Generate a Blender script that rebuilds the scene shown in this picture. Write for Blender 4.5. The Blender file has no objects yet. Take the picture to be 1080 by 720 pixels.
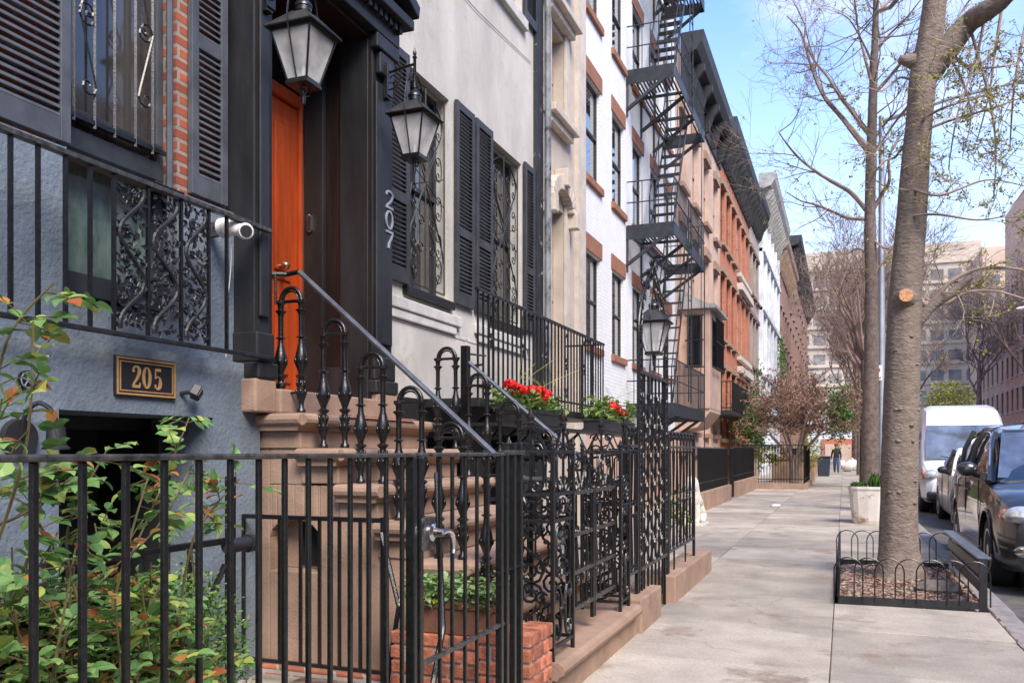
import bpy, bmesh, math, random
from mathutils import Vector, Matrix, Euler
R = math.radians
# ---------------------------------------------------------------- camera
H = 1.32                                   # eye height above the sidewalk
TH = math.atan(350 / 900); CT, ST = math.cos(TH), math.sin(TH)
scn = bpy.context.scene
col = scn.collection
cam_d = bpy.data.cameras.new('camera'); cam = bpy.data.objects.new('camera', cam_d)
col.objects.link(cam); scn.camera = cam
cam.location = (0, 0, H); cam.rotation_euler = (R(90), 0, TH)
cam_d.lens = 30; cam_d.sensor_width = 36; cam_d.shift_y = 116 / 1080
cam_d.clip_start = 0.05; cam_d.clip_end = 2000
# ---------------------------------------------------------------- sky, sun, exposure
SUN_EL, SUN_AZ = R(46), R(136)             # azimuth clockwise from the street direction (+Y)
world = bpy.data.worlds.new('World'); scn.world = world; world.use_nodes = True
wn = world.node_tree; wn.nodes.clear()
def wnode(t, **k):
    n = wn.nodes.new(t)
    for a, b in k.items(): setattr(n, a, b)
    return n
sky = wnode('ShaderNodeTexSky', sky_type='NISHITA', sun_disc=False, sun_elevation=SUN_EL, sun_rotation=SUN_AZ,
            air_density=1.0, dust_density=0.3, ozone_density=3.0, altitude=10)
tc = wnode('ShaderNodeTexCoord'); mp = wnode('ShaderNodeMapping'); mp.inputs['Scale'].default_value = (1, 1, 2.6)
mp.inputs['Location'].default_value = (0.35, 0.2, 0.1)
ns = wnode('ShaderNodeTexNoise'); ns.inputs['Scale'].default_value = 2.3; ns.inputs['Detail'].default_value = 8
ns.inputs['Roughness'].default_value = 0.58
rp = wnode('ShaderNodeValToRGB'); rp.color_ramp.elements[0].position = 0.50; rp.color_ramp.elements[1].position = 0.74
sepw = wnode('ShaderNodeSeparateXYZ')
hz = wnode('ShaderNodeMapRange'); hz.inputs['From Min'].default_value = 0.0; hz.inputs['From Max'].default_value = 0.5
hz.inputs['To Min'].default_value = 0.66; hz.inputs['To Max'].default_value = 0.0
mx = wnode('ShaderNodeMath', operation='MAXIMUM'); mul = wnode('ShaderNodeMath', operation='MULTIPLY'); mul.inputs[1].default_value = 0.75
add_ = wnode('ShaderNodeMath', operation='ADD', use_clamp=True)
mixw = wnode('ShaderNodeMix', data_type='RGBA'); mixw.inputs['B'].default_value = (2.95, 2.9, 2.8, 1)
bg = wnode('ShaderNodeBackground'); bg.inputs['Strength'].default_value = 0.15
wo = wnode('ShaderNodeOutputWorld')
L = wn.links.new
L(tc.outputs['Generated'], mp.inputs['Vector']); L(mp.outputs[0], ns.inputs['Vector']); L(ns.outputs['Fac'], rp.inputs['Fac'])
L(tc.outputs['Generated'], sepw.inputs[0]); L(sepw.outputs['Z'], hz.inputs['Value'])
L(rp.outputs['Color'], mul.inputs[0]); L(mul.outputs[0], add_.inputs[0]); L(hz.outputs[0], add_.inputs[1])
L(add_.outputs[0], mixw.inputs['Factor']); hsv = wnode('ShaderNodeHueSaturation'); hsv.inputs['Saturation'].default_value = 1.18; hsv.inputs['Hue'].default_value = 0.51; L(sky.outputs[0], hsv.inputs['Color']); L(hsv.outputs[0], mixw.inputs['A'])
L(mixw.outputs['Result'], bg.inputs['Color']); L(bg.outputs[0], wo.inputs['Surface'])
sun_d = bpy.data.lights.new('sun', 'SUN'); sun = bpy.data.objects.new('sun', sun_d); col.objects.link(sun)
sun_d.energy = 2.0; sun_d.angle = R(30); sun_d.color = (1.0, 0.89, 0.75)
sdir = Vector((math.sin(SUN_AZ) * math.cos(SUN_EL), math.cos(SUN_AZ) * math.cos(SUN_EL), math.sin(SUN_EL)))
sun.rotation_euler = sdir.to_track_quat('Z', 'Y').to_euler()
vs = scn.view_settings; vs.view_transform = 'Standard'; vs.look = 'None'; vs.gamma = 1; vs.exposure = 1.66
scn.render.engine = 'CYCLES'
# ---------------------------------------------------------------- measuring helpers (1080x720 picture units -> metres)
def FY(px, X):                             # distance along the street of a point on the vertical plane x = X
    d = abs(X) * 900 / (CT * abs(890 - px)); return (d + X * ST) / CT if X < 0 else (d + X * ST) / CT
def FZ(px, py, X):
    d = abs(X) * 900 / (CT * abs(890 - px)); return H + (476 - py) * d / 900
def AX(px, Y):                             # offset from the street axis of a point on the plane y = Y
    t = (px - 890) * CT / 900; return t * CT * Y / (1 + ST * t)
def AZ(px, py, Y):
    X = AX(px, Y); d = -ST * X + CT * Y; return H + (476 - py) * d / 900
def GP(px, py, z=0.0):                     # point on a level surface
    d = 900 * (H - z) / (py - 476); X = d * CT * (px - 890) / 900
    return Vector((X, (d + ST * X) / CT, z))
# ---------------------------------------------------------------- objects
ORG = {}
def tagp(o, label=None, cat=None, group=None, kind=None):
    if label: o['label'] = label
    if cat: o['category'] = cat
    if group: o['group'] = group
    if kind: o['kind'] = kind
    return o
def thing(name, label, cat, loc=(0, 0, 0), rz=0.0, group=None):
    o = bpy.data.objects.new(name, None); col.objects.link(o); o.empty_display_size = 0.1
    o.location = loc; o.rotation_euler = (0, 0, rz); ORG[o.name] = Vector(loc)
    return tagp(o, label, cat, group)
def dup(root, loc=None, label=None, rz=None, scale=None):
    r = root.copy(); col.objects.link(r)
    if loc is not None: r.location = loc
    if rz is not None: r.rotation_euler = (0, 0, rz)
    if scale is not None: r.scale = (scale,) * 3
    if label: r['label'] = label
    for ch in list(root.children):
        c = ch.copy(); col.objects.link(c); c.parent = r
        for g in list(ch.children):
            q = g.copy(); col.objects.link(q); q.parent = c
    return r
class MB:
    def __init__(s): s.v = []; s.f = []
    def quad(s, a, b, c, d):
        n = len(s.v); s.v += [Vector(a), Vector(b), Vector(c), Vector(d)]; s.f.append((n, n+1, n+2, n+3))
    def poly(s, pts):
        n = len(s.v); s.v += [Vector(p) for p in pts]; s.f.append(tuple(range(n, n+len(pts))))
    def box(s, x0, x1, y0, y1, z0, z1, M=None):
        n = len(s.v)
        c = [Vector((x, y, z)) for z in (z0, z1) for x, y in ((x0, y0), (x1, y0), (x1, y1), (x0, y1))]
        if M: c = [M @ p for p in c]
        s.v += c
        s.f += [tuple(n+i for i in q) for q in ((3,2,1,0),(4,5,6,7),(0,1,5,4),(1,2,6,5),(2,3,7,6),(3,0,4,7))]
        return s
    def prism(s, pts, fn, t0, t1):         # pts 2d outline, fn(a,b,t)->xyz
        n = len(s.v); k = len(pts)
        s.v += [Vector(fn(a, b, t0)) for a, b in pts] + [Vector(fn(a, b, t1)) for a, b in pts]
        s.f.append(tuple(range(n, n+k))); s.f.append(tuple(reversed(range(n+k, n+2*k))))
        for i in range(k): j = (i+1) % k; s.f.append((n+i, n+k+i, n+k+j, n+j))
        return s
    def tube(s, pts, r, n=6, closed=False, ph=0.0):
        pts = [Vector(p) for p in pts]; K = len(pts)
        if K < 2: return s
        rr = r if isinstance(r, (list, tuple)) else [r] * K
        base = len(s.v); prev = None
        for i, p in enumerate(pts):
            if closed: t = pts[(i+1) % K] - pts[i-1]
            else: t = pts[min(i+1, K-1)] - pts[max(i-1, 0)]
            if t.length < 1e-9: t = Vector((0, 0, 1))
            t.normalize()
            if prev is None:
                a = Vector((0, 0, 1)) if abs(t.z) < 0.9 else Vector((1, 0, 0))
                u = t.cross(a).normalized()
            else:
                u = prev - t * prev.dot(t)
                if u.length < 1e-6: u = t.cross(Vector((0.3, 0.8, 0.5)))
                u.normalize()
            prev = u; w = t.cross(u)
            for k in range(n):
                an = ph + 2 * math.pi * k / n
                s.v.append(p + (u * math.cos(an) + w * math.sin(an)) * rr[i])
        M = K if closed else K - 1
        for i in range(M):
            j = (i + 1) % K
            for k in range(n):
                l = (k + 1) % n
                s.f.append((base+i*n+k, base+i*n+l, base+j*n+l, base+j*n+k))
        if not closed:
            s.f.append(tuple(base+k for k in reversed(range(n)))); s.f.append(tuple(base+(K-1)*n+k for k in range(n)))
        return s
    def lathe(s, prof, c, n=12, sx=1, sy=1):     # prof: (radius, z)
        base = len(s.v)
        for r_, z in prof:
            for k in range(n):
                a = 2 * math.pi * k / n
                s.v.append(Vector((c[0] + r_ * math.cos(a) * sx, c[1] + r_ * math.sin(a) * sy, c[2] + z)))
        for i in range(len(prof) - 1):
            for k in range(n):
                l = (k + 1) % n
                s.f.append((base+i*n+k, base+i*n+l, base+(i+1)*n+l, base+(i+1)*n+k))
        s.f.append(tuple(base+k for k in reversed(range(n)))); s.f.append(tuple(base+(len(prof)-1)*n+k for k in range(n)))
        return s
    def blob(s, c, r, n=8, m=6, jit=0.0, rng=random):
        prof = []
        base = len(s.v)
        for i in range(m + 1):
            th = math.pi * (0.04 + 0.92 * i / m)
            for k in range(n):
                a = 2 * math.pi * k / n; q = 1 + rng.uniform(-jit, jit)
                s.v.append(Vector((c[0] + r[0]*math.sin(th)*math.cos(a)*q, c[1] + r[1]*math.sin(th)*math.sin(a)*q, c[2] - r[2]*math.cos(th)*q)))
        for i in range(m):
            for k in range(n):
                l = (k + 1) % n
                s.f.append((base+i*n+k, base+i*n+l, base+(i+1)*n+l, base+(i+1)*n+k))
        s.f.append(tuple(base+k for k in reversed(range(n)))); s.f.append(tuple(base+m*n+k for k in range(n)))
        return s
    def build(s, name, mat, parent=None, smooth=False, bevel=0.0, local=False, origin=None, seg=2, angle=35):
        me = bpy.data.meshes.new(name)
        if parent is not None and not local: off = ORG.get(parent.name, Vector())
        elif origin is not None: off = Vector(origin)
        elif parent is None and not local:
            xs = [p.x for p in s.v]; ys = [p.y for p in s.v]; zs = [p.z for p in s.v]
            off = Vector(((min(xs)+max(xs))/2, (min(ys)+max(ys))/2, min(zs)))
        else: off = Vector()
        me.from_pydata([tuple(p - off) for p in s.v], [], s.f); me.update()
        if smooth:
            me.polygons.foreach_set('use_smooth', [True] * len(me.polygons))
            me.set_sharp_from_angle(angle=R(angle)) if hasattr(me, 'set_sharp_from_angle') else None
        o = bpy.data.objects.new(name, me); col.objects.link(o)
        if mat: me.materials.append(mat)
        if parent is not None: o.parent = parent; ORG[o.name] = ORG.get(parent.name, Vector())
        else: o.location = off; ORG[o.name] = off
        if bevel:
            b = o.modifiers.new('bevel', 'BEVEL'); b.width = bevel; b.segments = seg; b.limit_method = 'ANGLE'; b.angle_limit = R(40)
        return o
def box_part(name, mat, parent, *dims, bevel=0.0): return MB().box(*dims).build(name, mat, parent, bevel=bevel)
# ---------------------------------------------------------------- materials
def srgb(r, g, b):
    f = lambda c: (c/255/12.92) if c/255 <= 0.04045 else ((c/255+0.055)/1.055)**2.4
    return (f(r), f(g), f(b), 1)
def mat(name, c, rough=0.7, metal=0.0, var=0.15, scale=6.0, bump=0.0, bscale=60.0, spec=0.5, c2=None, isl=0.0, coat=0.0, dirt=None, stretch=(1,1,1), trans=0.0):
    m = bpy.data.materials.new(name); m.use_nodes = True; nt = m.node_tree; N = nt.nodes; l = nt.links.new
    p = N['Principled BSDF']; p.inputs['Roughness'].default_value = rough; p.inputs['Metallic'].default_value = metal
    p.inputs['Specular IOR Level'].default_value = spec; p.inputs['Coat Weight'].default_value = coat
    c = tuple(c) if len(c) == 4 else tuple(c) + (1,)
    g = N.new('ShaderNodeNewGeometry'); mpn = N.new('ShaderNodeMapping'); mpn.inputs['Scale'].default_value = stretch
    l(g.outputs['Position'], mpn.inputs['Vector'])
    n = N.new('ShaderNodeTexNoise'); n.inputs['Scale'].default_value = scale; n.inputs['Detail'].default_value = 6; n.inputs['Roughness'].default_value = 0.62
    l(mpn.outputs[0], n.inputs['Vector'])
    r = N.new('ShaderNodeValToRGB'); e = r.color_ramp.elements
    d = c2 if c2 else tuple(x * (1 - var * 1.6) for x in c[:3]) + (1,)
    b = c if c2 else tuple(min(1, x * (1 + var * 1.2)) for x in c[:3]) + (1,)
    e[0].position = 0.33; e[1].position = 0.68; e[0].color = d; e[1].color = b
    l(n.outputs['Fac'], r.inputs['Fac']); out = r.outputs['Color']
    if isl:
        hs = N.new('ShaderNodeHueSaturation'); mr = N.new('ShaderNodeMapRange'); mr.inputs['To Min'].default_value = 1 - isl; mr.inputs['To Max'].default_value = 1 + isl
        l(g.outputs['Random Per Island'], mr.inputs['Value']); l(mr.outputs[0], hs.inputs['Value']); l(out, hs.inputs['Color']); out = hs.outputs[0]
    if dirt:
        n2 = N.new('ShaderNodeTexNoise'); n2.inputs['Scale'].default_value = dirt[1]; n2.inputs['Detail'].default_value = 8; n2.inputs['Roughness'].default_value = 0.7
        l(g.outputs['Position'], n2.inputs['Vector'])
        r2 = N.new('ShaderNodeValToRGB'); r2.color_ramp.elements[0].position = dirt[2]; r2.color_ramp.elements[1].position = dirt[2] + 0.1
        l(n2.outputs['Fac'], r2.inputs['Fac']); mxn = N.new('ShaderNodeMix'); mxn.data_type = 'RGBA'
        l(r2.outputs['Color'], mxn.inputs['Factor']); l(out, mxn.inputs['A']); mxn.inputs['B'].default_value = dirt[0]; out = mxn.outputs['Result']
    l(out, p.inputs['Base Color'])
    if bump:
        nb = N.new('ShaderNodeTexNoise'); nb.inputs['Scale'].default_value = bscale; nb.inputs['Detail'].default_value = 5
        l(mpn.outputs[0], nb.inputs['Vector']); bn = N.new('ShaderNodeBump'); bn.inputs['Strength'].default_value = bump; bn.inputs['Distance'].default_value = 0.01
        l(nb.outputs['Fac'], bn.inputs['Height']); l(bn.outputs[0], p.inputs['Normal'])
    if trans:
        p.inputs['Transmission Weight'].default_value = trans
    return m
def leafmat(name, cols, rough=0.55):
    m = bpy.data.materials.new(name); m.use_nodes = True; N = m.node_tree.nodes; l = m.node_tree.links.new
    p = N['Principled BSDF']; p.inputs['Roughness'].default_value = rough
    g = N.new('ShaderNodeNewGeometry'); r = N.new('ShaderNodeValToRGB'); cr = r.color_ramp
    while len(cr.elements) < len(cols): cr.elements.new(0.5)
    for i, (pos, c) in enumerate(cols): cr.elements[i].position = pos; cr.elements[i].color = tuple(c) + (1,)
    l(g.outputs['Random Per Island'], r.inputs['Fac'])
    l(r.outputs[0], p.inputs['Base Color'])
    tr = N.new('ShaderNodeBsdfTranslucent'); l(r.outputs[0], tr.inputs['Color']); ms = N.new('ShaderNodeMixShader'); ms.inputs[0].default_value = 0.3
    l(p.outputs[0], ms.inputs[1]); l(tr.outputs[0], ms.inputs[2]); l(ms.outputs[0], N['Material Output'].inputs['Surface'])
    return m
def brickmat(name, c1, c2, mortar, bw=0.21, bh=0.068, msz=0.009, rough=0.85, bump=0.6, var=0.35):
    m = bpy.data.materials.new(name); m.use_nodes = True; N = m.node_tree.nodes; l = m.node_tree.links.new
    p = N['Principled BSDF']; p.inputs['Roughness'].default_value = rough
    g = N.new('ShaderNodeNewGeometry'); s = N.new('ShaderNodeSeparateXYZ'); l(g.outputs['Position'], s.inputs[0])
    a = N.new('ShaderNodeMath'); a.operation = 'ADD'; l(s.outputs['X'], a.inputs[0]); l(s.outputs['Y'], a.inputs[1])
    cb = N.new('ShaderNodeCombineXYZ'); l(a.outputs[0], cb.inputs[0]); l(s.outputs['Z'], cb.inputs[1])
    bt = N.new('ShaderNodeTexBrick'); l(cb.outputs[0], bt.inputs['Vector'])
    bt.inputs['Color1'].default_value = tuple(c1)+(1,); bt.inputs['Color2'].default_value = tuple(c2)+(1,); bt.inputs['Mortar'].default_value = tuple(mortar)+(1,)
    bt.inputs['Scale'].default_value = 1.0; bt.inputs['Mortar Size'].default_value = msz; bt.inputs['Mortar Smooth'].default_value = 0.3
    bt.inputs['Brick Width'].default_value = bw; bt.inputs['Row Height'].default_value = bh; bt.inputs['Bias'].default_value = 0.0
    n = N.new('ShaderNodeTexNoise'); n.inputs['Scale'].default_value = 3.0; n.inputs['Detail'].default_value = 8; n.inputs['Roughness'].default_value = 0.7
    l(g.outputs['Position'], n.inputs['Vector'])
    hs = N.new('ShaderNodeHueSaturation'); mr = N.new('ShaderNodeMapRange'); mr.inputs['From Min'].default_value = 0.3; mr.inputs['From Max'].default_value = 0.7
    mr.inputs['To Min'].default_value = 1 - var; mr.inputs['To Max'].default_value = 1 + var
    l(n.outputs['Fac'], mr.inputs['Value']); l(mr.outputs[0], hs.inputs['Value']); l(bt.outputs['Color'], hs.inputs['Color']); l(hs.outputs[0], p.inputs['Base Color'])
    bn = N.new('ShaderNodeBump'); bn.inputs['Strength'].default_value = bump; bn.inputs['Distance'].default_value = 0.006; bn.invert = True
    ad = N.new('ShaderNodeMath'); ad.operation = 'MULTIPLY_ADD'; ad.inputs[1].default_value = 0.25
    n3 = N.new('ShaderNodeTexNoise'); n3.inputs['Scale'].default_value = 60; l(g.outputs['Position'], n3.inputs['Vector'])
    l(n3.outputs['Fac'], ad.inputs[0]); l(bt.outputs['Fac'], ad.inputs[2]); l(ad.outputs[0], bn.inputs['Height']); l(bn.outputs[0], p.inputs['Normal'])
    return m
M = {}
M['iron'] = mat('black_painted_iron', (0.0075, 0.0077, 0.0082), 0.30, 0, 0.4, 40, 0.2, 130, spec=0.6, dirt=((0.035, 0.03, 0.027, 1), 22, 0.66))
M['iron_matte'] = mat('weathered_iron', (0.014, 0.0145, 0.016), 0.45, 0, 0.4, 14, 0.2, 90, dirt=((0.10, 0.075, 0.06, 1), 15, 0.66))
M['iron_worn'] = mat('worn_rail_iron', (0.06, 0.057, 0.054), 0.42, 0.2, 0.5, 25, 0.2, 90)
M['steel_rail'] = mat('grey_handrail_steel', (0.14, 0.145, 0.155), 0.35, 0.5, 0.2, 12)
M['fe'] = mat('fire_escape_paint', (0.022, 0.026, 0.033), 0.5, 0, 0.3, 8, 0.1, 60)
M['shut'] = mat('charcoal_shutter_paint', (0.038, 0.038, 0.039), 0.5, 0, 0.3, 5, 0.12, 90)
M['shut_blue'] = mat('slate_blue_trim_paint', (0.075, 0.083, 0.098), 0.55, 0, 0.2, 6, 0.12, 90)
M['blackwood'] = mat('black_surround_paint', (0.0175, 0.018, 0.019), 0.48, 0, 0.35, 4, 0.18, 50, stretch=(1, 1, 0.3))
M['darkwood'] = mat('dark_wood_panel', (0.012, 0.0055, 0.0035), 0.5, 0, 0.5, 9, 0.1, 40, stretch=(3, 3, 0.25))
M['orange'] = mat('orange_door_wood', (0.44, 0.062, 0.010), 0.4, 0, 0.16, 6, 0.06, 40, stretch=(3, 3, 0.35), coat=0.15, dirt=((0.26, 0.04, 0.012, 1), 6, 0.62))
M['bluestucco'] = mat('blue_grey_stucco', (0.152, 0.188, 0.225), 0.88, 0, 0.18, 2.2, 0.7, 45, dirt=((0.12, 0.138, 0.165, 1), 2.2, 0.60))
M['cream'] = mat('cream_stucco', (0.53, 0.505, 0.46), 0.9, 0, 0.12, 1.8, 0.35, 70, dirt=((0.42, 0.39, 0.345, 1), 1.6, 0.57), stretch=(1, 1, .45))
M['stone'] = mat('pale_stone_trim', (0.56, 0.545, 0.51), 0.85, 0, 0.12, 5, 0.3, 60)
M['beige'] = mat('beige_stucco', (0.53, 0.45, 0.37), 0.9, 0, 0.10, 2, 0.4, 70)
M['beigetrim'] = mat('beige_trim', (0.56, 0.49, 0.41), 0.85, 0, 0.10, 5, 0.2, 60)
M['whitebrick'] = brickmat('white_painted_brick', (0.79, 0.785, 0.77), (0.75, 0.745, 0.735), (0.66, 0.67, 0.69), var=0.06, bump=0.5)
M['pink'] = mat('pink_brownstone_paint', (0.56, 0.38, 0.285), 0.9, 0, 0.10, 1.5, 0.3, 60)
M['orangebrick'] = brickmat('orange_brick', (0.52, 0.165, 0.072), (0.42, 0.12, 0.05), (0.40, 0.22, 0.15), var=0.18)
M['orangebrick2'] = brickmat('deep_orange_brick', (0.50, 0.15, 0.066), (0.40, 0.11, 0.05), (0.38, 0.22, 0.15), var=0.2)
M['redbrick'] = brickmat('old_red_brick', (0.42, 0.115, 0.055), (0.27, 0.07, 0.04), (0.30, 0.25, 0.21), bw=0.2, bh=0.065, msz=0.012, var=0.3)
M['brickunit'] = mat('orange_clay_brick', (0.40, 0.135, 0.075), 0.9, 0, 0.3, 20, 0.6, 90, isl=0.35, dirt=((0.16, 0.085, 0.06, 1), 9, 0.58))
M['mortar'] = mat('grey_mortar', (0.36, 0.33, 0.30), 0.95, 0, 0.15, 20, 0.4, 90)
M['pierbrick'] = brickmat('orange_pier_brick', (0.52, 0.17, 0.09), (0.34, 0.10, 0.06), (0.42, 0.37, 0.33), bw=0.2, bh=0.073, msz=0.014, var=0.3, bump=1.0)
M['farbrick'] = brickmat('far_brown_brick', (0.30, 0.16, 0.11), (0.24, 0.12, 0.085), (0.3, 0.22, 0.18), var=0.2)
M['taupe'] = mat('taupe_stucco', (0.34, 0.27, 0.22), 0.9, 0, 0.15, 1.5, 0.2, 40)
M['paleornate'] = mat('pale_grey_facade', (0.62, 0.64, 0.66), 0.85, 0, 0.14, 1.8, 0.2, 30)
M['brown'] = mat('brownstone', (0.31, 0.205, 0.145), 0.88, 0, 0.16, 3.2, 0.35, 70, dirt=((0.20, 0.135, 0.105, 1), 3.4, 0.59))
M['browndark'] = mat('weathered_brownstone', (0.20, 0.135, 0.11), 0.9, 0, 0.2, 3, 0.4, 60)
M['brownlintel'] = mat('red_brown_lintel_stone', (0.30, 0.13, 0.075), 0.85, 0, 0.15, 6, 0.2, 60)
M['wframe'] = mat('dark_window_frame', (0.03, 0.033, 0.038), 0.45, 0, 0.2, 8)
M['wframe_light'] = mat('tan_window_frame', (0.40, 0.32, 0.26), 0.6, 0, 0.1, 8)
M['cornice_dark'] = mat('charcoal_cornice', (0.020, 0.021, 0.024), 0.6, 0, 0.35, 3, 0.2, 30)
M['cornice_grey'] = mat('grey_cornice', (0.33, 0.32, 0.30), 0.8, 0, 0.2, 3, 0.2, 30)
M['bark'] = mat('grey_brown_bark', (0.245, 0.20, 0.165), 0.97, 0, 0.1, 15, 1.0, 30, c2=(0.15, 0.115, 0.09, 1), stretch=(.8, .8, 1.4))
[setattr(n.inputs['Distance'], 'default_value', .017) for n in M['bark'].node_tree.nodes if n.type == 'BUMP']
M['bark2'] = mat('dark_bark', (0.19, 0.145, 0.12), 0.95, 0, 0.1, 12, 1.0, 30, c2=(0.08, 0.06, 0.05, 1))
M['twig'] = mat('bare_twig_bark', (0.23, 0.155, 0.125), 0.9, 0, 0.25, 4, 0.0)
M['twigpale'] = mat('pale_twig_bark', (0.33, 0.25, 0.205), 0.9, 0, 0.25, 4, 0.0)
M['cutwood'] = mat('fresh_cut_wood', (0.55, 0.27, 0.13), 0.8, 0, 0.3, 60)
M['bud'] = leafmat('spring_bud_green', [(0.0, (0.18, 0.26, 0.02)), (0.5, (0.34, 0.40, 0.04)), (0.8, (0.42, 0.36, 0.07)), (1.0, (0.26, 0.15, 0.05))])
M['rose'] = leafmat('rose_leaf', [(0.0, (0.06, 0.15, 0.035)), (0.30, (0.13, 0.27, 0.07)), (0.66, (0.22, 0.38, 0.12)), (0.86, (0.38, 0.44, 0.09)), (0.93, (0.42, 0.14, 0.04)), (1.0, (0.32, 0.08, 0.04))])
M['box'] = leafmat('boxwood_leaf', [(0.0, (0.05, 0.13, 0.02)), (0.6, (0.13, 0.27, 0.045)), (0.9, (0.27, 0.36, 0.08)), (1.0, (0.40, 0.42, 0.22))])
M['pale_leaf'] = leafmat('pale_green_leaf', [(0.0, (0.10, 0.22, 0.06)), (0.5, (0.26, 0.42, 0.14)), (0.85, (0.44, 0.55, 0.28)), (1.0, (0.42, 0.50, 0.02))])
M['geran'] = leafmat('geranium_leaf', [(0.0, (0.07, 0.15, 0.03)), (0.6, (0.18, 0.28, 0.06)), (1.0, (0.34, 0.38, 0.12))])
M['ivy'] = leafmat('ivy_leaf', [(0.0, (0.03, 0.09, 0.015)), (0.6, (0.08, 0.17, 0.03)), (1.0, (0.16, 0.24, 0.05))])
M['rusty'] = leafmat('russet_leaf', [(0.0, (0.20, 0.11, 0.075)), (0.5, (0.32, 0.19, 0.14)), (1.0, (0.42, 0.29, 0.22))])
M['yellowgreen'] = leafmat('yellow_green_leaf', [(0.0, (0.22, 0.25, 0.03)), (1.0, (0.45, 0.42, 0.05))])
M['petal'] = leafmat('red_petal', [(0.0, (0.55, 0.004, 0.004)), (1.0, (0.85, 0.02, 0.012))])
M['litter'] = leafmat('dry_leaf_litter', [(0.0, (0.15, 0.085, 0.055)), (0.3, (0.33, 0.22, 0.16)), (0.75, (0.55, 0.44, 0.36)), (1.0, (0.40, 0.15, 0.08))])
M['soil'] = mat('dry_soil', (0.20, 0.15, 0.115), 1.0, 0, 0.4, 14, 1.0, 60)
M['rock'] = mat('grey_rock', (0.17, 0.145, 0.12), 0.95, 0, 0.3, 12, 0.6, 60)
M['asphalt'] = mat('asphalt', (0.115, 0.108, 0.10), 0.9, 0, 0.25, 3, 0.5, 160, dirt=((0.13, 0.12, 0.115, 1), 2.0, 0.58))
M['kerb'] = mat('kerb_stone', (0.27, 0.25, 0.235), 0.85, 0, 0.2, 6, 0.4, 60)
M['terracotta_box'] = mat('brown_planter', (0.17, 0.075, 0.045), 0.7, 0, 0.2, 8, 0.2, 50)
M['whitepot'] = mat('stained_white_concrete', (0.60, 0.56, 0.51), 0.85, 0, 0.1, 3, 0.3, 40, dirt=((0.28, 0.16, 0.10, 1), 4.5, 0.56))
M['plaster'] = mat('white_statue_stone', (0.62, 0.57, 0.50), 0.85, 0, 0.2, 20, 0.4, 50)
M['galv'] = mat('galvanised_pole', (0.42, 0.46, 0.51), 0.45, 0.5, 0.1, 3)
M['brass'] = mat('aged_brass', (0.55, 0.40, 0.22), 0.3, 0.9, 0.2, 30)
M['goldpaint'] = mat('gold_paint', (0.50, 0.30, 0.13), 0.45, 0.3, 0.1, 30)
M['blackpaint'] = mat('plaque_black', (0.012, 0.012, 0.013), 0.5, 0, 0.1, 30)
M['chrome'] = mat('chrome', (0.72, 0.72, 0.72), 0.15, 1.0, 0.05, 5)
M['whiteplastic'] = mat('white_plastic', (0.74, 0.72, 0.68), 0.4, 0, 0.06, 5)
M['blackplastic'] = mat('black_plastic', (0.02, 0.02, 0.022), 0.5, 0, 0.1, 9)
M['rubber'] = mat('tyre_rubber', (0.022, 0.022, 0.023), 0.8, 0, 0.2, 30, 0.3, 80)
M['alloy'] = mat('alloy_wheel', (0.62, 0.60, 0.57), 0.4, 0.3, 0.1, 6)
M['suvpaint'] = mat('dark_grey_car_paint', (0.030, 0.032, 0.035), 0.3, 0.3, 0.05, 3, coat=1.0)
M['vanwhite'] = mat('white_van_paint', (0.74, 0.77, 0.82), 0.3, 0, 0.04, 1, coat=0.5)
M['carsilver'] = mat('pale_silver_car_paint', (0.80, 0.80, 0.79), 0.28, 0.0, 0.04, 1, coat=0.8)
M['carglass'] = mat('car_glass', (0.012, 0.015, 0.018), 0.03, 0, 0.05, 1, spec=1.0, coat=1.0)
M['windscreen'] = mat('windscreen_painted_sky_sheen', (0.40, 0.43, 0.46), 0.06, 0.75, 0.25, 2.5, spec=1.0, c2=(0.16, 0.17, 0.18, 1))  # pale sky reflection partly painted: light mottled base colour, raised metallic
M['amber'] = mat('amber_lens', (0.6, 0.16, 0.03), 0.2, 0, 0.05, 20, coat=1.0)
M['lens'] = mat('headlamp_lens', (0.55, 0.56, 0.57), 0.08, 0.3, 0.25, 22, coat=1.0)
M['glass'] = mat('window_glass', (0.022, 0.027, 0.033), 0.04, 0, 0.3, 1.3, spec=1.0, coat=1.0)
M['glass_teal'] = mat('glass_painted_teal_reflection', (0.14, 0.20, 0.175), 0.12, 0, 0.3, 9, spec=0.8, coat=0.6, c2=(0.045, 0.075, 0.068, 1), stretch=(1, 1, 0.5))  # mottled green reflection is painted into the pane colour
M['glass_pale'] = mat('pale_curtained_glass', (0.085, 0.08, 0.074), 0.08, 0, 0.3, 1.0, spec=0.6, coat=0.5, c2=(0.022, 0.021, 0.02, 1), stretch=(3, 3, 0.35))
M['painted_dark'] = mat('painted_hole_shade', (0.006, 0.006, 0.007), 0.9, 0, 0.2, 4)  # near-black colour standing in for shade
M['skin'] = mat('skin', (0.35, 0.20, 0.14), 0.6)
M['jacket'] = mat('black_jacket', (0.015, 0.016, 0.02), 0.85)
M['jeans'] = mat('blue_jeans', (0.06, 0.10, 0.20), 0.9)
M['signwhite'] = mat('sign_white', (0.72, 0.72, 0.70), 0.5, 0, 0.03)
M['signred'] = mat('sign_red', (0.5, 0.04, 0.03), 0.5, 0, 0.03)
M['bluetarp'] = mat('dark_blue_plastic', (0.018, 0.028, 0.045), 0.6)
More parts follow.
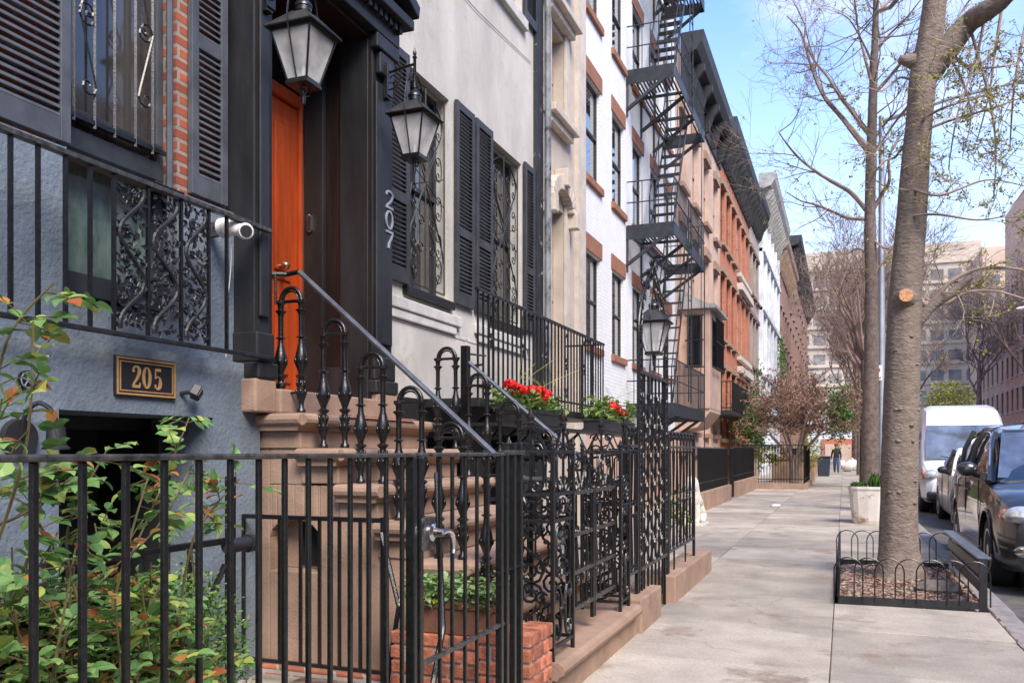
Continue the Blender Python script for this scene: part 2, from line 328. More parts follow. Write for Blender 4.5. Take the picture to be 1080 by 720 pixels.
def lampglass():
    m = bpy.data.materials.new('lantern_glass'); m.use_nodes = True; N = m.node_tree.nodes; l = m.node_tree.links.new
    p = N['Principled BSDF']; p.inputs['Base Color'].default_value = (0.82, 0.81, 0.77, 1); p.inputs['Roughness'].default_value = 0.12
    p.inputs['Alpha'].default_value = 0.48; p.inputs['Coat Weight'].default_value = 1.0
    n = N.new('ShaderNodeTexNoise'); n.inputs['Scale'].default_value = 7; g = N.new('ShaderNodeNewGeometry'); l(g.outputs['Position'], n.inputs['Vector'])
    mr = N.new('ShaderNodeMapRange'); mr.inputs['From Min'].default_value = 0.35; mr.inputs['From Max'].default_value = 0.65; mr.inputs['To Min'].default_value = 0.34; mr.inputs['To Max'].default_value = 0.62
    l(n.outputs['Fac'], mr.inputs['Value']); l(mr.outputs[0], p.inputs['Alpha'])
    return m
M['lampglass'] = lampglass()
def slabmat():
    m = mat('sidewalk_concrete', (0.375, 0.330, 0.272), 0.9, 0, 0.13, 2.1, 0.6, 170, isl=0.20, dirt=((0.245, 0.195, 0.15, 1), 1.3, 0.55))
    N = m.node_tree.nodes; l = m.node_tree.links.new; p = N['Principled BSDF']
    src = p.inputs['Base Color'].links[0].from_socket
    g = N.new('ShaderNodeNewGeometry'); n = N.new('ShaderNodeTexNoise'); n.inputs['Scale'].default_value = 55; n.inputs['Detail'].default_value = 6; n.inputs['Roughness'].default_value = 0.75
    l(g.outputs['Position'], n.inputs['Vector']); mr = N.new('ShaderNodeMapRange'); mr.inputs['From Min'].default_value = 0.3; mr.inputs['From Max'].default_value = 0.7
    mr.inputs['To Min'].default_value = 0.76; mr.inputs['To Max'].default_value = 1.24; l(n.outputs['Fac'], mr.inputs['Value'])
    hs = N.new('ShaderNodeHueSaturation'); l(mr.outputs[0], hs.inputs['Value']); l(src, hs.inputs['Color'])
    cur = hs.outputs[0]
    def over(fac, c, cur):
        mx_ = N.new('ShaderNodeMix'); mx_.data_type = 'RGBA'; l(fac, mx_.inputs['Factor']); l(cur, mx_.inputs['A']); mx_.inputs['B'].default_value = c; return mx_.outputs['Result']
    def mth(op, a, b):
        q = N.new('ShaderNodeMath'); q.operation = op
        for i, v in enumerate((a, b)):
            if isinstance(v, float): q.inputs[i].default_value = v
            else: l(v, q.inputs[i])
        return q.outputs[0]
    gv = N.new('ShaderNodeTexVoronoi'); gv.inputs['Scale'].default_value = 3.6; l(g.outputs['Position'], gv.inputs['Vector'])          # trodden gum
    sepc = N.new('ShaderNodeSeparateColor'); l(gv.outputs['Color'], sepc.inputs[0])
    gum = mth('MULTIPLY', mth('LESS_THAN', gv.outputs['Distance'], .075), mth('GREATER_THAN', sepc.outputs[0], .62)); cur = over(mth('MULTIPLY', gum, .55), (0.13, 0.115, 0.10, 1), cur)
    nw = N.new('ShaderNodeTexNoise'); nw.inputs['Scale'].default_value = 5; nw.inputs['Detail'].default_value = 5; l(g.outputs['Position'], nw.inputs['Vector'])
    va = N.new('ShaderNodeVectorMath'); va.operation = 'MULTIPLY_ADD'; l(nw.outputs['Color'], va.inputs[0]); va.inputs[1].default_value = (.22, .22, 0); l(g.outputs['Position'], va.inputs[2])
    cv = N.new('ShaderNodeTexVoronoi'); cv.feature = 'DISTANCE_TO_EDGE'; cv.inputs['Scale'].default_value = .55; l(va.outputs[0], cv.inputs['Vector'])     # hairline cracks
    nm_ = N.new('ShaderNodeTexNoise'); nm_.inputs['Scale'].default_value = .9; l(g.outputs['Position'], nm_.inputs['Vector'])
    crack = mth('MULTIPLY', mth('LESS_THAN', cv.outputs['Distance'], .0022), mth('GREATER_THAN', nm_.outputs['Fac'], .50)); cur = over(mth('MULTIPLY', crack, .35), (0.07, 0.055, 0.045, 1), cur)
    ns_ = N.new('ShaderNodeTexNoise'); ns_.inputs['Scale'].default_value = .75; ns_.inputs['Detail'].default_value = 4; mp_ = N.new('ShaderNodeMapping'); mp_.inputs['Location'].default_value = (3.1, 8.2, 0); l(g.outputs['Position'], mp_.inputs['Vector']); l(mp_.outputs[0], ns_.inputs['Vector'])
    rr_ = N.new('ShaderNodeMapRange'); rr_.inputs['From Min'].default_value = .56; rr_.inputs['From Max'].default_value = .60; l(ns_.outputs['Fac'], rr_.inputs['Value']); cur = over(mth('MULTIPLY', rr_.outputs[0], .32), (0.17, 0.155, 0.14, 1), cur)
    l(cur, p.inputs['Base Color'])
    return m
M['slab'] = slabmat()
# ---------------------------------------------------------------- curve helpers
def catmull(P, k=6, closed=False):
    out = []; n = len(P); P = [Vector(p) for p in P]
    rng_ = range(n if closed else n - 1)
    for i in rng_:
        p0 = P[i-1] if (i > 0 or closed) else P[0]; p1 = P[i]; p2 = P[(i+1) % n]; p3 = P[(i+2) % n] if (i+2 < n or closed) else P[-1]
        for j in range(k):
            t = j / k
            out.append(0.5 * ((2*p1) + (p2-p0)*t + (2*p0-5*p1+4*p2-p3)*t*t + (3*p1-p0-3*p2+p3)*t**3))
    if not closed: out.append(P[-1])
    return out
def spiral(c, r, a0, turns, d=1, k=9, r_in=0.22):    # from the rim at angle a0 inwards
    n = max(5, int(abs(turns) * k)); return [(c[0] + r*(1-(1-r_in)*i/n)*math.cos(a0+d*2*math.pi*turns*i/n), c[1] + r*(1-(1-r_in)*i/n)*math.sin(a0+d*2*math.pi*turns*i/n)) for i in range(n+1)]
def s_scroll(c, h, w, flip=1, turns=1.1):            # an S standing in a box of height h, width w
    r = w * 0.5
    up = spiral((0, h/2 - r), r, -math.pi/2 if flip > 0 else -math.pi/2, turns, 1, r_in=0.2)
    up = spiral((0, h/2 - r), r, math.pi if True else 0, turns, -1, r_in=0.2)
    top = list(reversed(up))                          # centre outwards, ends on the left rim going down
    low = [(-x, -y) for x, y in up]                   # starts on the right rim
    pts = top + [(-r*0.75, h*0.5 - r*2.0), (0, 0), (r*0.75, -(h*0.5 - r*2.0))] + low
    return [(c[0] + flip*x, c[1] + y) for x, y in pts]
def c_scroll(c, h, w, flip=1, turns=1.0):            # a C, open to +flip
    r = w * 0.38
    up = spiral((0, h/2 - r), r, math.pi, turns, -1, r_in=0.2)
    lo = spiral((0, -h/2 + r), r, math.pi, turns, 1, r_in=0.2)
    pts = list(reversed(up)) + [(-r*1.12, 0)] + lo
    return [(c[0] + flip*(x + r*0.4), c[1] + y) for x, y in pts]
def onY(Y): return lambda a, b: (a, Y, b)            # 2d -> plane across the street
def onX(X): return lambda a, b: (X, a, b)            # 2d -> plane along the street
def rng(seed): return random.Random(seed)
# ================================================================ GROUND
def struct(mb, name, mat_, **k): return tagp(mb.build(name, mat_, **k), kind='structure')
struct(MB().box(-300, 300, -60, 600, -1.6, -1.4), 'ground', M['asphalt'])
rd = MB(); rd.box(1.31, 10.8, -8, 118, -0.5, -0.12); rd.box(-80, 90, 118, 132, -0.5, -0.121); struct(rd, 'road', M['asphalt'])
kb = MB(); rk = rng(4)
y = -6.0
while y < 117:
    l_ = rk.uniform(1.6, 2.4); kb.box(1.12, 1.30 + rk.uniform(-.006, .006), y, y + l_ - 0.012, -0.45, 0.004 + rk.uniform(-.006, .004)); y += l_
struct(kb, 'kerb', M['kerb'], bevel=0.015)
kb2 = MB(); kb2.box(10.81, 11.0, -6, 117, -0.45, 0.0); struct(kb2, 'far_kerb', M['kerb'], bevel=0.015)
struct(MB().box(11.01, 14.5, -6, 117, -0.5, -0.004), 'far_sidewalk', M['slab'])
# sidewalk: individual flags with open joints, a cut-out for the tree pit
sl = MB(); rs = rng(7)
ys = [-2.9, -1.55, -0.2, 1.28, 2.7, 4.1, 5.49, 6.78, 8.12, 9.5, 10.9, 12.2, 13.5, 14.8]
while ys[-1] < 116: ys.append(ys[-1] + rs.uniform(1.35, 1.5))
PIT = (-0.04, 1.10, 7.93, 10.60)
for i in range(len(ys) - 1):
    a, b = ys[i] + 0.003, ys[i+1] - 0.003
    rows = [(-1.44, -0.082), (-0.076, 1.115)]
    if ys[i] > 9.3: rows = [(-2.98, -1.452)] + rows
    for x0, x1 in rows:
        dz = rs.uniform(-0.004, 0.004)
        if x1 > 1 and b > PIT[2] and a < PIT[3]:
            if a < PIT[2]: sl.box(x0, x1, a, PIT[2], -0.2, dz)
            if b > PIT[3]: sl.box(x0, x1, PIT[3], b, -0.2, dz)
        else: sl.box(x0, x1, a, b, -0.2, dz)
struct(sl, 'sidewalk', M['slab'], bevel=0.006)
struct(MB().box(-2.99, 1.115, -3, 7.92, -0.3, -0.012), 'sidewalk_bed', M['soil'])
struct(MB().box(-2.99, 1.115, 10.61, 117, -0.3, -0.012), 'sidewalk_bed', M['soil'])
struct(MB().box(-3.6, -1.62, -3, 6.1, -0.3, -0.02), 'areaway_paving', M['slab'])
struct(MB().box(-4.3, -1.62, 6.1, 9.4, -1.3, -0.95), 'basement_area_floor', M['slab'])
struct(MB().box(-4.3, -3.0, 9.5, 117, -0.3, -0.02), 'areaway_paving', M['slab'])
pit = MB(); rp_ = rng(3); nx, ny = 14, 30
g = [[Vector((PIT[0] + (PIT[1]-PIT[0])*i/nx, PIT[2] + (PIT[3]-PIT[2])*j/ny, -0.02 + rp_.uniform(-0.02, 0.03))) for j in range(ny+1)] for i in range(nx+1)]
for i in range(nx):
    for j in range(ny): pit.quad(g[i][j], g[i+1][j], g[i+1][j+1], g[i][j+1])
struct(pit, 'tree_pit_soil', M['soil'])
lt = MB(); rl = rng(11)
for k in range(4200):
    x = rl.uniform(PIT[0]+.03, PIT[1]-.03); yy = rl.uniform(PIT[2]+.04, PIT[3]-.03); s = rl.uniform(0.010, 0.030) * (1.5 if (x > .6 and rl.random() < .4) else 1)
    a = rl.uniform(0, 6.28); t = rl.uniform(-.5, .5)
    u = Vector((math.cos(a), math.sin(a), t)) * s; w = Vector((-math.sin(a), math.cos(a), rl.uniform(-.5, .5))) * s * .6
    c = Vector((x, yy, 0.012 + rl.uniform(0, .025))); lt.quad(c-u, c+w, c+u, c-w)
tagp(lt.build('leaf_litter', M['litter']), 'dry brown leaves and wood chips covering the tree pit soil', 'leaf litter', kind='stuff')
# small litter on the sidewalk
sc = MB()
for k in range(420):
    yy = rl.uniform(1.5, 30); x = rl.choice([rl.gauss(-1.36, .05), rl.uniform(-1.4, 1.0), rl.gauss(-0.08, .03), rl.gauss(1.12, .03)])
    if PIT[0]-.05 < x < PIT[1] and PIT[2] < yy < PIT[3]: continue
    s = rl.uniform(0.004, 0.011); a = rl.uniform(0, 6.28); u = Vector((math.cos(a), math.sin(a), .2))*s; w = Vector((-math.sin(a), math.cos(a), .3))*s*.6
    c = Vector((max(x, -1.41), yy, 0.010)); sc.quad(c-u, c+w, c+u, c-w)
tagp(sc.build('sidewalk_debris', M['litter']), 'scattered specks of leaves and grit on the sidewalk', 'debris', kind='stuff')

# ================================================================ HOUSES
def facade(mb, X, y0, y1, z0, z1, ops, dep=0.16, sg=1):
    """front sheet facing the street with real openings and their reveals"""
    Ys = sorted({y0, y1} | {o[0] for o in ops} | {o[1] for o in ops}); Zs = sorted({z0, z1} | {o[2] for o in ops} | {o[3] for o in ops})
    Ys = [v for v in Ys if y0 <= v <= y1]; Zs = [v for v in Zs if z0 <= v <= z1]
    for i in range(len(Ys)-1):
        for j in range(len(Zs)-1):
            cy, cz = (Ys[i]+Ys[i+1])/2, (Zs[j]+Zs[j+1])/2
            if any(o[0] < cy < o[1] and o[2] < cz < o[3] for o in ops): continue
            mb.quad((X, Ys[i], Zs[j]), (X, Ys[i+1], Zs[j]), (X, Ys[i+1], Zs[j+1]), (X, Ys[i], Zs[j+1]))
    for o in ops:
        a, b, c, d = o[:4]; D = X - sg * (o[4] if len(o) > 4 else dep)
        mb.quad((X, a, c), (X, a, d), (D, a, d), (D, a, c)); mb.quad((X, b, c), (D, b, c), (D, b, d), (X, b, d))
        mb.quad((X, a, d), (X, b, d), (D, b, d), (D, a, d)); mb.quad((X, a, c), (D, a, c), (D, b, c), (X, b, c))
def shell(mb, X, y0, y1, z0, z1, depth=9.0, sg=1):
    B = X - sg * depth
    mb.quad((X, y0, z0), (X, y0, z1), (B, y0, z1), (B, y0, z0)); mb.quad((X, y1, z0), (B, y1, z0), (B, y1, z1), (X, y1, z1))
    mb.quad((X, y0, z1), (X, y1, z1), (B, y1, z1), (B, y0, z1)); mb.quad((B, y0, z0), (B, y0, z1), (B, y1, z1), (B, y1, z0))
def window(par, X, a, b, c, d, dep=0.13, frame='wframe', pane='glass', fw=0.045, rail=True, sill=None, lintel=None, mull=0, sillm='stone', lintm='stone', lproj=0.03, sproj=0.06, arch=False, sg=1):
    D = X - sg*dep; m = MB(); t = 0.04
    lo, hi = (D, D + sg*t) if sg > 0 else (D + sg*t, D)
    m.box(lo, hi, a+.002, a+fw, c+.002, d-.002); m.box(lo, hi, b-fw, b-.002, c+.002, d-.002)
    m.box(lo, hi, a+fw, b-fw, c+.002, c+fw*1.3); m.box(lo, hi, a+fw, b-fw, d-fw, d-.002)
    if rail: z = c + (d-c)*0.5; m.box(lo, hi+sg*.012 if sg > 0 else hi, a+fw, b-fw, z-.022, z+.022)
    for k in range(mull): yy = a + (b-a)*(k+1)/(mull+1); m.box(lo, hi-.006, yy-.012, yy+.012, c+fw*1.3, d-fw)
    w = m.build('window', M[frame], par, bevel=0.004)
    p = MB(); xx = D + sg*0.012; p.box(min(xx, xx-sg*.008), max(xx, xx-sg*.008), a+fw*.6, b-fw*.6, c+fw*.6, d-fw*.6); p.build('pane', M[pane], w)
    if sill: s = MB(); x0, x1 = sorted((X - sg*.05, X + sg*sproj)); s.box(x0, x1, a-.07, b+.07, c-sill, c-.001); s.build('sill', M[sillm], w, bevel=.008)
    if lintel: s = MB(); x0, x1 = sorted((X - sg*.02, X + sg*lproj)); s.box(x0, x1, a-.08, b+.08, d+.001, d+lintel); s.build('lintel', M[lintm], w, bevel=.008)
    return w
def bracket_row(m, X, y0, y1, z, h, proj, n, w=0.10):
    for i in range(n):
        yy = y0 + (y1-y0)*(i+.5)/n
        m.prism([(X, z), (X, z-h), (X+proj*.25, z-h*.92), (X+proj*.55, z-h*.45), (X+proj*.95, z-h*.2), (X+proj*.95, z)], lambda a, b, t: (a, t, b), yy-w/2, yy+w/2)
def cornice(par, X, y0, y1, z, proj, h, mat_, n, name='cornice'):
    m = MB(); m.prism([(X, z), (X, z-h), (X+.06, z-h), (X+.06, z-h*.45), (X+proj*.7, z-h*.36), (X+proj*.92, z-h*.2), (X+proj, z-.05), (X+proj, z)], lambda a, b, t: (a, t, b), y0, y1)
    c = m.build(name, mat_, par); n = min(n, 24)
    for i in range(n):
        b = MB(); yy = y0+.1 + (y1-y0-.2)*(i+.5)/n; bracket_row(b, X+.062, yy-.1, yy+.1, z-h*.42, h*.62, proj*.78, 1, .16); b.build('bracket', mat_, c)
    dn = MB(); k = int((y1-y0)/.3)
    for i in range(k): yy = y0 + (i+.5)*(y1-y0)/k; dn.box(X+.06, X+.14, yy-.06, yy+.06, z-h*.62, z-h*.5)
    dn.build('dentil_course', mat_, c); return c
def shutter_mb(w, h, panels, t=0.035, st=0.055, pitch=0.037):   # local: x out of the wall, y 0..w, z 0..h
    m = MB(); m.box(0, t, 0, st, 0, h); m.box(0, t, w-st, w, 0, h)
    zs = [0.0] + panels + [h]; rb = .075
    for i, z in enumerate(zs):
        q = .11 if i == 0 else rb
        if i == 0: m.box(0, t-.003, st, w-st, 0, q)
        elif i == len(zs)-1: m.box(0, t-.003, st, w-st, h-rb, h)
        else: m.box(0, t-.003, st, w-st, z-rb/2, z+rb/2)
    sl_ = MB()
    for i in range(len(zs)-1):
        lo = zs[i] + (.11 if i == 0 else rb/2); hi = zs[i+1] - (rb if i == len(zs)-2 else rb/2)
        n = max(1, int((hi-lo)/pitch)); p = (hi-lo)/n
        for k in range(n):
            z = lo + (k+.5)*p
            c = [Vector((t-.006, 0, z-p*.44)), Vector((t-.006, 0, z-p*.44+.007)), Vector((.004, 0, z+p*.5)), Vector((.004, 0, z+p*.5-.007))]
            sl_.prism([(v.x, v.z) for v in c], lambda a, b, tt: (a, tt, b), st, w-st)
    return m, sl_
def shutter(par, X, y0, y1, z0, z1, mt, splits, slatmat=None):
    fr, sl_ = shutter_mb(y1-y0, z1-z0, [s*(z1-z0) for s in splits])
    off = Vector((X, y0, z0))
    for mb in (fr, sl_): mb.v = [p + off for p in mb.v]
    s = fr.build('shutter', mt, par, bevel=.003); sl_.build('louvre_slats', slatmat or mt, s); return s

# ---------------------------------------------------------------- 205: blue-grey and brick house, left
XW, XL = -3.45, -3.30                       # brick plane, lower stucco plane
h5 = thing('brick_townhouse', 'blue-grey stuccoed brick house at the far left with number plaque 205', 'house', (XW, 2.2, 0))
Y5 = 4.27
er = (FY(62, XL), FY(225, XL)); ez = 1.51
low = MB(); facade(low, XL, -3, Y5, -0.05, 1.84, [(er[0], er[1], -0.05, ez, .75)])
low.quad((XL, -3, 1.84), (XL, Y5, 1.84), (XW-.2, Y5, 1.84), (XW-.2, -3, 1.84)); low.quad((XL, Y5, -.05), (XW-.3, Y5, -.05), (XW-.3, Y5, 1.84), (XL, Y5, 1.84))
low.build('lower_stucco_wall', M['bluestucco'], h5, bevel=.01)
w5 = (FY(60, XW), FY(186, XW)); 
up = MB(); facade(up, XW+.06, -3, Y5, 1.84, 2.74, [(w5[0], w5[1], 2.02, 2.745, .2)])
up.quad((XW+.06, -3, 2.74), (XW+.06, w5[0], 2.74), (XW, w5[0], 2.74), (XW, -3, 2.74)); up.quad((XW+.06, w5[1], 2.74), (XW+.06, Y5, 2.74), (XW, Y5, 2.74), (XW, w5[1], 2.74))
up.build('sill_height_stucco', M['bluestucco'], h5)
bw_ = MB(); facade(bw_, XW, -3, Y5, 2.741, 12.5, [(w5[0], w5[1], 2.74, 5.2, .2), (w5[0], w5[1], 6.0, 8.0, .2), (w5[0], w5[1], 9.0, 10.8, .2)]); shell(bw_, XW, -3, Y5, -.05, 12.5)
bw_.build('brick_wall', M['redbrick'], h5)
wd = window(h5, XW, w5[0], w5[1], 2.02, 5.2, dep=.13, frame='shut_blue', pane='glass_pale', fw=.05, rail=False)
lo5 = MB(); a, b = w5; D = XW-.10
for q in ((a+.05, b-.05, 2.09, 2.20), (a+.05, b-.05, 2.80, 2.90), (a+.05, b-.05, 2.96, 3.0)): lo5.box(D, D+.05, *q)
lo5.box(D, D+.05, a+.05, a+.10, 2.2, 2.8); lo5.box(D, D+.05, b-.10, b-.05, 2.2, 2.8); lo5.build('storm_sash', M['wframe'], wd, bevel=.004)
MB().box(D-.004, D+.006, a+.1, b-.1, 2.2, 2.8).build('lower_pane', M['glass_teal'], wd)
for zz in (6.0, 9.0): window(h5, XW, w5[0], w5[1], zz, zz+(2.0 if zz < 7 else 1.8), frame='shut_blue', sill=.12, lintel=.2)
shutter(h5, XW+.012, FY(2, XW)-.42, FY(50, XW)+.09, 2.77, 5.2, M['shut_blue'], [.5])
shutter(h5, XW+.012, FY(196, XW), FY(234, XW), 2.77, 5.2, M['shut_blue'], [.36])
# window grille of plain bars with scrolls
gm = MB(); gx = XW - 0.02
for px in (78, 100, 121, 143, 161): yy = FY(px, gx); gm.tube([(gx, yy, 2.92), (gx, yy, 5.15)], .009, 4)
for zz in (2.95, 4.9): gm.box(gx-.006, gx+.006, w5[0]+.03, w5[1]-.03, zz-.012, zz+.012)
for px, py, fl in ((91, 52, 1), (152, 70, -1), (150, 0, 1), (91, -20, -1)):
    yy, zz = FY(px, gx), FZ(px, py, gx)
    gm.tube([onX(gx+.012)(*p) for p in s_scroll((yy, zz), .46, .10, fl, 1.0)], .006, 4)
gm.build('window_grille', M['iron'], wd)
# pipe by the window
MB().tube([(XW+.03, FY(179, XW+.03), 1.9), (XW+.03, FY(179, XW+.03), 5.4)], .018, 8).build('drain_pipe', M['shut_blue'], h5, smooth=True)
# entry recess with the sunk door
dm = MB(); dx = XL-.75
dm.box(dx-.05, dx, er[0], er[1], -.05, ez)
dr = dm.build('door', M['blackwood'], h5)
pm = MB()
for (a, b) in ((er[0]+.1, er[0]+.45), (er[0]+.58, er[1]-.12)):
    for (c, d) in ((.1, .55), (.65, 1.3)):
        pm.box(dx, dx+.02, a, b, c, d)
pm.build('door_panel', M['blackwood'], dr, bevel=.008)
MB().box(dx, XL-.45, er[0]+.003, er[1]-.003, ez-.07, ez-.003).build('entry_soffit', M['blackwood'], h5)
box_part('door_frame', M['blackwood'], h5, dx, XL-.3, er[1]-.09, er[1]-.004, 0, ez-.07, bevel=.006)

# ---------------------------------------------------------------- 207: cream stucco house with black door surround
h7 = thing('stuccoed_townhouse', 'cream stucco house with charcoal shutters and black door surround numbered 207', 'house', (XW, 7.0, 0))
Y7 = 9.86
W7 = [(6.395, 7.24), (8.235, 9.16)]
dop = (4.30, 5.49)
SX = -3.24                                  # face of the surround
o7 = [(a, b, 2.72, 4.61, .2) for a, b in W7] + [(a-.02, b+.02, 6.28, 8.1, .2) for a, b in W7] + [(a, b, 9.4, 11.2, .2) for a, b in W7] + [(4.5, 5.5, 6.28, 8.1, .2), (4.5, 5.5, 9.4, 11.2, .2), (dop[0], dop[1], 1.55, 4.72, .44)]
wl = MB(); facade(wl, XW, Y5+.002, Y7, 1.78, 12.4, o7); shell(wl, XW, Y5+.002, Y7, -1, 12.4)
wl.build('stucco_wall', M['cream'], h7)
bs = MB(); facade(bs, XW+.02, 5.96, Y7, -.95, 1.775, [(6.6, 7.5, .1, 1.5, .25), (8.2, 9.1, .1, 1.5, .25)]); bs.quad((XW+.02, 5.96, 1.775), (XW+.02, Y7, 1.775), (XW, Y7, 1.775), (XW, 5.96, 1.775))
bs.build('black_basement_wall', M['blackwood'], h7)
for a, b in ((6.6, 7.5), (8.2, 9.1)): window(h7, XW+.02, a, b, .1, 1.5, dep=.2)
for i, (a, b) in enumerate(W7):
    w = window(h7, XW, a, b, 2.72, 4.61, dep=.17, pane='glass_pale', fw=.05, mull=1)
    MB().box(XW-.02, XW+.055, a-.06, b+.03, 2.64, 2.715).build('sill', M['iron'], w, bevel=.006)
    st = MB(); st.box(XW, XW+.045, a-.42, b+.2, 2.50, 2.60); st.box(XW, XW+.03, a-.36, b+.12, 2.42, 2.499); st.build('stone_sill', M['stone'], w, bevel=.012)
    # scrolled grille
    g = MB(); gx = XW - .03; yc = (a+b)/2; hw = (b-a)/2 - .04; z0, z1 = 2.78, 4.56
    for yy in (yc-hw, yc, yc+hw): g.tube([(gx, yy, z0), (gx, yy, z1)], .008, 4)
    for zz in (z0, z1): g.tube([(gx, yc-hw, zz), (gx, yc+hw, zz)], .008, 4)
    zc = (z0+z1)/2 + .05
    for k in range(10):                      # sunburst rods
        an = math.pi*2*k/10 + .31; g.tube([(gx, yc, zc), (gx, yc+math.cos(an)*hw*1.0, zc+math.sin(an)*.42)], .005, 4)
    for sgn in (-1, 1):
        g.tube(catmull([(gx, yc+sgn*.01, zc+.1), (gx, yc+sgn*hw*.55, zc+.35), (gx, yc+sgn*hw*.9, zc+.62), (gx, yc+sgn*hw*.3, z1-.05)], 8), .008, 4)
        g.tube(catmull([(gx, yc+sgn*.01, zc-.02), (gx, yc+sgn*hw*.45, zc-.28), (gx, yc+sgn*hw*.92, zc-.62), (gx, yc+sgn*hw*.55, z0+.04)], 8), .008, 4)
        for zz in (zc+.18, zc-.18, zc+.55, zc-.52, zc-.75):
            g.tube([onX(gx+.01)(*p) for p in c_scroll((yc+sgn*hw*.68, zz), .24, .15, -sgn, 1.1)], .006, 4)
        for zz in (zc+.48, zc-.48):
            g.tube([onX(gx+.01)(*p) for p in s_scroll((yc+sgn*hw*.28, zz), .34, .12, sgn, 1.1)], .006, 4)
    g.build('window_grille', M['iron_matte'], w)
    w = window(h7, XW, a-.02, b+.02, 6.28, 8.1, dep=.12, frame='wframe_light', pane='glass_pale', sill=.12)
    shutter(h7, XW+.012, a-.46, a-.03, 6.30, 8.1, M['shut'], [.5]); shutter(h7, XW+.012, b+.03, b+.46, 6.30, 8.1, M['shut'], [.5])
    window(h7, XW, a, b, 9.4, 11.2, sill=.12)
window(h7, XW, 4.5, 5.5, 6.28, 8.1, sill=.12, frame='wframe_light'); window(h7, XW, 4.5, 5.5, 9.4, 11.2, sill=.12)
for a, b in ((5.97, 6.385), (7.33, 7.745), (7.80, 8.22), (9.19, 9.52)): shutter(h7, XW+.012, a, b, 2.72, 4.65, M['shut'], [.36])
jl = MB()                                    # scored joint lines and repair marks on the stucco
for yy, a, b in ((7.62, 1.85, 2.42), (6.02, 1.85, 2.48)): jl.box(XW, XW+.006, yy, yy+.02, a, b)
jl.box(XW, XW+.006, 6.0, 9.5, 2.40, 2.416); jl.build('stucco_panel_moulding', M['stone'], h7)
MB().tube([(XW+.01, 6.6, 5.72), (XW+.012, 7.9, 5.75), (XW+.01, 9.45, 5.9)], .004, 4).build('wall_cable', M['iron_matte'], h7)
cornice(h7, XW, Y5+.01, Y7, 12.9, .5, .8, M['cornice_dark'], 8)
# peeling black party strip and pipe at the far edge
ps = MB(); ps.box(XW-.05, XW+.05, 9.57, 9.80, 1.2, 12.0); ps.build('party_strip', mat('peeling_black_paint', (.02, .021, .024), .6, 0, .3, 9, .3, 40, dirt=((.42, .41, .40, 1), 5.0, .60), stretch=(1, 1, .6)), h7)
MB().tube([(XW+.09, 9.84, 1.2), (XW+.09, 9.84, 11.9)], .045, 8).build('drain_pipe', mat('flaking_grey_pipe', (.20, .21, .225), .6, 0, .3, 9, .3, 40, dirt=((.03, .03, .032, 1), 4.0, .52), stretch=(1, 1, .5)), h7, smooth=True)
# door surround
def pilaster(y0, y1):
    m = MB(); m.box(XW, SX, y0, y1, 1.752, 4.40)
    p = m.build('pilaster', M['blackwood'], h7, bevel=.006)
    q = MB(); q.box(SX, SX+.025, y0+.03, y1-.03, 2.12, 4.06); q.build('pilaster_panel', M['blackwood'], p, bevel=.01)
    q = MB(); q.box(XW, SX+.05, y0-.02, y1+.02, 1.751, 1.85); q.box(XW, SX+.03, y0-.01, y1+.01, 1.851, 2.03); q.build('plinth_block', M['blackwood'], p, bevel=.012)
    q = MB(); q.box(XW, SX+.06, y0-.02, y1+.02, 4.29, 4.40); q.box(SX+.001, SX+.05, y0+.04, y1-.04, 4.12, 4.285); q.build('capital', M['blackwood'], p, bevel=.012)
    return p
pilaster(4.14, 4.285); pilaster(5.49, 5.78)
en = MB(); en.box(XW, SX+.06, 4.12, 5.80, 4.402, 4.56); e = en.build('entablature', M['blackwood'], h7, bevel=.008)
en = MB()
k = 0
while 4.08 + k*.075 < 5.80: en.box(SX+.06, SX+.10, 4.08+k*.075, 4.12+k*.075, 4.50, 4.56); k += 1
en.build('dentil_course', M['blackwood'], e)
en = MB(); en.box(XW, SX+.15, 4.04, 5.87, 4.562, 4.64)
en.prism([(4.02, 4.642), (5.89, 4.642), (5.89, 4.70), (4.955, 5.10), (4.02, 4.70)], lambda a, b, t: (t, a, b), XW, SX+.06)
for s in (-1, 1):
    en.prism([(4.955, 5.08), (4.955, 5.18), (4.955+s*.96, 4.76), (4.955+s*.94, 4.66)][::s], lambda a, b, t: (t, a, b), SX+.061, SX+.18)
pe = en.build('pediment', M['blackwood'], h7, bevel=.008)
# recess: dark wood lining, orange door, transom
RX = XW - .37
ln = MB(); ln.box(RX, SX-.004, dop[0]-.03, dop[0]+.012, 1.62, 4.36); ln.box(RX, SX-.004, dop[1]-.014, dop[1]+.03, 1.62, 4.36); ln.box(RX, SX-.01, dop[0]-.02, dop[1]+.02, 4.36, 4.395)
li = ln.build('porch_lining', M['darkwood'], h7)
ln = MB()
ln.box(RX+.021, RX+.19, dop[1]-.055, dop[1]-.0145, 1.70, 4.36)
ln.box(-3.50, -3.26, dop[1]-.03, dop[1]-.0145, 1.62, 4.36)
ln.box(RX+.191, -3.501, dop[1]-.024, dop[1]-.0145, 1.70, 1.95)
ln.build('lining_moulding', M['blackwood'], li, bevel=.006)
do = MB(); do.box(RX-.06, RX-.01, dop[0]+.11, dop[1]-.10, 1.70, 3.88); d7 = do.build('door', M['orange'], h7, bevel=.004)
pn = MB()
for (a, b) in ((dop[0]+.20, 4.96), (5.04, dop[1]-.19)):
    for (c, d) in ((1.82, 2.45), (2.57, 3.76)):
        pn.box(RX-.012, RX+.004, a, b, c, d); pn.box(RX+.002, RX+.02, a+.05, b-.05, c+.06, d-.06)
pn.build('door_panel', M['orange'], d7, bevel=.01)
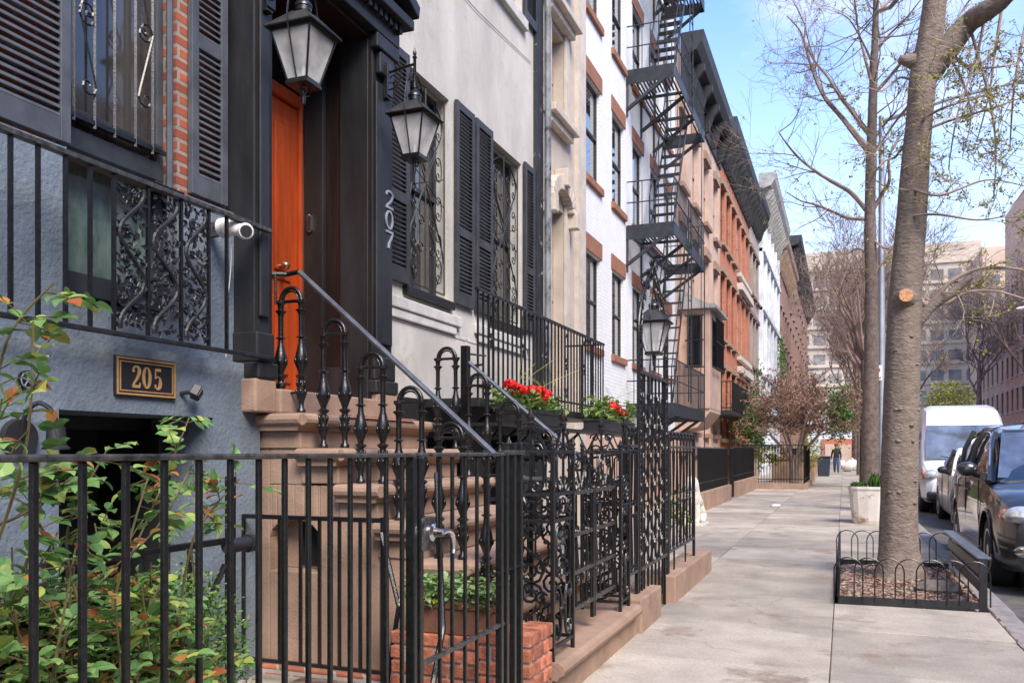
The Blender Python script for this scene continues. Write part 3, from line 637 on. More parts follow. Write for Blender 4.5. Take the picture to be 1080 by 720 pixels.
fr = MB(); fr.box(RX-.07, RX+.02, dop[0]+.013, dop[0]+.108, 1.64, 3.97); fr.box(RX-.07, RX+.02, dop[1]-.098, dop[1]-.056, 1.64, 3.97); fr.box(RX-.07, RX+.025, dop[0]+.013, dop[1]-.056, 3.89, 3.98)
fr.build('door_frame', M['orange'], h7, bevel=.012)
MB().box(RX-.07, RX-.05, dop[0], dop[1], 3.98, 4.37).build('transom', M['glass'], h7)
MB().box(RX-.01, RX+.003, 5.06, 5.12, 2.66, 2.98).build('door_plate', M['brass'], d7, bevel=.003)
MB().tube([(RX, 5.14, 2.66), (RX+.05, 5.14, 2.66)], .012, 8).blob((RX+.07, 5.14, 2.66), (.032, .032, .032), 12, 8).build('handle', M['brass'], d7, smooth=True)
iy = dop[1]-.055                              # door entry phone on the inner jamb
ip = MB(); ip.prism([(RX+.08+.022*math.cos(t*math.pi/8)*1.0, 3.03+.0+(.045 if math.sin(t*math.pi/8) > 0 else -.045)+.022*math.sin(t*math.pi/8)) for t in range(16)], lambda a, b, t: (a, t, b), iy-.02, iy)
ib = ip.build('doorbell', M['chrome'], h7, bevel=.003)
MB().box(RX+.066, RX+.094, iy-.024, iy-.0205, 2.98, 3.08).build('bell_face', M['blackplastic'], ib)
# numbers made of thin ribbons
def ribbon(m, pts, ws, fn, t0, t1):
    P = [Vector((p[0], p[1])) for p in pts]; n = len(P)
    Lh, Rh = [], []
    for i in range(n):
        t = (P[min(i+1, n-1)] - P[max(i-1, 0)]).normalized(); nn = Vector((-t.y, t.x)); w = ws[i] if isinstance(ws, list) else ws
        Lh.append(P[i] + nn*w/2); Rh.append(P[i] - nn*w/2)
    for i in range(n-1):
        q = [Lh[i], Rh[i], Rh[i+1], Lh[i+1]]; m.prism([(v.x, v.y) for v in q], fn, t0, t1)
def digit(ch, serif=False):
    if ch == '2':
        P = catmull([Vector((x, y, 0)) for x, y in ((.10, .72), (.12, .88), (.30, .97), (.50, .88), (.52, .70), (.40, .46), (.18, .22), (.08, .08))], 5)
        n = len(P); W = [(.07 + .09*math.exp(-((i/n-.5)/.22)**2)) if serif else .115 for i in range(n)]
        S = [([(p.x, p.y) for p in P], W), ([(.05, .07), (.56, .07)], .13 if serif else .115)]
        if serif: S += [([(.56, .04), (.58, .24)], .04), ([(.10, .76), (.17, .76)], .12)]
    elif ch == '0':
        P = [(.30 + .23*math.cos(t*math.pi/12), .5 + .47*math.sin(t*math.pi/12)) for t in range(25)]
        S = [(P, [(.05 + .10*abs(math.cos(t*math.pi/12))) if serif else .115 for t in range(25)])]
    elif ch == '5':
        P = catmull([Vector((x, y, 0)) for x, y in ((.14, .52), (.28, .60), (.46, .52), (.52, .32), (.44, .10), (.26, .03), (.10, .12))], 5)
        n = len(P); W = [(.05 + .12*math.exp(-((i/n-.55)/.22)**2)) if serif else .075 for i in range(n)]
        S = [([(p.x, p.y) for p in P], W), ([(.15, .97), (.14, .5)], .045), ([(.13, .91), (.53, .91)], .13)]
        if serif: S += [([(.10, .17), (.17, .17)], .12)]
    else:
        P = catmull([Vector((x, y, 0)) for x, y in ((.54, .92), (.44, .62), (.30, .36), (.24, .03))], 5)
        S = [([(.06, .93), (.56, .93)], .12), ([(p.x, p.y) for p in P], [.10+.05*i/len(P) for i in range(len(P))])]
    return S
def write_digits(m, s, place, h, fn, t0, t1, serif=False, wx=1.0):
    for ch, (ox, oz) in zip(s, place):
        k = 0
        for pts, W in digit(ch, serif):
            W2 = [w*h for w in W] if isinstance(W, list) else W*h
            ribbon(m, [(ox + x*h*wx, oz + y*h) for x, y in pts], W2, fn, t0, t1 + .0004*k); k += 1
ny = 5.63
for ch_, py_ in zip('207', (221, 242, 263)): nm = MB(); write_digits(nm, ch_, [(ny, FZ(407, py_, SX))], .138, lambda a, b, t: (t, a, b), SX+.026, SX+.034, False, 1.5); nm.build('house_number', M['galv'], h7)

# ---------------------------------------------------------------- beige house
XB = -4.2
hb = thing('beige_townhouse', 'narrow beige stucco house with hooded windows between cream and white houses', 'house', (XB, 12, 0))
yb1 = FY(614, XB)
wb = (FY(578, XB)+.05, FY(594, XB)); s_ = FZ(590, 125, XB)
z2 = (FZ(588, 125, XB), FZ(588, 36, XB)); z1_ = (2.35, FZ(590, 222, XB))
ob = [(wb[0], wb[1], z2[0], z2[1], .22), (wb[0], wb[1], z1_[0], z1_[1], .22), (wb[0], wb[1], 9.0, 10.6, .22), (10.4, 11.3, z2[0], z2[1], .2), (10.4, 11.3, 2.35, z1_[1], .2)]
wl = MB(); facade(wl, XB, Y7+.01, yb1-.002, -.9, 12.6, ob); shell(wl, XB, Y7+.01, yb1-.002, -.9, 12.6); wl.build('stucco_wall', M['beige'], hb)
for i, o in enumerate(ob):
    w = window(hb, XB, o[0], o[1], o[2], o[3], dep=.2, frame='wframe_light', pane='glass_pale', fw=.05)
    a, b, c, d = o[:4]
    t = MB(); t.box(XB, XB+.05, b+.001, b+.20, c-.02, d+.1); t.box(XB, XB+.05, a-.20, a-.001, c-.02, d+.1)
    t.build('architrave', M['beigetrim'], w, bevel=.01)
    if d in (z1_[1],):
        t = MB(); ac = (a+b)/2; hw = (b-a)/2+.26
        arc = [(ac + hw*math.cos(math.pi*k/12), d + .02 + hw*.75*math.sin(math.pi*k/12)) for k in range(13)]; arc2 = [(ac + (hw-.2)*math.cos(math.pi*k/12), d + (hw-.2)*.6*math.sin(math.pi*k/12)) for k in range(13)]
        for k in range(12): t.prism([arc[k], arc2[k], arc2[k+1], arc[k+1]], lambda p, q, u: (u, p, q), XB, XB+.16)
        t.box(XB, XB+.22, ac-.09, ac+.09, d+hw*.5, d+hw*.75+.12)
        t.box(XB, XB+.2, a-.3, a-.12, d-.22, d+.05); t.box(XB, XB+.2, b+.12, b+.3, d-.22, d+.05)
        t.build('arched_hood', M['beigetrim'], w, bevel=.015)
    else:
        t = MB(); t.box(XB, XB+.14, a-.24, b+.24, d+.102, d+.22); t.box(XB, XB+.24, a-.32, b+.32, d+.222, d+.32); t.build('hood', M['beigetrim'], w, bevel=.015)
        t = MB(); t.box(XB, XB+.2, a-.28, b+.28, c-.14, c-.022); t.box(XB, XB+.12, a-.2, b+.2, c-.26, c-.142); t.build('moulded_sill', M['beigetrim'], w, bevel=.015)
MB().box(XB, XB+.07, FY(606, XB), yb1-.004, -.9, 12.6).build('corner_strip', M['beigetrim'], hb)
cornice(hb, XB, Y7+.01, yb1-.01, 13.1, .5, .8, M['cornice_dark'], 6)

# ---------------------------------------------------------------- white painted brick house
hw_ = thing('white_brick_townhouse', 'white painted brick house with brown window lintels behind the fire escape', 'house', (XB, 18, 0))
yw0, yw1 = yb1, FY(712, XB)
cols = [(617.5, 627.5), (645.5, 653.5), (667, 674), (686, 692), (700, 704.5)]
rowsz = [(FZ(617.5, 362, XB), FZ(617.5, 262, XB)), (FZ(617.5, 183, XB), FZ(617.5, 76, XB)), (FZ(617.5, 3, XB), FZ(617.5, -100, XB))]
ow = []
for a, b in cols:
    ya = FY(a, XB); yb = ya + 0.98
    for c, d in rowsz: ow.append((ya, yb, c, d, .2))
    ow.append((ya, yb, -.6, 1.4, .2))
wl = MB(); facade(wl, XB, yw0, yw1-.002, -.9, 13.2, ow); shell(wl, XB, yw0, yw1-.002, -.9, 13.2); wl.build('brick_wall', M['whitebrick'], hw_)
for i, o in enumerate(ow): window(hw_, XB, *o[:4], dep=.11, pane='glass', sill=.13 if i % 4 != 0 or True else None, sillm='brownlintel', lintel=.30, lintm='brownlintel', lproj=.02)
MB().box(XB, XB+.03, yw0+.01, yw1-.01, -.9, 1.6).build('basement_render', M['pink'], hw_)
cornice(hw_, XB, yw0, yw1-.01, 13.9, .5, .8, M['cornice_dark'], 10)

# ---------------------------------------------------------------- pink house with bay
def simple_house(name, label, X, y0, y1, top, wallm, ncol, rows, cm, ww=.95, first=.9, sill=.14, lintel=.2, lm='brown', frame='wframe', pane='glass', base=-.9, corn=True, cproj=.62, ch=1.5, group=None, sg=1, depth=9):
    h = thing(name, label, 'house', (X, (y0+y1)/2, 0), group=group)
    ops = []
    for k in range(ncol):
        yc = y0 + (y1-y0)*(k+.5)/ncol
        for c, d in rows: ops.append((yc-ww/2, yc+ww/2, c, d, .2))
    m = MB(); facade(m, X, y0+.002, y1-.002, base, top, ops, sg=sg); shell(m, X, y0+.002, y1-.002, base, top, depth, sg=sg); m.build('wall', wallm, h)
    for o in ops: window(h, X, *o[:4], dep=.14, sill=sill, lintel=lintel, sillm=lm, lintm=lm, frame=frame, pane=pane, lproj=.1, sproj=.14, sg=sg)
    if corn: cornice(h, X, y0+.01, y1-.01, top+.5, cproj, ch, cm, max(4, int((y1-y0)/.8)))
    return h
yp0, yp1 = yw1, FY(759, XB)
rp3 = [(1.9, 4.3), (5.6, 7.6), (8.7, 10.7)]
hp = simple_house('pink_townhouse', 'pink stucco house with projecting bay window and heavy dark cornice', XB, yp0, yp1, 12.4, M['pink'], 4, [(-.6, 1.2)] + rp3, M['cornice_dark'], ww=1.0, frame='wframe_light', lintel=.28, corn=False)
cornice(hp, XB, yp0+.9, yp1-.01, 12.9, .62, 1.4, M['cornice_dark'], 5)
# the bay
bx = -3.35; b0 = FY(759, bx)-1.9; b1 = FY(759, bx)+.25; zb0, zb1 = FZ(759, 434, bx), FZ(759, 336, bx)
bm = MB(); bm.box(XB, bx, b0, b1, zb0, zb1)
bm.prism([(XB, zb0-.6), (XB, zb0-.002), (bx, zb0-.002), (bx, zb0-.08), (bx-.35, zb0-.5)], lambda a, b, t: (a, t, b), b0+.05, b1-.05)
ba = bm.build('bay', M['pink'], hp, bevel=.02)
rf = MB(); rf.prism([(XB, zb1+.62), (XB, zb1), (bx+.18, zb1), (bx+.18, zb1+.08), (bx-.15, zb1+.17), (bx-.45, zb1+.34)], lambda a, b, t: (a, t, b), b0-.15, b1+.15)
rf.build('bay_roof', M['cornice_grey'], ba)
bwm = MB(); zg0, zg1 = zb0 + (zb1-zb0)*.44, zb0 + (zb1-zb0)*.93
bwm.box(XB+.25, bx-.2, b0-.03, b0-.002, zg0, zg1); bwm.box(bx+.002, bx+.03, b0+.3, b1-.3, zg0, zg1); bwm.build('bay_window', M['glass'], ba)
gr = MB()
for k in range(7): xx = XB+.28 + k*(bx-XB-.5)/6; gr.tube([(xx, b0-.12, zg0-.1), (xx, b0-.12, zg1+.05)], .011, 4)
for k in range(13): yy = b0+.32 + k*(b1-b0-.64)/12; gr.tube([(bx+.12, yy, zg0-.1), (bx+.12, yy, zg1+.05)], .011, 4)
for zz in (zg0-.06, (zg0+zg1)/2, zg1): gr.box(XB+.2, bx-.15, b0-.14, b0-.11, zz-.02, zz+.02); gr.box(bx+.11, bx+.14, b0+.25, b1-.25, zz-.02, zz+.02)
gr.build('bay_grille', M['iron'], ba)
# orange houses
yo1, yo2 = FY(776, XB), FY(790, XB)
rr3 = [(1.8, 4.4), (5.5, 7.9), (9.0, 11.1)]
ho = simple_house('orange_brick_townhouse', 'bright orange brick house with separate window hoods and black parlour balcony', XB, yp1, yo1, 12.9, M['orangebrick'], 3, [(-.5, 1.2)] + rr3, M['cornice_dark'], ww=1.05)
hq = simple_house('orange_brick_townhouse', 'orange brick house with tall paired windows under shared pale lintels, further along', XB, yo1, yo2, 12.9, M['orangebrick2'], 3, [(-.5, 1.2)] + rr3, M['cornice_dark'], ww=1.1, frame='wframe_light')
t = MB()
for zz in (4.4, 7.9): MB().box(XB, XB+.25, yo1+.3, yo2-.3, zz+.21, zz+.5).build('shared_lintel', M['beigetrim'], hq, bevel=.02)
for zz in (5.36, 8.86): MB().box(XB, XB+.18, yo1+.3, yo2-.3, zz-.2, zz).build('shared_sill', M['beigetrim'], hq, bevel=.02)
yt = FY(800, XB)
ht = simple_house('taupe_townhouse', 'taupe stucco house beyond the orange brick houses', XB, yo2, yt, 13.3, M['taupe'], 3, [(-.5, 1.2)] + rr3, M['cornice_dark'], ww=1.1, lm='browndark')
yn = FY(819, XB)
hn = simple_house('pale_ornate_townhouse', 'pale grey ornate house with deep carved cornice in mid distance', XB, yt, yn, 15.5, M['paleornate'], 5, [(-.5, 1.4), (2.2, 4.9), (6.0, 8.4), (9.4, 11.6), (12.3, 13.8)], M['cornice_grey'], ww=1.2, lm='stone', cproj=.9, ch=1.9)
t = MB()
for k in range(6): yy = yt + .3 + (yn-yt-.6)*k/5; t.box(XB, XB+.22, yy-.2, yy+.2, .5, 14.0)
for zz in (1.8, 5.4, 8.9, 12.0): t.box(XB, XB+.3, yt+.1, yn-.1, zz-.12, zz+.12)
t.build('pilaster_order', M['paleornate'], hn, bevel=.03)
yg = FY(832, XB)
hg = simple_house('far_brick_townhouse', 'brown brick house beyond the pale ornate one', XB, yn, yg, 15.0, M['farbrick'], 5, [(-.5, 1.4), (2.2, 4.9), (6.0, 8.4), (9.4, 11.6)], M['brown'], ww=1.2, cproj=.8, ch=1.6)
simple_house('far_brick_townhouse', 'last dark-corniced brick house before the cross street on the left', XB, yg, 112, 18.5, M['farbrick'], 9, [(-.5, 1.6), (2.2, 4.9), (6.0, 8.4), (9.4, 11.6), (13, 15.2)], M['cornice_dark'], ww=1.3, cproj=1.0, ch=2.0)
# low ivy wall / dark wing at x 848..870
# far pale block across the cross street
def far_block(name, label, x0, x1, y0, z1, wallm, nx, nz, wcol, seed=1):
    h = thing(name, label, 'apartment block', ((x0+x1)/2, y0, 0))
    m = MB(); m.box(x0, x1, y0, y0+18, -1.4, z1); m.build('wall', wallm, h)
    rr = rng(seed)
    for k in range(nz):
        z = 3.2 + k*(z1-6)/nz
        for i in range(nx):
            xx = x0 + (x1-x0)*(i+.5)/nx; w = (x1-x0)/nx*.36
            f = MB(); f.box(xx-w, xx+w, y0-.08, y0-.002, z, z+(z1-6)/nz*.5); f.build('window', M[wcol], h)
    s = MB()
    for k in range(nz+1): z = 2.5 + k*(z1-6)/nz; s.box(x0-.2, x1+.2, y0-.35, y0-.001, z, z+.4)
    s.build('floor_band', wallm, h); return h
M['farconc'] = mat('far_pale_concrete', (.50, .41, .33), .9, 0, .1, .3)
M['farglass'] = mat('far_window_glass', (.22, .21, .20), .7, 0, .3, .3, spec=.3)
M['farcream'] = mat('far_cream_brick', (.56, .41, .31), .9, 0, .12, .4)
M['farbrick2'] = brickmat('far_reddish_brick', (0.72, 0.42, 0.29), (0.62, 0.34, 0.23), (0.5, 0.40, 0.34), var=0.15)
far_block('concrete_block', 'big pale concrete block with ribbon windows closing the street end', -44, 22, 165, 37.5, M['farconc'], 24, 9, 'farglass', 2)
far_block('cream_apartment_block', 'cream brick apartment block at the right end beyond the bare trees', 20, 60, 150, 33, M['farcream'], 14, 9, 'farglass', 3)
# shopfront bit at street end
sh = thing('corner_shop', 'white walled corner shop with orange front at the end of the sidewalk', 'shop', (1, 134, 0))
MB().box(-9, 8, 134, 144, -1.4, 7.5).build('wall', M['paleornate'], sh)
MB().box(-3, 7.6, 133.7, 133.99, -1.0, 3.2).build('shopfront', M['orangebrick'], sh)
for k in range(5): MB().box(-2.6+k*2.0, -1.0+k*2.0, 133.6, 133.69, -.4, 2.4).build('shop_window', M['farcream'], sh)
# houses across the street (right)
XR = 14.5
def right_house(y0, y1, top, wm, label, ncol, lm='stone', rows=((1.4, 3.8), (5.0, 7.0), (8.2, 10.2))):
    return simple_house('rowhouse', label, XR, y0, y1, top, M[wm], ncol, list(rows), M['cornice_grey'], ww=1.1, lm=lm, sg=-1, corn=False, base=-.5)
right_house(68, 76, 13.5, 'farbrick', 'red brick rowhouse with white window trim at the right picture edge', 3, rows=((1.4, 3.8), (5.0, 7.0), (8.2, 10.2), (11.2, 12.6)))
right_house(76, 84, 24, 'farbrick2', 'taller red brick house behind bare branches on the right', 3, rows=((1.4, 3.8), (5.0, 7.0), (8.2, 10.2), (11.4, 13.4), (14.6, 16.6), (17.8, 19.8)))
right_house(84, 94, 24, 'farbrick2', 'reddish-brown house further along the right side of the street', 4, rows=((1.4, 3.8), (5.0, 7.0), (8.2, 10.2), (11.4, 13.4), (14.6, 16.6)))
right_house(94, 112, 15, 'farcream', 'cream house at the far end of the right side', 6, rows=((1.4, 3.8), (5.0, 7.0), (8.2, 10.2), (11.4, 13.4)))

# rows on both sides beside and behind the viewpoint (what the windows, cars and iron reflect)
for k, (a, b, top, wm, lab) in enumerate(((-34, -22, 13, 'redbrick', 'old red brick rowhouse across the street, far behind the viewpoint'), (-22, -12, 12.5, 'taupe', 'taupe rowhouse across the street behind the viewpoint'), (-12, -3, 13, 'orangebrick', 'orange brick rowhouse across the street beside the viewpoint'), (-3, 6, 12.5, 'beige', 'beige rowhouse across the street opposite the blue-grey house'), (6, 15, 13.4, 'redbrick', 'red brick rowhouse opposite the fire escape house'), (15, 25, 12.4, 'pink', 'pink rowhouse across the street opposite the bay window'), (25, 34, 13.5, 'farbrick', 'brown brick rowhouse across the street opposite the orange houses'), (34, 44, 12.6, 'taupe', 'taupe rowhouse across the street opposite the russet tree'), (44, 55, 13, 'redbrick', 'red brick rowhouse across the street at mid block'), (55, 67.9, 12.6, 'beige', 'beige rowhouse across the street before the visible brick one'))):
    right_house(a, b, top, wm, lab, 3)
simple_house('rowhouse', 'brick rowhouse left of the blue-grey house, outside the picture', XW, -16, -3.01, 12.5, M['redbrick'], 4, [(2.2, 4.4), (5.6, 7.6), (8.8, 10.6)], M['cornice_dark'], corn=False)
# ================================================================ STOOP OF 207
SY0, SY1 = 4.30, 5.97
st = thing('brownstone_stoop', 'brownstone stoop of moulded steps rising to the orange door', 'stoop', (-2.4, SY0, 0))
fx = [-2.98 + .265*k for k in range(6)]; fz = [1.55 - .21*k for k in range(6)]
def nosing_step(x0, x1, z, h, nm='step'):
    """slab with rounded nosing, then cove and riser block below"""
    m = MB()
    prof = [(0, 0), (0, .0)]
    R_ = .038; ys = (SY0-.045, SY1)
    pts = [(x0, z), (x1-.01, z)] + [(x1 - .01 + R_*math.sin(a*math.pi/6), z - R_ + R_*math.cos(a*math.pi/6)) for a in range(1, 6)] + [(x1-.01, z-2*R_), (x1-.035, z-2*R_-.004), (x1-.045, z-2*R_-.03), (x0, z-2*R_-.03)]
    m.prism(pts, lambda a, b, t: (a, t, b), ys[0], ys[1])
    # nosing turned along the near side
    m.tube([(x0, ys[0]+.004, z-R_), (x1-.01, ys[0]+.004, z-R_)], R_-.001, 10)
    o = m.build(nm, M['brown'], st, bevel=.004)
    b = MB(); b.box(x0, x1-.05, SY0, SY1-.02, z-h, z-2*R_-.0305); b.build('riser', M['brown'], o, bevel=.006)
    return o
for k in range(6):
    nosing_step(-3.44 if k == 0 else fx[k-1]-.045, fx[k], fz[k], .21)
sw = MB(); NN0, NN1 = AX(284, 4.31), AX(337, 4.31)
# side wall with arched niche, flush under the steps
nic = (-2.98, -2.66, .58, 1.02)
segs = [(-3.44, -2.98), (-2.98, -2.66), (-2.66, -2.715+.02)]
def wallbox(x0, x1, z1): sw.box(x0, x1, SY0+.012, SY0+.40, -.06, z1)
wallbox(-3.44, NN0, 1.34); sw.box(NN0+.001, -3.0, SY0+.012, SY0+.39, 1.121, 1.338); wallbox(NN1, -2.767, 1.12)
ztop = lambda x: fz[0]-.21 if x < fx[0]-.04 else fz[min(5, int((x - fx[0]+.05)/.265)+1)] - .1
sw.box(NN0+.001, NN1-.001, SY0+.012, SY0+.40, -.06, .60)
n0, n1 = NN0+.001, NN1-.001; cxn = (n0+n1)/2; rn = (n1-n0)/2
for k in range(8):
    a0, a1 = math.pi*k/8, math.pi*(k+1)/8
    p = [(cxn+rn*math.cos(a0), .80+rn*.62*math.sin(a0)), (cxn+rn*math.cos(a0), 1.12), (cxn+rn*math.cos(a1), 1.12), (cxn+rn*math.cos(a1), .80+rn*.62*math.sin(a1))]
    sw.prism(p, lambda a, b, t: (a, t, b), SY0+.012, SY0+.16)
sw.box(n0, n1, SY0+.16, SY0+.2, .6, 1.12)
for k in range(2, 6): x0 = fx[k-1]-.05; sw.box(x0, fx[k]-.051, SY0+.012, SY0+.40, -.06, fz[k]-.2)
sw.box(-3.44, -3.0, SY0+.41, SY1-.02, -.06, 1.3)
sw.build('side_wall', M['brown'], st, bevel=.01)
MB().box(AX(311, 4.4), n1+.001, SY0+.150, SY0+.158, .62, .98).build('niche_dark_sheet', M['painted_dark'], st)  # thin dark sheet painted for the shaded hole, no opening behind it
MB().box(-3.3, -2.2, SY0-.03, SY0+.011, -.06, .03).build('brick_footing', M['pierbrick'], st, bevel=.005)
th_ = MB(); th_.box(-3.46, XW+.28, 4.30, 5.49, 1.551, 1.70); th_.box(XW-.43, -3.461, 4.31, 5.48, 1.5, 1.702)
th_.box(-3.44, XW+.25, 4.10, 4.298, 1.552, 1.75); th_.box(-3.44, XW+.25, 5.492, 5.85, 1.552, 1.75); th_.build('threshold', M['brown'], st, bevel=.012)
box_part('step_mat', M['pierbrick'], st, -2.96, -2.93, 4.7, 5.6, 1.551, 1.556)
# ---------------------------------------------------------------- kerb walls (plinths) of the front fences
pl = thing('brownstone_plinth', 'moulded brownstone kerb under the ornate gate beside the brick pier', 'plinth', (-1.5, 4.2, 0))
c = MB(); c.box(-1.85, -1.40, 4.20, 6.12, -.05, .13); pb = c.build('base', M['brown'], pl, bevel=.01)
pts = [(-1.95, .23), (-1.37, .23), (-1.345, .215), (-1.335, .19), (-1.345, .165), (-1.37, .15), (-1.38, .131), (-1.95, .131)]
MB().prism(pts, lambda a, b, t: (a, t, b), 4.19, 6.02).build('moulded_cap', M['brown'], pl, bevel=.004)
p2 = thing('brownstone_plinth', 'short square brownstone block next to the basement steps', 'plinth', (-1.5, 6.4, 0))
MB().box(-1.62, -1.37, 6.13, 6.85, -.9, .245).build('block', M['brown'], p2, bevel=.012)
p3 = thing('brownstone_plinth', 'long low brownstone block at the far end of the ornate fence', 'plinth', (-1.5, 8.4, 0))
MB().box(-1.62, -1.37, 7.47, 9.65, -.9, .235).build('block', M['brown'], p3, bevel=.012)
bsn = thing('basement_stairwell', 'brown walled opening with steps going down between the two brownstone blocks', 'stairwell', (-2, 7.1, -.9))
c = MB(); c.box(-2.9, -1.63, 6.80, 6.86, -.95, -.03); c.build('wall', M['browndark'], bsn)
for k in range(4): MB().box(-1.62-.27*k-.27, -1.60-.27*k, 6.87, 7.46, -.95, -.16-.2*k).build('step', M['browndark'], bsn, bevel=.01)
# ---------------------------------------------------------------- brick pier and wall by the gate
bp = thing('brick_wall_pier', 'low orange brick wall ending in a pier beside the near gate', 'wall', (-1.8, 3.84, 0))
FX = -1.43
def bricks(x0, x1, y0, y1, z1, nm, nx, ny):
    r_ = rng(int(x1*100)+900); mb = MB(); ch = .074; g_ = .013; z = z1; row = 0
    while z > -.05:
        bx = (x1-x0)/nx; by = (y1-y0)/ny; off = (row % 2)*.5
        cuts = sorted({x0, x1} | {x0+bx*(i+off) for i in range(nx+1) if x0+.03 < x0+bx*(i+off) < x1-.03})
        for i in range(len(cuts)-1):
            a = cuts[i] + (g_/2 if i else 0); b = cuts[i+1] - (g_/2 if i < len(cuts)-2 else 0)
            js = sorted({y0, y1} | {y0+by*(j+off) for j in range(ny+1) if y0+.03 < y0+by*(j+off) < y1-.03})
            for j in range(len(js)-1):
                c = js[j] + (g_/2 if j else 0); d = js[j+1] - (g_/2 if j < len(js)-2 else 0); t = r_.uniform(-.002, .002)
                mb.box(a+t, b+t, c+t, d+t, z-ch+g_, z)
        z -= ch; row += 1
    o = mb.build(nm, M['brickunit'], bp, bevel=.006); MB().box(x0+.012, x1-.012, y0+.012, y1-.012, -.1, z1-.008).build('mortar', M['mortar'], o)
bricks(-2.17, -1.685, 3.86, 4.14, .40, 'wall', 3, 2); bricks(-1.679, -1.40, 3.84, 4.18, .44, 'pier', 2, 4)
# ================================================================ FENCE OF 205
f5 = thing('iron_fence', 'plain black picket fence across the rose bed of the blue-grey house', 'fence', (FX, .5, 0))
pitch = .1112; yb = FY(437.5, FX)
def picket_obj(par, x, yy, z0, z1, t=.0071, first=None, name='picket'):
    if first is not None:
        o = first.copy(); col.objects.link(o); o.parent = par; o.location = Vector((x, yy, 0)) - ORG[par.name]; return o
    o = MB().box(-t, t, -t, t, z0, z1).build(name, M['iron'], par, local=True, bevel=.003); o.location = Vector((x, yy, 0)) - ORG[par.name]; return o
fp = None; y = FY(424, FX)
ys_f = []
while y > .35: ys_f.append(y); y -= pitch
for y in ys_f: o = picket_obj(f5, FX, y, .06, 1.30, first=fp); fp = fp or o
rm = MB(); rm.box(FX-.017, FX+.017, .3, 2.70, 1.300, 1.315); rm.build('top_rail', M['iron_worn'], f5, bevel=.005)
MB().box(FX-.012, FX+.012, .3, 2.68, .18, .20).build('bottom_rail', M['iron_worn'], f5)
for yy in (FY(432, FX), FY(438, FX)-.0): pass
MB().box(FX-.018, FX+.018, FY(434, FX)-.012, FY(434, FX)+.012, .02, 1.30).build('latch_post', M['iron'], f5, bevel=.003)
g5 = thing('iron_gate', 'plain black picket gate with lever handle next to the brick pier', 'gate', (FX, 2.75, 0))
fp = None
gy0 = FY(440.5, FX)
for px in (464, 477, 490.5, 503, 514.5): y = FY(px, FX); o = picket_obj(g5, FX, y, .08, 1.30, first=fp); fp = fp or o
gb = MB()
for y in (gy0+.006, FY(527, FX)): gb.box(FX-.015, FX+.015, y-.014, y+.014, .06, 1.30)
MB().box(FX-.017, FX+.017, gy0, 3.60, 1.301, 1.316).build('top_rail', M['iron_worn'], g5, bevel=.005)
MB().box(FX-.012, FX+.012, gy0, 3.56, .54, .557).build('middle_rail', M['iron_worn'], g5, bevel=.004)
for y in (gy0+.006, FY(527, FX)): MB().box(FX-.015, FX+.015, y-.014, y+.014, .06, 1.30).build('gate_stile', M['iron'], g5, bevel=.003)
hp_ = thing('gate_post', 'slim black hinge post pair standing against the brick pier', 'post', (FX, 3.62, 0))
for px in (533, 541, 548): y = FY(px, FX); MB().box(FX-.014, FX+.014, y-.013, y+.013, .05, 1.36).build('post_bar', M['iron'], hp_, bevel=.003)
MB().box(FX-.02, FX+.02, FY(529, FX), FY(550, FX), 1.305, 1.326).build('cap_rail', M['iron_worn'], hp_, bevel=.004)
MB().tube([(FX, 3.5, .78), (FX, 3.84, .78)], .006, 4).build('hinge', M['iron'], hp_)
lk = MB(); ly = gy0+.01; lk.box(FX-.02, FX+.022, ly-.01, ly+.09, .96, 1.08); lb = lk.build('lock_box', M['iron_worn'], g5, bevel=.004)
lh = MB(); lh.lathe([(.032, 0), (.032, .008), (.018, .016), (.014, .05)], (0, 0, 0), 14)
mt_ = Matrix.Translation((FX+.022, ly+.055, 1.025)) @ Matrix.Rotation(R(90), 4, 'Y'); lh.v = [mt_ @ p for p in lh.v]
lh.tube(catmull([(FX+.068, ly+.052, 1.027), (FX+.072, ly+.09, 1.03), (FX+.072, ly+.13, 1.01), (FX+.07, ly+.15, .965), (FX+.07, ly+.148, .94)], 5), [.011]*11+[.009]*10, 8)
lh.build('handle', M['chrome'], lb, smooth=True)
# stay brace seen behind the gate
MB().tube([(FX-.3, 3.5, 1.22), (FX-.05, 3.05, .62), (FX-.02, 2.8, .2)], .012, 6).build('stay_rod', M['iron'], g5)
# ---------------------------------------------------------------- inner rails of the sunken entry
r1 = thing('iron_railing', 'thin black railing in front of the stoop side wall with arched niche', 'railing', (-2.9, 4.1, 0))
MB().box(-3.29, -2.34, 4.085, 4.115, .93, .955).build('top_rail', M['iron'], r1, bevel=.003)
MB().box(-3.29, -2.34, 4.09, 4.11, .10, .12).build('bottom_rail', M['iron'], r1)
for px in (257, 295, 317, 337, 358, 380): x = AX(px, 4.1); MB().box(x-.008, x+.008, 4.092, 4.108, .12, .93).build('picket', M['iron'], r1)
MB().box(-2.36, -2.325, 4.083, 4.118, .0, .96).build('post', M['iron'], r1)
MB().tube([(-2.34, 4.06, .88), (-2.2, 4.0, .5), (-2.25, 3.95, .06)], .013, 6).build('brace', M['iron'], r1)
r2 = thing('iron_railing', 'black gate rail with round closer behind the rose bush', 'railing', (-2.85, 3.3, 0))
xr = -2.75
MB().box(xr-.014, xr+.014, FY(45, xr), FY(245, xr), .88, .91).build('top_rail', M['iron'], r2, bevel=.003)
for px in (48, 92, 150, 200): y = FY(px, xr); MB().box(xr-.008, xr+.008, y-.008, y+.008, 0, .88).build('picket', M['iron'], r2)
y = FY(243, xr); MB().box(xr-.018, xr+.018, y-.018, y+.018, 0, 1.2).build('post', M['iron'], r2)
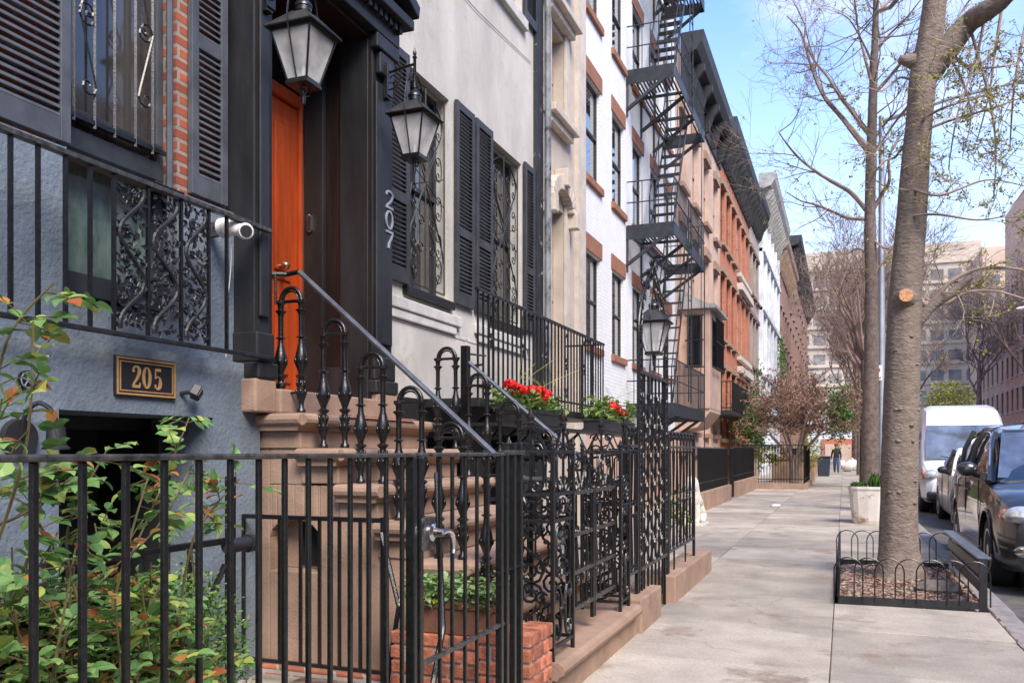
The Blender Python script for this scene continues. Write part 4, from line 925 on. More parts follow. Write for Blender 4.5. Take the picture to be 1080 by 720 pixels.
MB().tube([(xr, y-.04, .78), (xr, FY(200, xr), .45)], .015, 6).build('brace', M['iron'], r2)
m = MB(); m.tube([(xr+.02, y-.05, .87), (xr+.02, y+.10, .87)], .035, 12).tube([(xr+.02, y+.10, .87), (xr+.02, y+.13, .87)], .045, 12); m.build('door_closer', M['blackplastic'], r2, smooth=True)
# ================================================================ CAST IRON PARTS
def cast_baluster(m, c, h, s=1.0):
    p = [(.021, 0), (.021, .02), (.012, .03), (.013, .07), (.022, .10), (.026, .13), (.018, .16), (.024, .185), (.015, .20), (.014, .215), (.029, .235), (.012, .25), (.017, .27), (.029, .31), (.031, .345), (.024, .39), (.014, .44), (.012, .475), (.026, .485), (.012, .495), (.0125, .62), (.015, .64), (.028, .66), (.013, .67), (.015, .70), (.024, .71), (.013, .72)]
    q = [(r*s, z/.72*h) for r, z in p]; m.lathe(q, c, 10)
    for zz, rr in ((.33, .029), (.13, .023), (.185, .020)):
        for k in range(6):
            a = k*math.pi/3; m.blob((c[0]+rr*s*math.cos(a), c[1]+rr*s*math.sin(a), c[2]+zz/.72*h), (.008*s, .008*s, .016*s), 5, 4)
def pair(par, x, y, z, w=.15, h=.80):
    for s in (-1, 1):
        m = MB(); cast_baluster(m, (x+s*w/2, y, z+.004), h*.86-.004, 1.28); m.build('baluster', M['iron'], par, smooth=True, angle=60)
    m = MB(); m.tube([(x-w/2-.03, y, z+.125), (x+w/2+.03, y, z+.125)], .009, 6); m.build('foot_bar', M['iron'], par); m = MB(); m.tube([(x-w/2-.03, y, z+h*.86), (x+w/2+.03, y, z+h*.86)], .011, 6)
    m.tube([(x + w/2*math.cos(math.pi*k/10)*1.0, y, z+h*.865+w/2*1.05*math.sin(math.pi*k/10)) for k in range(11)], .013, 7)
    m.tube([(x + w/2*.72*math.cos(math.pi*k/10)*1.0, y, z+h*.87+w/2*.72*math.sin(math.pi*k/10)) for k in range(11)], .006, 6)
    m.build('arch_link', M['iron'], par, smooth=True, angle=60)
nb = thing('stoop_balustrade', 'cast iron balusters joined by arches with steel handrail, nearest side of the stoop', 'balustrade', (-2.4, 4.38, 0))
NY = 4.40
xs_ = [-3.17, -2.86, -2.60, -2.345, -2.085, -1.79]; zs_ = [1.555, 1.34, 1.13, .92, .71, .50]
for x, z in zip(xs_, zs_): pair(nb, x, NY, z)
MB().tube([(-3.11, NY, 2.42), (-2.4, NY, 1.81), (-1.68, NY, 1.19), (-1.62, NY, 1.165), (-1.48, NY, 1.165)], .017, 8).build('handrail', M['steel_rail'], nb, smooth=True)
MB().tube([(-3.30, NY-.1, 2.40), (-3.2, NY, 2.41), (-3.11, NY, 2.42)], .015, 6).tube([(-3.24, NY-.06, 2.4), (-3.24, NY-.06, 2.22)], .008, 5).build('handrail_bracket', M['iron'], nb)
fb = thing('stoop_balustrade', 'cast iron balusters and steel handrail on the far side of the stoop', 'balustrade', (-2.4, 5.88, 0))
for x, z in zip(xs_[1:], zs_[1:]): pair(fb, x+.03, 5.90, z)
MB().tube([(-2.71, 6.05, 2.01), (-2.2, 6.05, 1.59), (-1.62, 6.05, 1.12), (-1.5, 6.05, 1.1)], .016, 8).build('handrail', M['steel_rail'], fb, smooth=True)
x = AX(491, 6.05); MB().box(x-.03, x+.03, 6.02, 6.08, .3, 2.14).build('rail_post', M['iron'], fb, bevel=.004)
MB().tube([(x, 6.05, 1.98), (x+.14, 6.05, 1.99)], .009, 6).tube([(x, 6.05, 2.08), (x+.02, 6.4, 2.10)], .009, 6).build('rail_tie', M['iron'], fb)
# ---------------------------------------------------------------- ornate cages (newels) and gate
def finial(m, c, s=1.0):
    m.lathe([(.012*s, 0), (.02*s, .008*s), (.010*s, .016*s), (.019*s, .030*s), (.019*s, .034*s), (.001, .075*s)], c, 4)
def scroll_panel(m, plane, a0, a1, z0, z1, r=.0075, seed=0):
    """stacked mirrored scrolls filling a rectangle"""
    w = a1-a0; ac = (a0+a1)/2; n = max(1, round((z1-z0)/.30)); hh = (z1-z0)/n
    for i in range(n):
        zc = z0 + hh*(i+.5)
        for s in (-1, 1):
            m.tube([plane(*p) for p in c_scroll((ac+s*w*.24, zc), hh*.94, w*.50, -s if i % 2 else s, 1.15)], r, 5)
        if w > .16:
            m.tube([plane(ac + w*.13*math.cos(k*math.pi/6), zc + w*.13*math.sin(k*math.pi/6)) for k in range(12)], r*.9, 5, closed=True)
def big_swirl_panel(m, plane, a0, a1, z0, z1, r=.0088, fl=1):
    w = a1-a0; ac = (a0+a1)/2; n = max(1, round((z1-z0)/(w*1.25))); hh = (z1-z0)/n
    for i in range(n):
        zc = z0 + hh*(i+.5); f = fl if i % 2 else -fl
        m.tube([plane(*p) for p in s_scroll((ac, zc), hh*1.06, w*.62, f, 1.45)], r, 5)
        for s in (-1, 1):
            m.tube([plane(*p) for p in spiral((ac+s*w*.27, zc+s*f*hh*.26*-1), w*.17, .5, 1.4, s)], r*.85, 5)
            m.tube([plane(*p) for p in c_scroll((ac+s*w*.40, zc), hh*.42, w*.16, -s, .9)], r*.8, 5)
        m.blob(plane(ac, zc), (.012, .012, .012), 6, 5)
def cage(label, x0, x1, y0, y1, z0=.235, z1=1.33):
    t = thing('iron_newel_cage', label, 'newel', ((x0+x1)/2, y0, z0))
    for (x, y) in ((x0, y0), (x1, y0), (x0, y1), (x1, y1)):
        MB().box(x-.011, x+.011, y-.011, y+.011, z0-.02, z1).build('corner_bar', M['iron'], t, bevel=.003)
        m = MB(); finial(m, (x, y, z1), .95); m.build('finial', M['iron'], t)
    hb_ = MB()
    for z in (z0+.06, z0+.72, z0+.86, z1-.01):
        hb_.box(x0, x1, y0-.007, y0+.007, z-.009, z+.009); hb_.box(x0, x1, y1-.007, y1+.007, z-.009, z+.009)
        hb_.box(x1-.007, x1+.007, y0, y1, z-.009, z+.009); hb_.box(x0-.007, x0+.007, y0, y1, z-.009, z+.009)
    hb_.build('cross_bar', M['iron_matte'], t)
    for plane, a, b in ((onY(y0), x0, x1), (onY(y1), x0, x1)):
        m = MB(); big_swirl_panel(m, plane, a+.012, b-.012, z0+.07, z0+.72); scroll_panel(m, plane, a+.012, b-.012, z0+.73, z0+.86)
        m.build('scroll_panel', M['iron'], t, smooth=True)
    for plane, a, b in ((onX(x1), y0, y1), (onX(x0), y0, y1)):
        m = MB(); scroll_panel(m, plane, a+.012, b-.012, z0+.07, z0+.72, .0082); scroll_panel(m, plane, a+.012, b-.012, z0+.73, z0+.86); m.build('scroll_panel', M['iron'], t, smooth=True)
    # gabled crest on each face
    for plane, a, b in ((onY(y0), x0, x1), (onX(x1), y0, y1)):
        m = MB(); c = (a+b)/2; zb = z0+.87
        for s in (-1, 1):
            m.tube([plane(c+s*(b-a)/2*.95, zb+.16), plane(c+s*(b-a)*.10, z1+.12)], .008, 5)
            m.tube([plane(*p) for p in c_scroll((c+s*(b-a)*.19, zb+.13), .27, (b-a)*.42, -s, 1.2)], .0065, 5)
            m.tube([plane(*p) for p in c_scroll((c+s*(b-a)*.40, zb+.10), .17, (b-a)*.20, s, 1.0)], .006, 5)
            m.tube([plane(*p) for p in spiral((c+s*(b-a)*.18, z1+.085), .032, -1.5+1.5*s, 1.2, s)], .006, 5)
        m.tube([plane(c, zb), plane(c, z1+.14)], .008, 5); m.box(plane(c, 0)[0]-.014, plane(c, 0)[0]+.014, plane(c, 0)[1]-.014, plane(c, 0)[1]+.014, z1+.11, z1+.14)
        finial(m, plane(c, z1+.13), 1.2)
        m.build('crest', M['iron'], t, smooth=True, angle=50)
    return t
C1 = (-1.655, -1.41, 4.21, 4.56); C2 = (-1.69, -1.42, 5.69, 5.93)
cage('nearest scrollwork iron newel cage, standing on the moulded kerb by the brick pier', *C1)
cage('farther scrollwork iron newel cage, hinging the far side of the ornate gate', *C2)
ga = thing('ornate_iron_gate', 'double iron gate with scrollwork and three flat rails between the two newel cages', 'gate', (-1.43, 4.6, 0))
gx = -1.45; g0, g1 = 4.60, 5.64; gm_ = (g0+g1)/2
for z in (.41, .62, .84, 1.08): MB().box(gx-.008, gx+.010, g0, g1, z-.012, z+.012).build('rail', M['iron_worn'], ga, bevel=.003)
for y in (g0, gm_-.02, gm_+.02, g1): MB().box(gx-.012, gx+.012, y-.012, y+.012, .36 if y in (g0, g1) else .30, 1.10).build('stile', M['iron'], ga, bevel=.003)
for k in range(10):
    y = g0 + (g1-g0)*(k+.5)/10
    if abs(y-gm_) < .04: continue
    m = MB(); m.tube([(gx, y, .41), (gx, y, 1.08)], .007, 5)
    m.tube([onX(gx)(*p) for p in s_scroll((y+.028, .72), .34, .065, 1 if k % 2 else -1, 1.1)], .0075, 5)
    m.build('scroll_picket', M['iron'], ga, smooth=True)
for s in (-1, 1):
    m = MB(); c = gm_ + s*.27
    m.tube([onX(gx)(*p) for p in c_scroll((c-.1, 1.20), .24, .16, 1, 1.2)], .0075, 5); m.tube([onX(gx)(*p) for p in c_scroll((c+.1, 1.20), .24, .16, -1, 1.2)], .0075, 5)
    m.tube(catmull([(gx, c-.22, 1.08), (gx, c-.12, 1.24), (gx, c, 1.10)], 6), .007, 5); m.tube(catmull([(gx, c+.22, 1.08), (gx, c+.12, 1.24), (gx, c, 1.10)], 6), .007, 5)
    m.build('gate_crest', M['iron'], ga, smooth=True)
m = MB(); m.box(gx-.02, gx+.02, gm_+.05, gm_+.12, .94, 1.0); m.build('latch', M['iron'], ga, bevel=.004)
# ---------------------------------------------------------------- ornate fence up to the lamp arch and beyond
def scroll_picket(m, x, y, z0, z1, k):
    m.tube([(x, y, z0), (x, y, z1)], .010, 5)
    n = max(1, int((z1-z0)/.42)); hh = (z1-z0)/n
    for i in range(n):
        zc = z0 + hh*(i+.5)
        for s in (-1, 1):
            m.tube([onX(x+.002)(*p) for p in s_scroll((y+s*.020, zc), hh*.9, .046, s if (i+k) % 2 else -s, .9)], .0075, 4)
def ornate_fence(label, y0, y1, x, n, zb=.42, zt=1.36):
    t = thing('ornate_iron_fence', label, 'fence', (x, y0, 0))
    MB().box(x-.01, x+.012, y0, y1, zb-.01, zb+.012).build('bottom_rail', M['iron_worn'], t, bevel=.003)
    MB().box(x-.01, x+.012, y0, y1, zt-.01, zt+.012).build('top_rail', M['iron_worn'], t, bevel=.003)
    for k in range(n):
        y = y0 + (y1-y0)*(k+.5)/n; m = MB(); scroll_picket(m, x, y, zb, zt, k)
        m.tube([onX(x)(*p) for p in spiral((y+.02, zt+.11), .045, -1.2, 1.15, 1)], .008, 5); m.tube([onX(x)(*p) for p in spiral((y-.02, zt+.11), .045, -1.94, 1.15, -1)], .008, 5); m.tube([(x, y, zt), (x, y, zt+.10)], .008, 5)
        m.build('scroll_picket', M['iron'], t, smooth=True)
    for y in (y0+.01, y1-.01): MB().box(x-.014, x+.014, y-.014, y+.014, .23, zt+.12).build('post', M['iron'], t, bevel=.003)
    for k in range(int((y1-y0)/.6)): yy = y0 + .3 + k*.6; MB().tube([(x, yy, .22), (x, yy, zb)], .009, 5).build('foot', M['iron'], t)
    return t
FX2 = -1.46
P1, P2 = FY(675, FX2), FY(702, FX2)
ornate_fence('short ornate iron fence between far newel cage and lamp arch', 5.98, P1-.1, FX2, 3)
ornate_fence('long ornate iron fence with curled tops beyond the lamp arch', P2+.1, 9.0, FX2, 8)
# lamp arch over the basement steps
la = thing('lamp_arch', 'tall scrolled iron arch over the basement gate, carrying a lantern', 'arch', (FX2, (P1+P2)/2, 0))
ztop = 1.93
for y in (P1, P2):
    m = MB()
    for dy in (-.05, .05):
        m.box(FX2-.012, FX2+.012, y+dy-.010, y+dy+.010, -.02 if y == P2 else .24, 2.15)
    for k in range(9):
        z0 = .3 + k*.205; m.tube([onX(FX2+.002)(*p) for p in s_scroll((y, z0+.1), .2, .085, 1 if k % 2 else -1, 1.1)], .009, 5)
    m.build('arch_post', M['iron'], la, smooth=True, angle=40)
ym = (P1+P2)/2; hw = (P2-P1)/2
m = MB()
for off, r in ((.05, .010), (-.05, .010)):
    m.tube(catmull([(FX2, P1-off, 2.1), (FX2, P1-off+.02, 2.35), (FX2, ym-hw*.62-off*.6, 2.62), (FX2, ym, 2.80+off)], 8), r, 6); m.tube(catmull([(FX2, P2+off, 2.1), (FX2, P2+off-.02, 2.35), (FX2, ym+hw*.62+off*.6, 2.62), (FX2, ym, 2.80+off)], 8), r, 6)
m.build('arch_bow', M['iron'], la, smooth=True)
m = MB()
for s in (-1, 1):
    for (q, z) in ((.95, 2.22), (.88, 2.42), (.68, 2.58), (.40, 2.70), (.14, 2.80)):
        m.tube([onX(FX2)(*p) for p in s_scroll((ym+s*hw*q, z), .17, .08, s, 1.1)], .009, 5)
        m.tube([onX(FX2)(*p) for p in spiral((ym+s*(hw*q+.05), z+.05), .04, 0, 1.1, s)], .005, 5)
m.build('scrollwork', M['iron'], la, smooth=True)
m = MB(); m.box(FX2-.02, FX2+.02, P1, P2, ztop-.012, ztop+.012); m.box(FX2-.03, FX2-.01, P1+.03, P2-.03, ztop+.02, ztop+.032); m.build('cross_rail', M['iron_worn'], la, bevel=.003); MB().box(FX2-.012, FX2+.014, P1, P2, .405, .43).build('bottom_rail', M['iron_worn'], la)
for k in range(6):
    y = P1 + (P2-P1)*(k+1)/7; m = MB(); m.tube([(FX2, y, .1), (FX2, y, ztop)], .010, 5)
    for j in range(6): m.tube([onX(FX2)(*p) for p in s_scroll((y, .50+j*.235), .23, .085, 1 if (j+k) % 2 else -1, 1.1)], .0085, 5)
    m.build('gate_bar', M['iron'], la, smooth=True)
MB().tube([(FX2, ym, 2.80), (FX2, ym, 2.62)], .007, 5).build('hanger', M['iron'], la)
# ================================================================ LANTERNS
def lantern(label, loc, s=1.0, rz=0.0, group=None):
    """origin at the bottom tray; faces square to the street"""
    t = thing('hanging_lantern', label, 'lantern', loc, rz, group); t.scale = (s, s, s)
    B = lambda m, n, mt, **k: m.build(n, M[mt], t, local=True, **k)
    wb_, wt, hg = .065, .132, .275
    fr = MB()
    for sx in (-1, 1):
        for sy in (-1, 1):
            n = 4; fr.tube([(sx*wb_, sy*wb_, 0), (sx*wt, sy*wt, hg)], .0075, 4, ph=.785)
    for a, b in (((-1, -1), (1, -1)), ((1, -1), (1, 1)), ((1, 1), (-1, 1)), ((-1, 1), (-1, -1))):
        fr.tube([(a[0]*wt, a[1]*wt, hg), (b[0]*wt, b[1]*wt, hg)], .009, 4, ph=.785); fr.tube([(a[0]*wb_, a[1]*wb_, .004), (b[0]*wb_, b[1]*wb_, .004)], .009, 4, ph=.785)
    fr.box(-wb_-.01, wb_+.01, -wb_-.01, wb_+.01, -.022, -.002)
    fr.box(-.15, .15, -.15, .15, hg+.004, hg+.016)
    B(fr, 'lantern_frame', 'iron', bevel=.002)
    for a, b in (((-1, -1), (1, -1)), ((1, -1), (1, 1)), ((1, 1), (-1, 1)), ((-1, 1), (-1, -1))):
        g_ = MB(); e = .96; g_.quad((a[0]*wb_*e, a[1]*wb_*e, .008), (b[0]*wb_*e, b[1]*wb_*e, .008), (b[0]*wt*e, b[1]*wt*e, hg-.004), (a[0]*wt*e, a[1]*wt*e, hg-.004)); B(g_, 'glass_pane', 'lampglass')
    rf_ = MB(); q = [(-.158, -.158), (.158, -.158), (.158, .158), (-.158, .158)]; r0 = .042; p = [(-r0, -r0), (r0, -r0), (r0, r0), (-r0, r0)]
    for i in range(4):
        j = (i+1) % 4; z0, z1 = hg+.017, hg+.135
        rf_.quad((*q[i], z0), (*q[j], z0), (*p[j], z1), (*p[i], z1)); rf_.tube([(*q[i], z0), (*p[i], z1)], .006, 4)
        rf_.tube([(*q[i], z0), (*q[j], z0)], .007, 4)
    B(rf_, 'lantern_roof', 'shut')
    c_ = MB(); z = hg+.13; c_.lathe([(.035, z), (.047, z+.01), (.047, z+.035), (.052, z+.04), (.050, z+.055), (.036, z+.075), (.016, z+.088), (.010, z+.10), (.014, z+.11), (.008, z+.13)], (0, 0, 0), 14)
    c_.tube([(.022*math.cos(k*math.pi/6), 0, z+.15+.022*math.sin(k*math.pi/6)) for k in range(12)], .005, 5, closed=True); B(c_, 'cap', 'iron', smooth=True)
    d_ = MB(); d_.lathe([(.02, -.022), (.012, -.035), (.014, -.05), (.010, -.075), (.013, -.085), (.009, -.12), (.003, -.125)], (0, 0, 0), 8); B(d_, 'drop_finial', 'iron', smooth=True)
    w_ = MB()
    for s2 in (-1, 1):
        w_.tube(catmull([(0, s2*.005, -.07), (0, s2*.03, -.06), (0, s2*.062, -.02), (0, s2*.15, hg), (0, s2*.155, hg+.10), (0, s2*.12, hg+.25), (0, s2*.05, hg+.33), (0, 0, hg+.34)], 6), .0055, 5)
    B(w_, 'bail', 'iron', smooth=True)
    cd = MB(); cd.lathe([(.03, 0), (.012, .02), (.012, .10), (.03, .11)], (0, 0, 0), 10); B(cd, 'candle_tube', 'whiteplastic', smooth=True)
    gl = MB(); gl.lathe([(.022, .11), (.035, .14), (.034, .19), (.02, .23), (.006, .24)], (0, 0, 0), 12); B(gl, 'lamp_bulb', 'lampglass', smooth=True)
    return t
def bracket(label, y, x0, xa, za):
    t = thing('lantern_bracket', label, 'bracket', (x0, y, za-.2))
    m = MB(); m.box(x0, x0+.035, y-.03, y+.03, za-.22, za+.05); m.box(x0+.035, x0+.045, y-.04, y+.04, za-.20, za+.03)
    m.build('wall_plate', M['iron'], t, bevel=.008)
    m = MB(); m.tube([(x0+.03, y, za-.02), (x0+.15, y, za), (xa, y, za+.01)], .010, 6)
    m.tube(catmull([(x0+.04, y, za-.15), (x0+.10, y, za-.13), (x0+.14, y, za-.07), (x0+.2, y, za-.10), (xa-.02, y, za-.02)], 6), .007, 5)
    m.tube([(x0+.07+.03*math.cos(k*.5), y, za-.075+.03*math.sin(k*.5)) for k in range(12)], .005, 5)
    m.lathe([(.012, -.16), (.012, .05), (.019, .06), (.010, .07), (.015, .09), (.002, .13)], (xa, y, za), 8); m.build('arm', M['iron'], t, smooth=True, angle=45)
    return t
L1 = Vector((-2.945, 4.21, 3.47)); L2 = Vector((-2.965, 5.635, 3.50))
lantern('largest black lantern hanging at the left jamb of the orange door', L1, 1.0)
lantern('middle black lantern hanging beside the numerals 207', L2, 1.0)
bracket('wall bracket holding the lantern left of the orange door', L1.y, SX+.026, L1.x, L1.z+.68)
bracket('scrolled wall bracket above the numerals 207', L2.y, SX+.026, L2.x, L2.z+.68)
za = AZ(690, 372, ym); lantern('smallest black lantern hung under the scrolled arch over the basement gate', (FX2, ym, za), .86)
# ================================================================ RAILING AT THE PARLOUR WINDOW OF 205
XR5 = -3.18
pr = thing('window_railing', 'long black railing with cast vine panels under the window of the brick house', 'railing', (XR5, 2.6, 1.85))
MB().box(XR5-.02, XR5+.02, 1.2, 4.21, 2.615, 2.64).build('top_rail', M['iron_worn'], pr, bevel=.004)
MB().box(XR5-.015, XR5+.015, 1.2, 4.24, 1.862, 1.885).build('bottom_rail', M['iron_matte'], pr, bevel=.004)
fp = None
pxs = [11, 40, 69, 95, 120, 156, 191, 220, 239]
ysr = [FY(p, XR5) for p in pxs] + [2.42, 2.28, 2.14, 2.0]
for y in ysr:
    if fp is None: fp = MB().box(-.008, .008, -.008, .008, 1.885, 2.615).build('picket', M['iron'], pr, local=True); fp.location = Vector((XR5, y, 0)) - ORG[pr.name]
    else: o = fp.copy(); col.objects.link(o); o.parent = pr; o.location = Vector((XR5, y, 0)) - ORG[pr.name]
rv = rng(21)
for i in range(3):
    a, b = FY(pxs[4+i], XR5)+.012, FY(pxs[5+i], XR5)-.012; w = b-a; c = (a+b)/2
    m = MB(); P = []
    for k in range(33): u = k/32; P.append((XR5+.006, c + w*.40*math.sin(u*math.pi*3.2+1.3), 2.59 - u*.69))
    m.tube(P, .011, 6)
    for k in range(16):                       # tendrils
        yy, zz = rv.uniform(a+.03, b-.03), rv.uniform(1.94, 2.56)
        m.tube([onX(XR5+.004)(*p) for p in spiral((yy, zz), rv.uniform(.02, .04), rv.uniform(0, 6), .9, rv.choice((-1, 1)))], .0035, 4)
    for k in range(190):                      # leaves and flowers cast into the panel
        yy, zz = rv.uniform(a+.008, b-.008), rv.uniform(1.90, 2.60); s = rv.uniform(.014, .026); an = rv.uniform(0, 6.28); t = rv.uniform(-.3, .3)
        u = Vector((t*.5, math.cos(an), math.sin(an)))*s; v = Vector((rv.uniform(-.4, .4), -math.sin(an), math.cos(an)))*s*.55; cc = Vector((XR5+rv.uniform(-.008, .010), yy, zz))
        n = len(m.v); m.v += [cc-u, cc+v+Vector((.004, 0, 0)), cc+u*1.2, cc-v+Vector((.004, 0, 0)), cc-Vector((.006, 0, 0))]
        m.f += [(n, n+1, n+2, n+3), (n+4, n+1, n), (n+4, n+2, n+1), (n+4, n+3, n+2), (n+4, n, n+3)]
    for k in range(5):
        yy, zz = rv.uniform(a+.03, b-.03), rv.uniform(1.95, 2.55); m.blob((XR5+.004, yy, zz), (.01, .018, .018), 7, 4)
    m.build('vine_panel', M['iron_matte'], pr)
# ---------------------------------------------------------------- balcony of 207
XBAL = -2.90
yb0_, yb1_ = FY(504, XBAL), FY(636, XBAL)
bl = thing('iron_balcony', 'black iron balcony with scroll panels below the windows of the cream house', 'balcony', (XBAL, yb0_, 1.7))
MB().box(XW-.3 if False else XW+.03, XBAL+.02, yb0_, yb1_, 1.70, 1.78).build('platform', M['blackwood'], bl, bevel=.006)
MB().box(XBAL-.02, XBAL+.02, yb0_-.02, yb1_+.02, 2.685, 2.715).build('top_rail', M['iron'], bl, bevel=.005)
MB().box(XBAL-.012, XBAL+.012, yb0_, yb1_, 1.865, 1.885).build('bottom_rail', M['iron'], bl)
for y in (yb1_,):
    MB().box(XW+.03, XBAL, y-.012, y+.012, 2.69, 2.71).build('end_rail', M['iron'], bl)
    for k in range(3): x = XW+.12 + k*.14; MB().box(x-.007, x+.007, y-.007, y+.007, 1.78, 2.69).build('picket', M['iron'], bl)
n = int((yb1_-yb0_)/.115); fp = None
orn = {2, 9, 15, 21, 27}
for k in range(n+1):
    y = yb0_ + (yb1_-yb0_)*k/n
    if fp is None: fp = MB().box(-.0075, .0075, -.0075, .0075, 1.78, 2.69).build('picket', M['iron'], bl, local=True); fp.location = Vector((XBAL, y, 0)) - ORG[bl.name]
    else: o = fp.copy(); col.objects.link(o); o.parent = bl; o.location = Vector((XBAL, y, 0)) - ORG[bl.name]
    if k in orn:
        m = MB(); yc = y+.058
        for s in (-1, 1):
            m.tube([onX(XBAL)(*p) for p in c_scroll((yc+s*.018, 2.48), .32, .07, -s, 1.1)], .006, 5); m.tube([onX(XBAL)(*p) for p in c_scroll((yc+s*.018, 2.10), .36, .07, -s, 1.1)], .006, 5)
        m.blob((XBAL, yc, 2.29), (.015, .03, .04), 7, 5); m.build('scroll_ornament', M['iron'], bl, smooth=True)
for k in range(4):
    y = yb0_+.4 + k*(yb1_-yb0_-.8)/3; MB().tube([(XW+.03, y, 1.30), (XBAL-.02, y, 1.69)], .018, 4).build('strut', M['iron'], bl)
# ================================================================ FIRE ESCAPE
fe = thing('fire_escape', 'dark iron fire escape zigzagging up the white brick house', 'fire escape', (XB+.5, 19, 2))
FO = -3.20; fy0, fy1 = FY(660, XB), FY(743, FO)
plz = [2.25, FZ(711, 236, FO), FZ(711, 69, FO)]; plz.append(plz[2]*2-plz[1])
for i, z in enumerate(plz):
    m = MB(); m.box(FO-.012, FO+.004, fy0, fy1, z-.20, z+.06); m.box(XB+.01, FO, fy0-.004, fy0+.008, z-.24, z+.06); m.box(XB+.01, FO, fy1-.008, fy1+.004, z-.20, z+.06); m.box(XB+.01, XB+.03, fy0, fy1, z-.05, z+.05)
    for y in (fy0+1.3, fy0+2.7): m.box(XB+.03, FO-.012, y-.02, y+.02, z-.06, z)
    pf = m.build('platform', M['fe'], fe, bevel=.004)
    sl_ = MB(); k = 0
    while XB+.08 + k*.075 < FO-.03:
        x = XB+.08 + k*.075
        if i in (1, 2) and XB+.3 < x < XB+.8: sl_.box(x, x+.035, fy0+.01, fy0+1.2, z+.0, z+.012)
        else: sl_.box(x, x+.035, fy0+.01, fy1-.01, z+.0, z+.012)
        k += 1
    sl_.build('floor_slats', M['fe'], pf)
    for y in (fy0+.02, fy0+1.33, fy0+2.67, fy1-.02):
        MB().tube([(XB+.02, y, z-.75), (FO-.05, y, z-.11)], .045, 4, ph=.785).tube([(XB+.03, y, z-.9), (XB+.03, y, z-.1)], .022, 4).build('bracket', M['fe'], fe)
    m = MB(); zr = z+.95
    for zz in (zr, z+.52): m.tube([(XB+.02, fy0, zz), (FO, fy0, zz), (FO, fy1, zz), (XB+.02, fy1, zz)], .014, 5)
    k = 0
    while fy0 + k*.15 < fy1+.01: m.tube([(FO, fy0+k*.15, z), (FO, fy0+k*.15, zr)], .009, 4); k += 1
    for k in range(1, 6): m.tube([(XB + k*.17, fy0, z), (XB+k*.17, fy0, zr)], .009, 4); m.tube([(XB + k*.17, fy1, z), (XB+k*.17, fy1, zr)], .009, 4)
    m.build('guard_railing', M['fe'], fe)
for i in range(0, 3):
    z0, z1 = plz[i]+.02, plz[i+1]; ya, yb_ = fy0+.9, fy0+2.9
    for x in (XB+.30, XB+.78): 
        MB().prism([(ya-.06, z0), (ya+.06, z0), (yb_+.06, z1), (yb_-.06, z1)], lambda a, b, t: (t, a, b), x-.008, x+.008).build('stair_string', M['fe'], fe)
        MB().tube([(x, ya, z0+.85), (x, yb_, z1+.85)], .013, 5).tube([(x, ya, z0), (x, ya, z0+.85)], .013, 5).tube([(x, (ya+yb_)/2, (z0+z1)/2), (x, (ya+yb_)/2, (z0+z1)/2+.85)], .012, 5).build('stair_handrail', M['fe'], fe)
    n = 12
    for k in range(1, n): y = ya + (yb_-ya)*k/n; z = z0 + (z1-z0)*k/n; MB().box(XB+.305, XB+.775, y-.09, y+.09, z-.008, z+.012).build('tread', M['fe'], fe)
# drop ladder and hanging rods at the outer edge
for i, (y, za_, zb_) in enumerate(((fy0+1.7, 2.4, plz[1]+.9), (fy0+1.9, plz[2]-.2, plz[3]+.9))):
    for s in (-1, 1): MB().tube([(FO+.03, y+s*.2, za_), (FO+.03, y+s*.2, zb_)], .014, 5).build('ladder_rail', M['fe'], fe)
    k = 0
    while za_ + .15 + k*.3 < zb_: MB().tube([(FO+.03, y-.2, za_+.15+k*.3), (FO+.03, y+.2, za_+.15+k*.3)], .010, 5).build('ladder_rung', M['fe'], fe); k += 1
MB().tube([(FO+.06, fy1-.4, 1.3), (FO+.06, fy1-.4, plz[1])], .014, 5).build('slide_rod', M['fe'], fe)
MB().tube([(FO+.06, fy1-1.0, 2.3), (FO+.06, fy1-.8, plz[2])], .010, 5).build('cable', M['fe'], fe)
# ---------------------------------------------------------------- black balcony on the orange house
XO = -3.45; a, b = FY(772, XO), FY(794, XO)
bo = thing('iron_balcony', 'small black balcony on the orange brick house beyond the bay', 'balcony', (XO, a, 2.6))
zc, zt_ = FZ(772, 436, XO), FZ(772, 402, XO)
MB().box(XB, XO, a, b, zc-.02, zc+.12).build('platform', M['fe'], bo)
m = MB()
for z in (zc+.2, zt_): m.tube([(XB, a, z), (XO, a, z), (XO, b, z), (XB, b, z)], .016, 4)
m.build('rails', M['iron'], bo); fp = None
for k in range(int((b-a)/.14)):
    y = a + k*.14; 
    if fp is None: fp = MB().box(-.01, .01, -.01, .01, zc+.1, zt_).build('picket', M['iron'], bo, local=True); fp.location = Vector((XO, y, 0)) - ORG[bo.name]
    else: o = fp.copy(); col.objects.link(o); o.parent = bo; o.location = Vector((XO, y, 0)) - ORG[bo.name]
for k in range(6): x = XB + k*.14; MB().box(x-.01, x+.01, a-.01, a+.01, zc+.1, zt_).build('picket', M['iron'], bo)
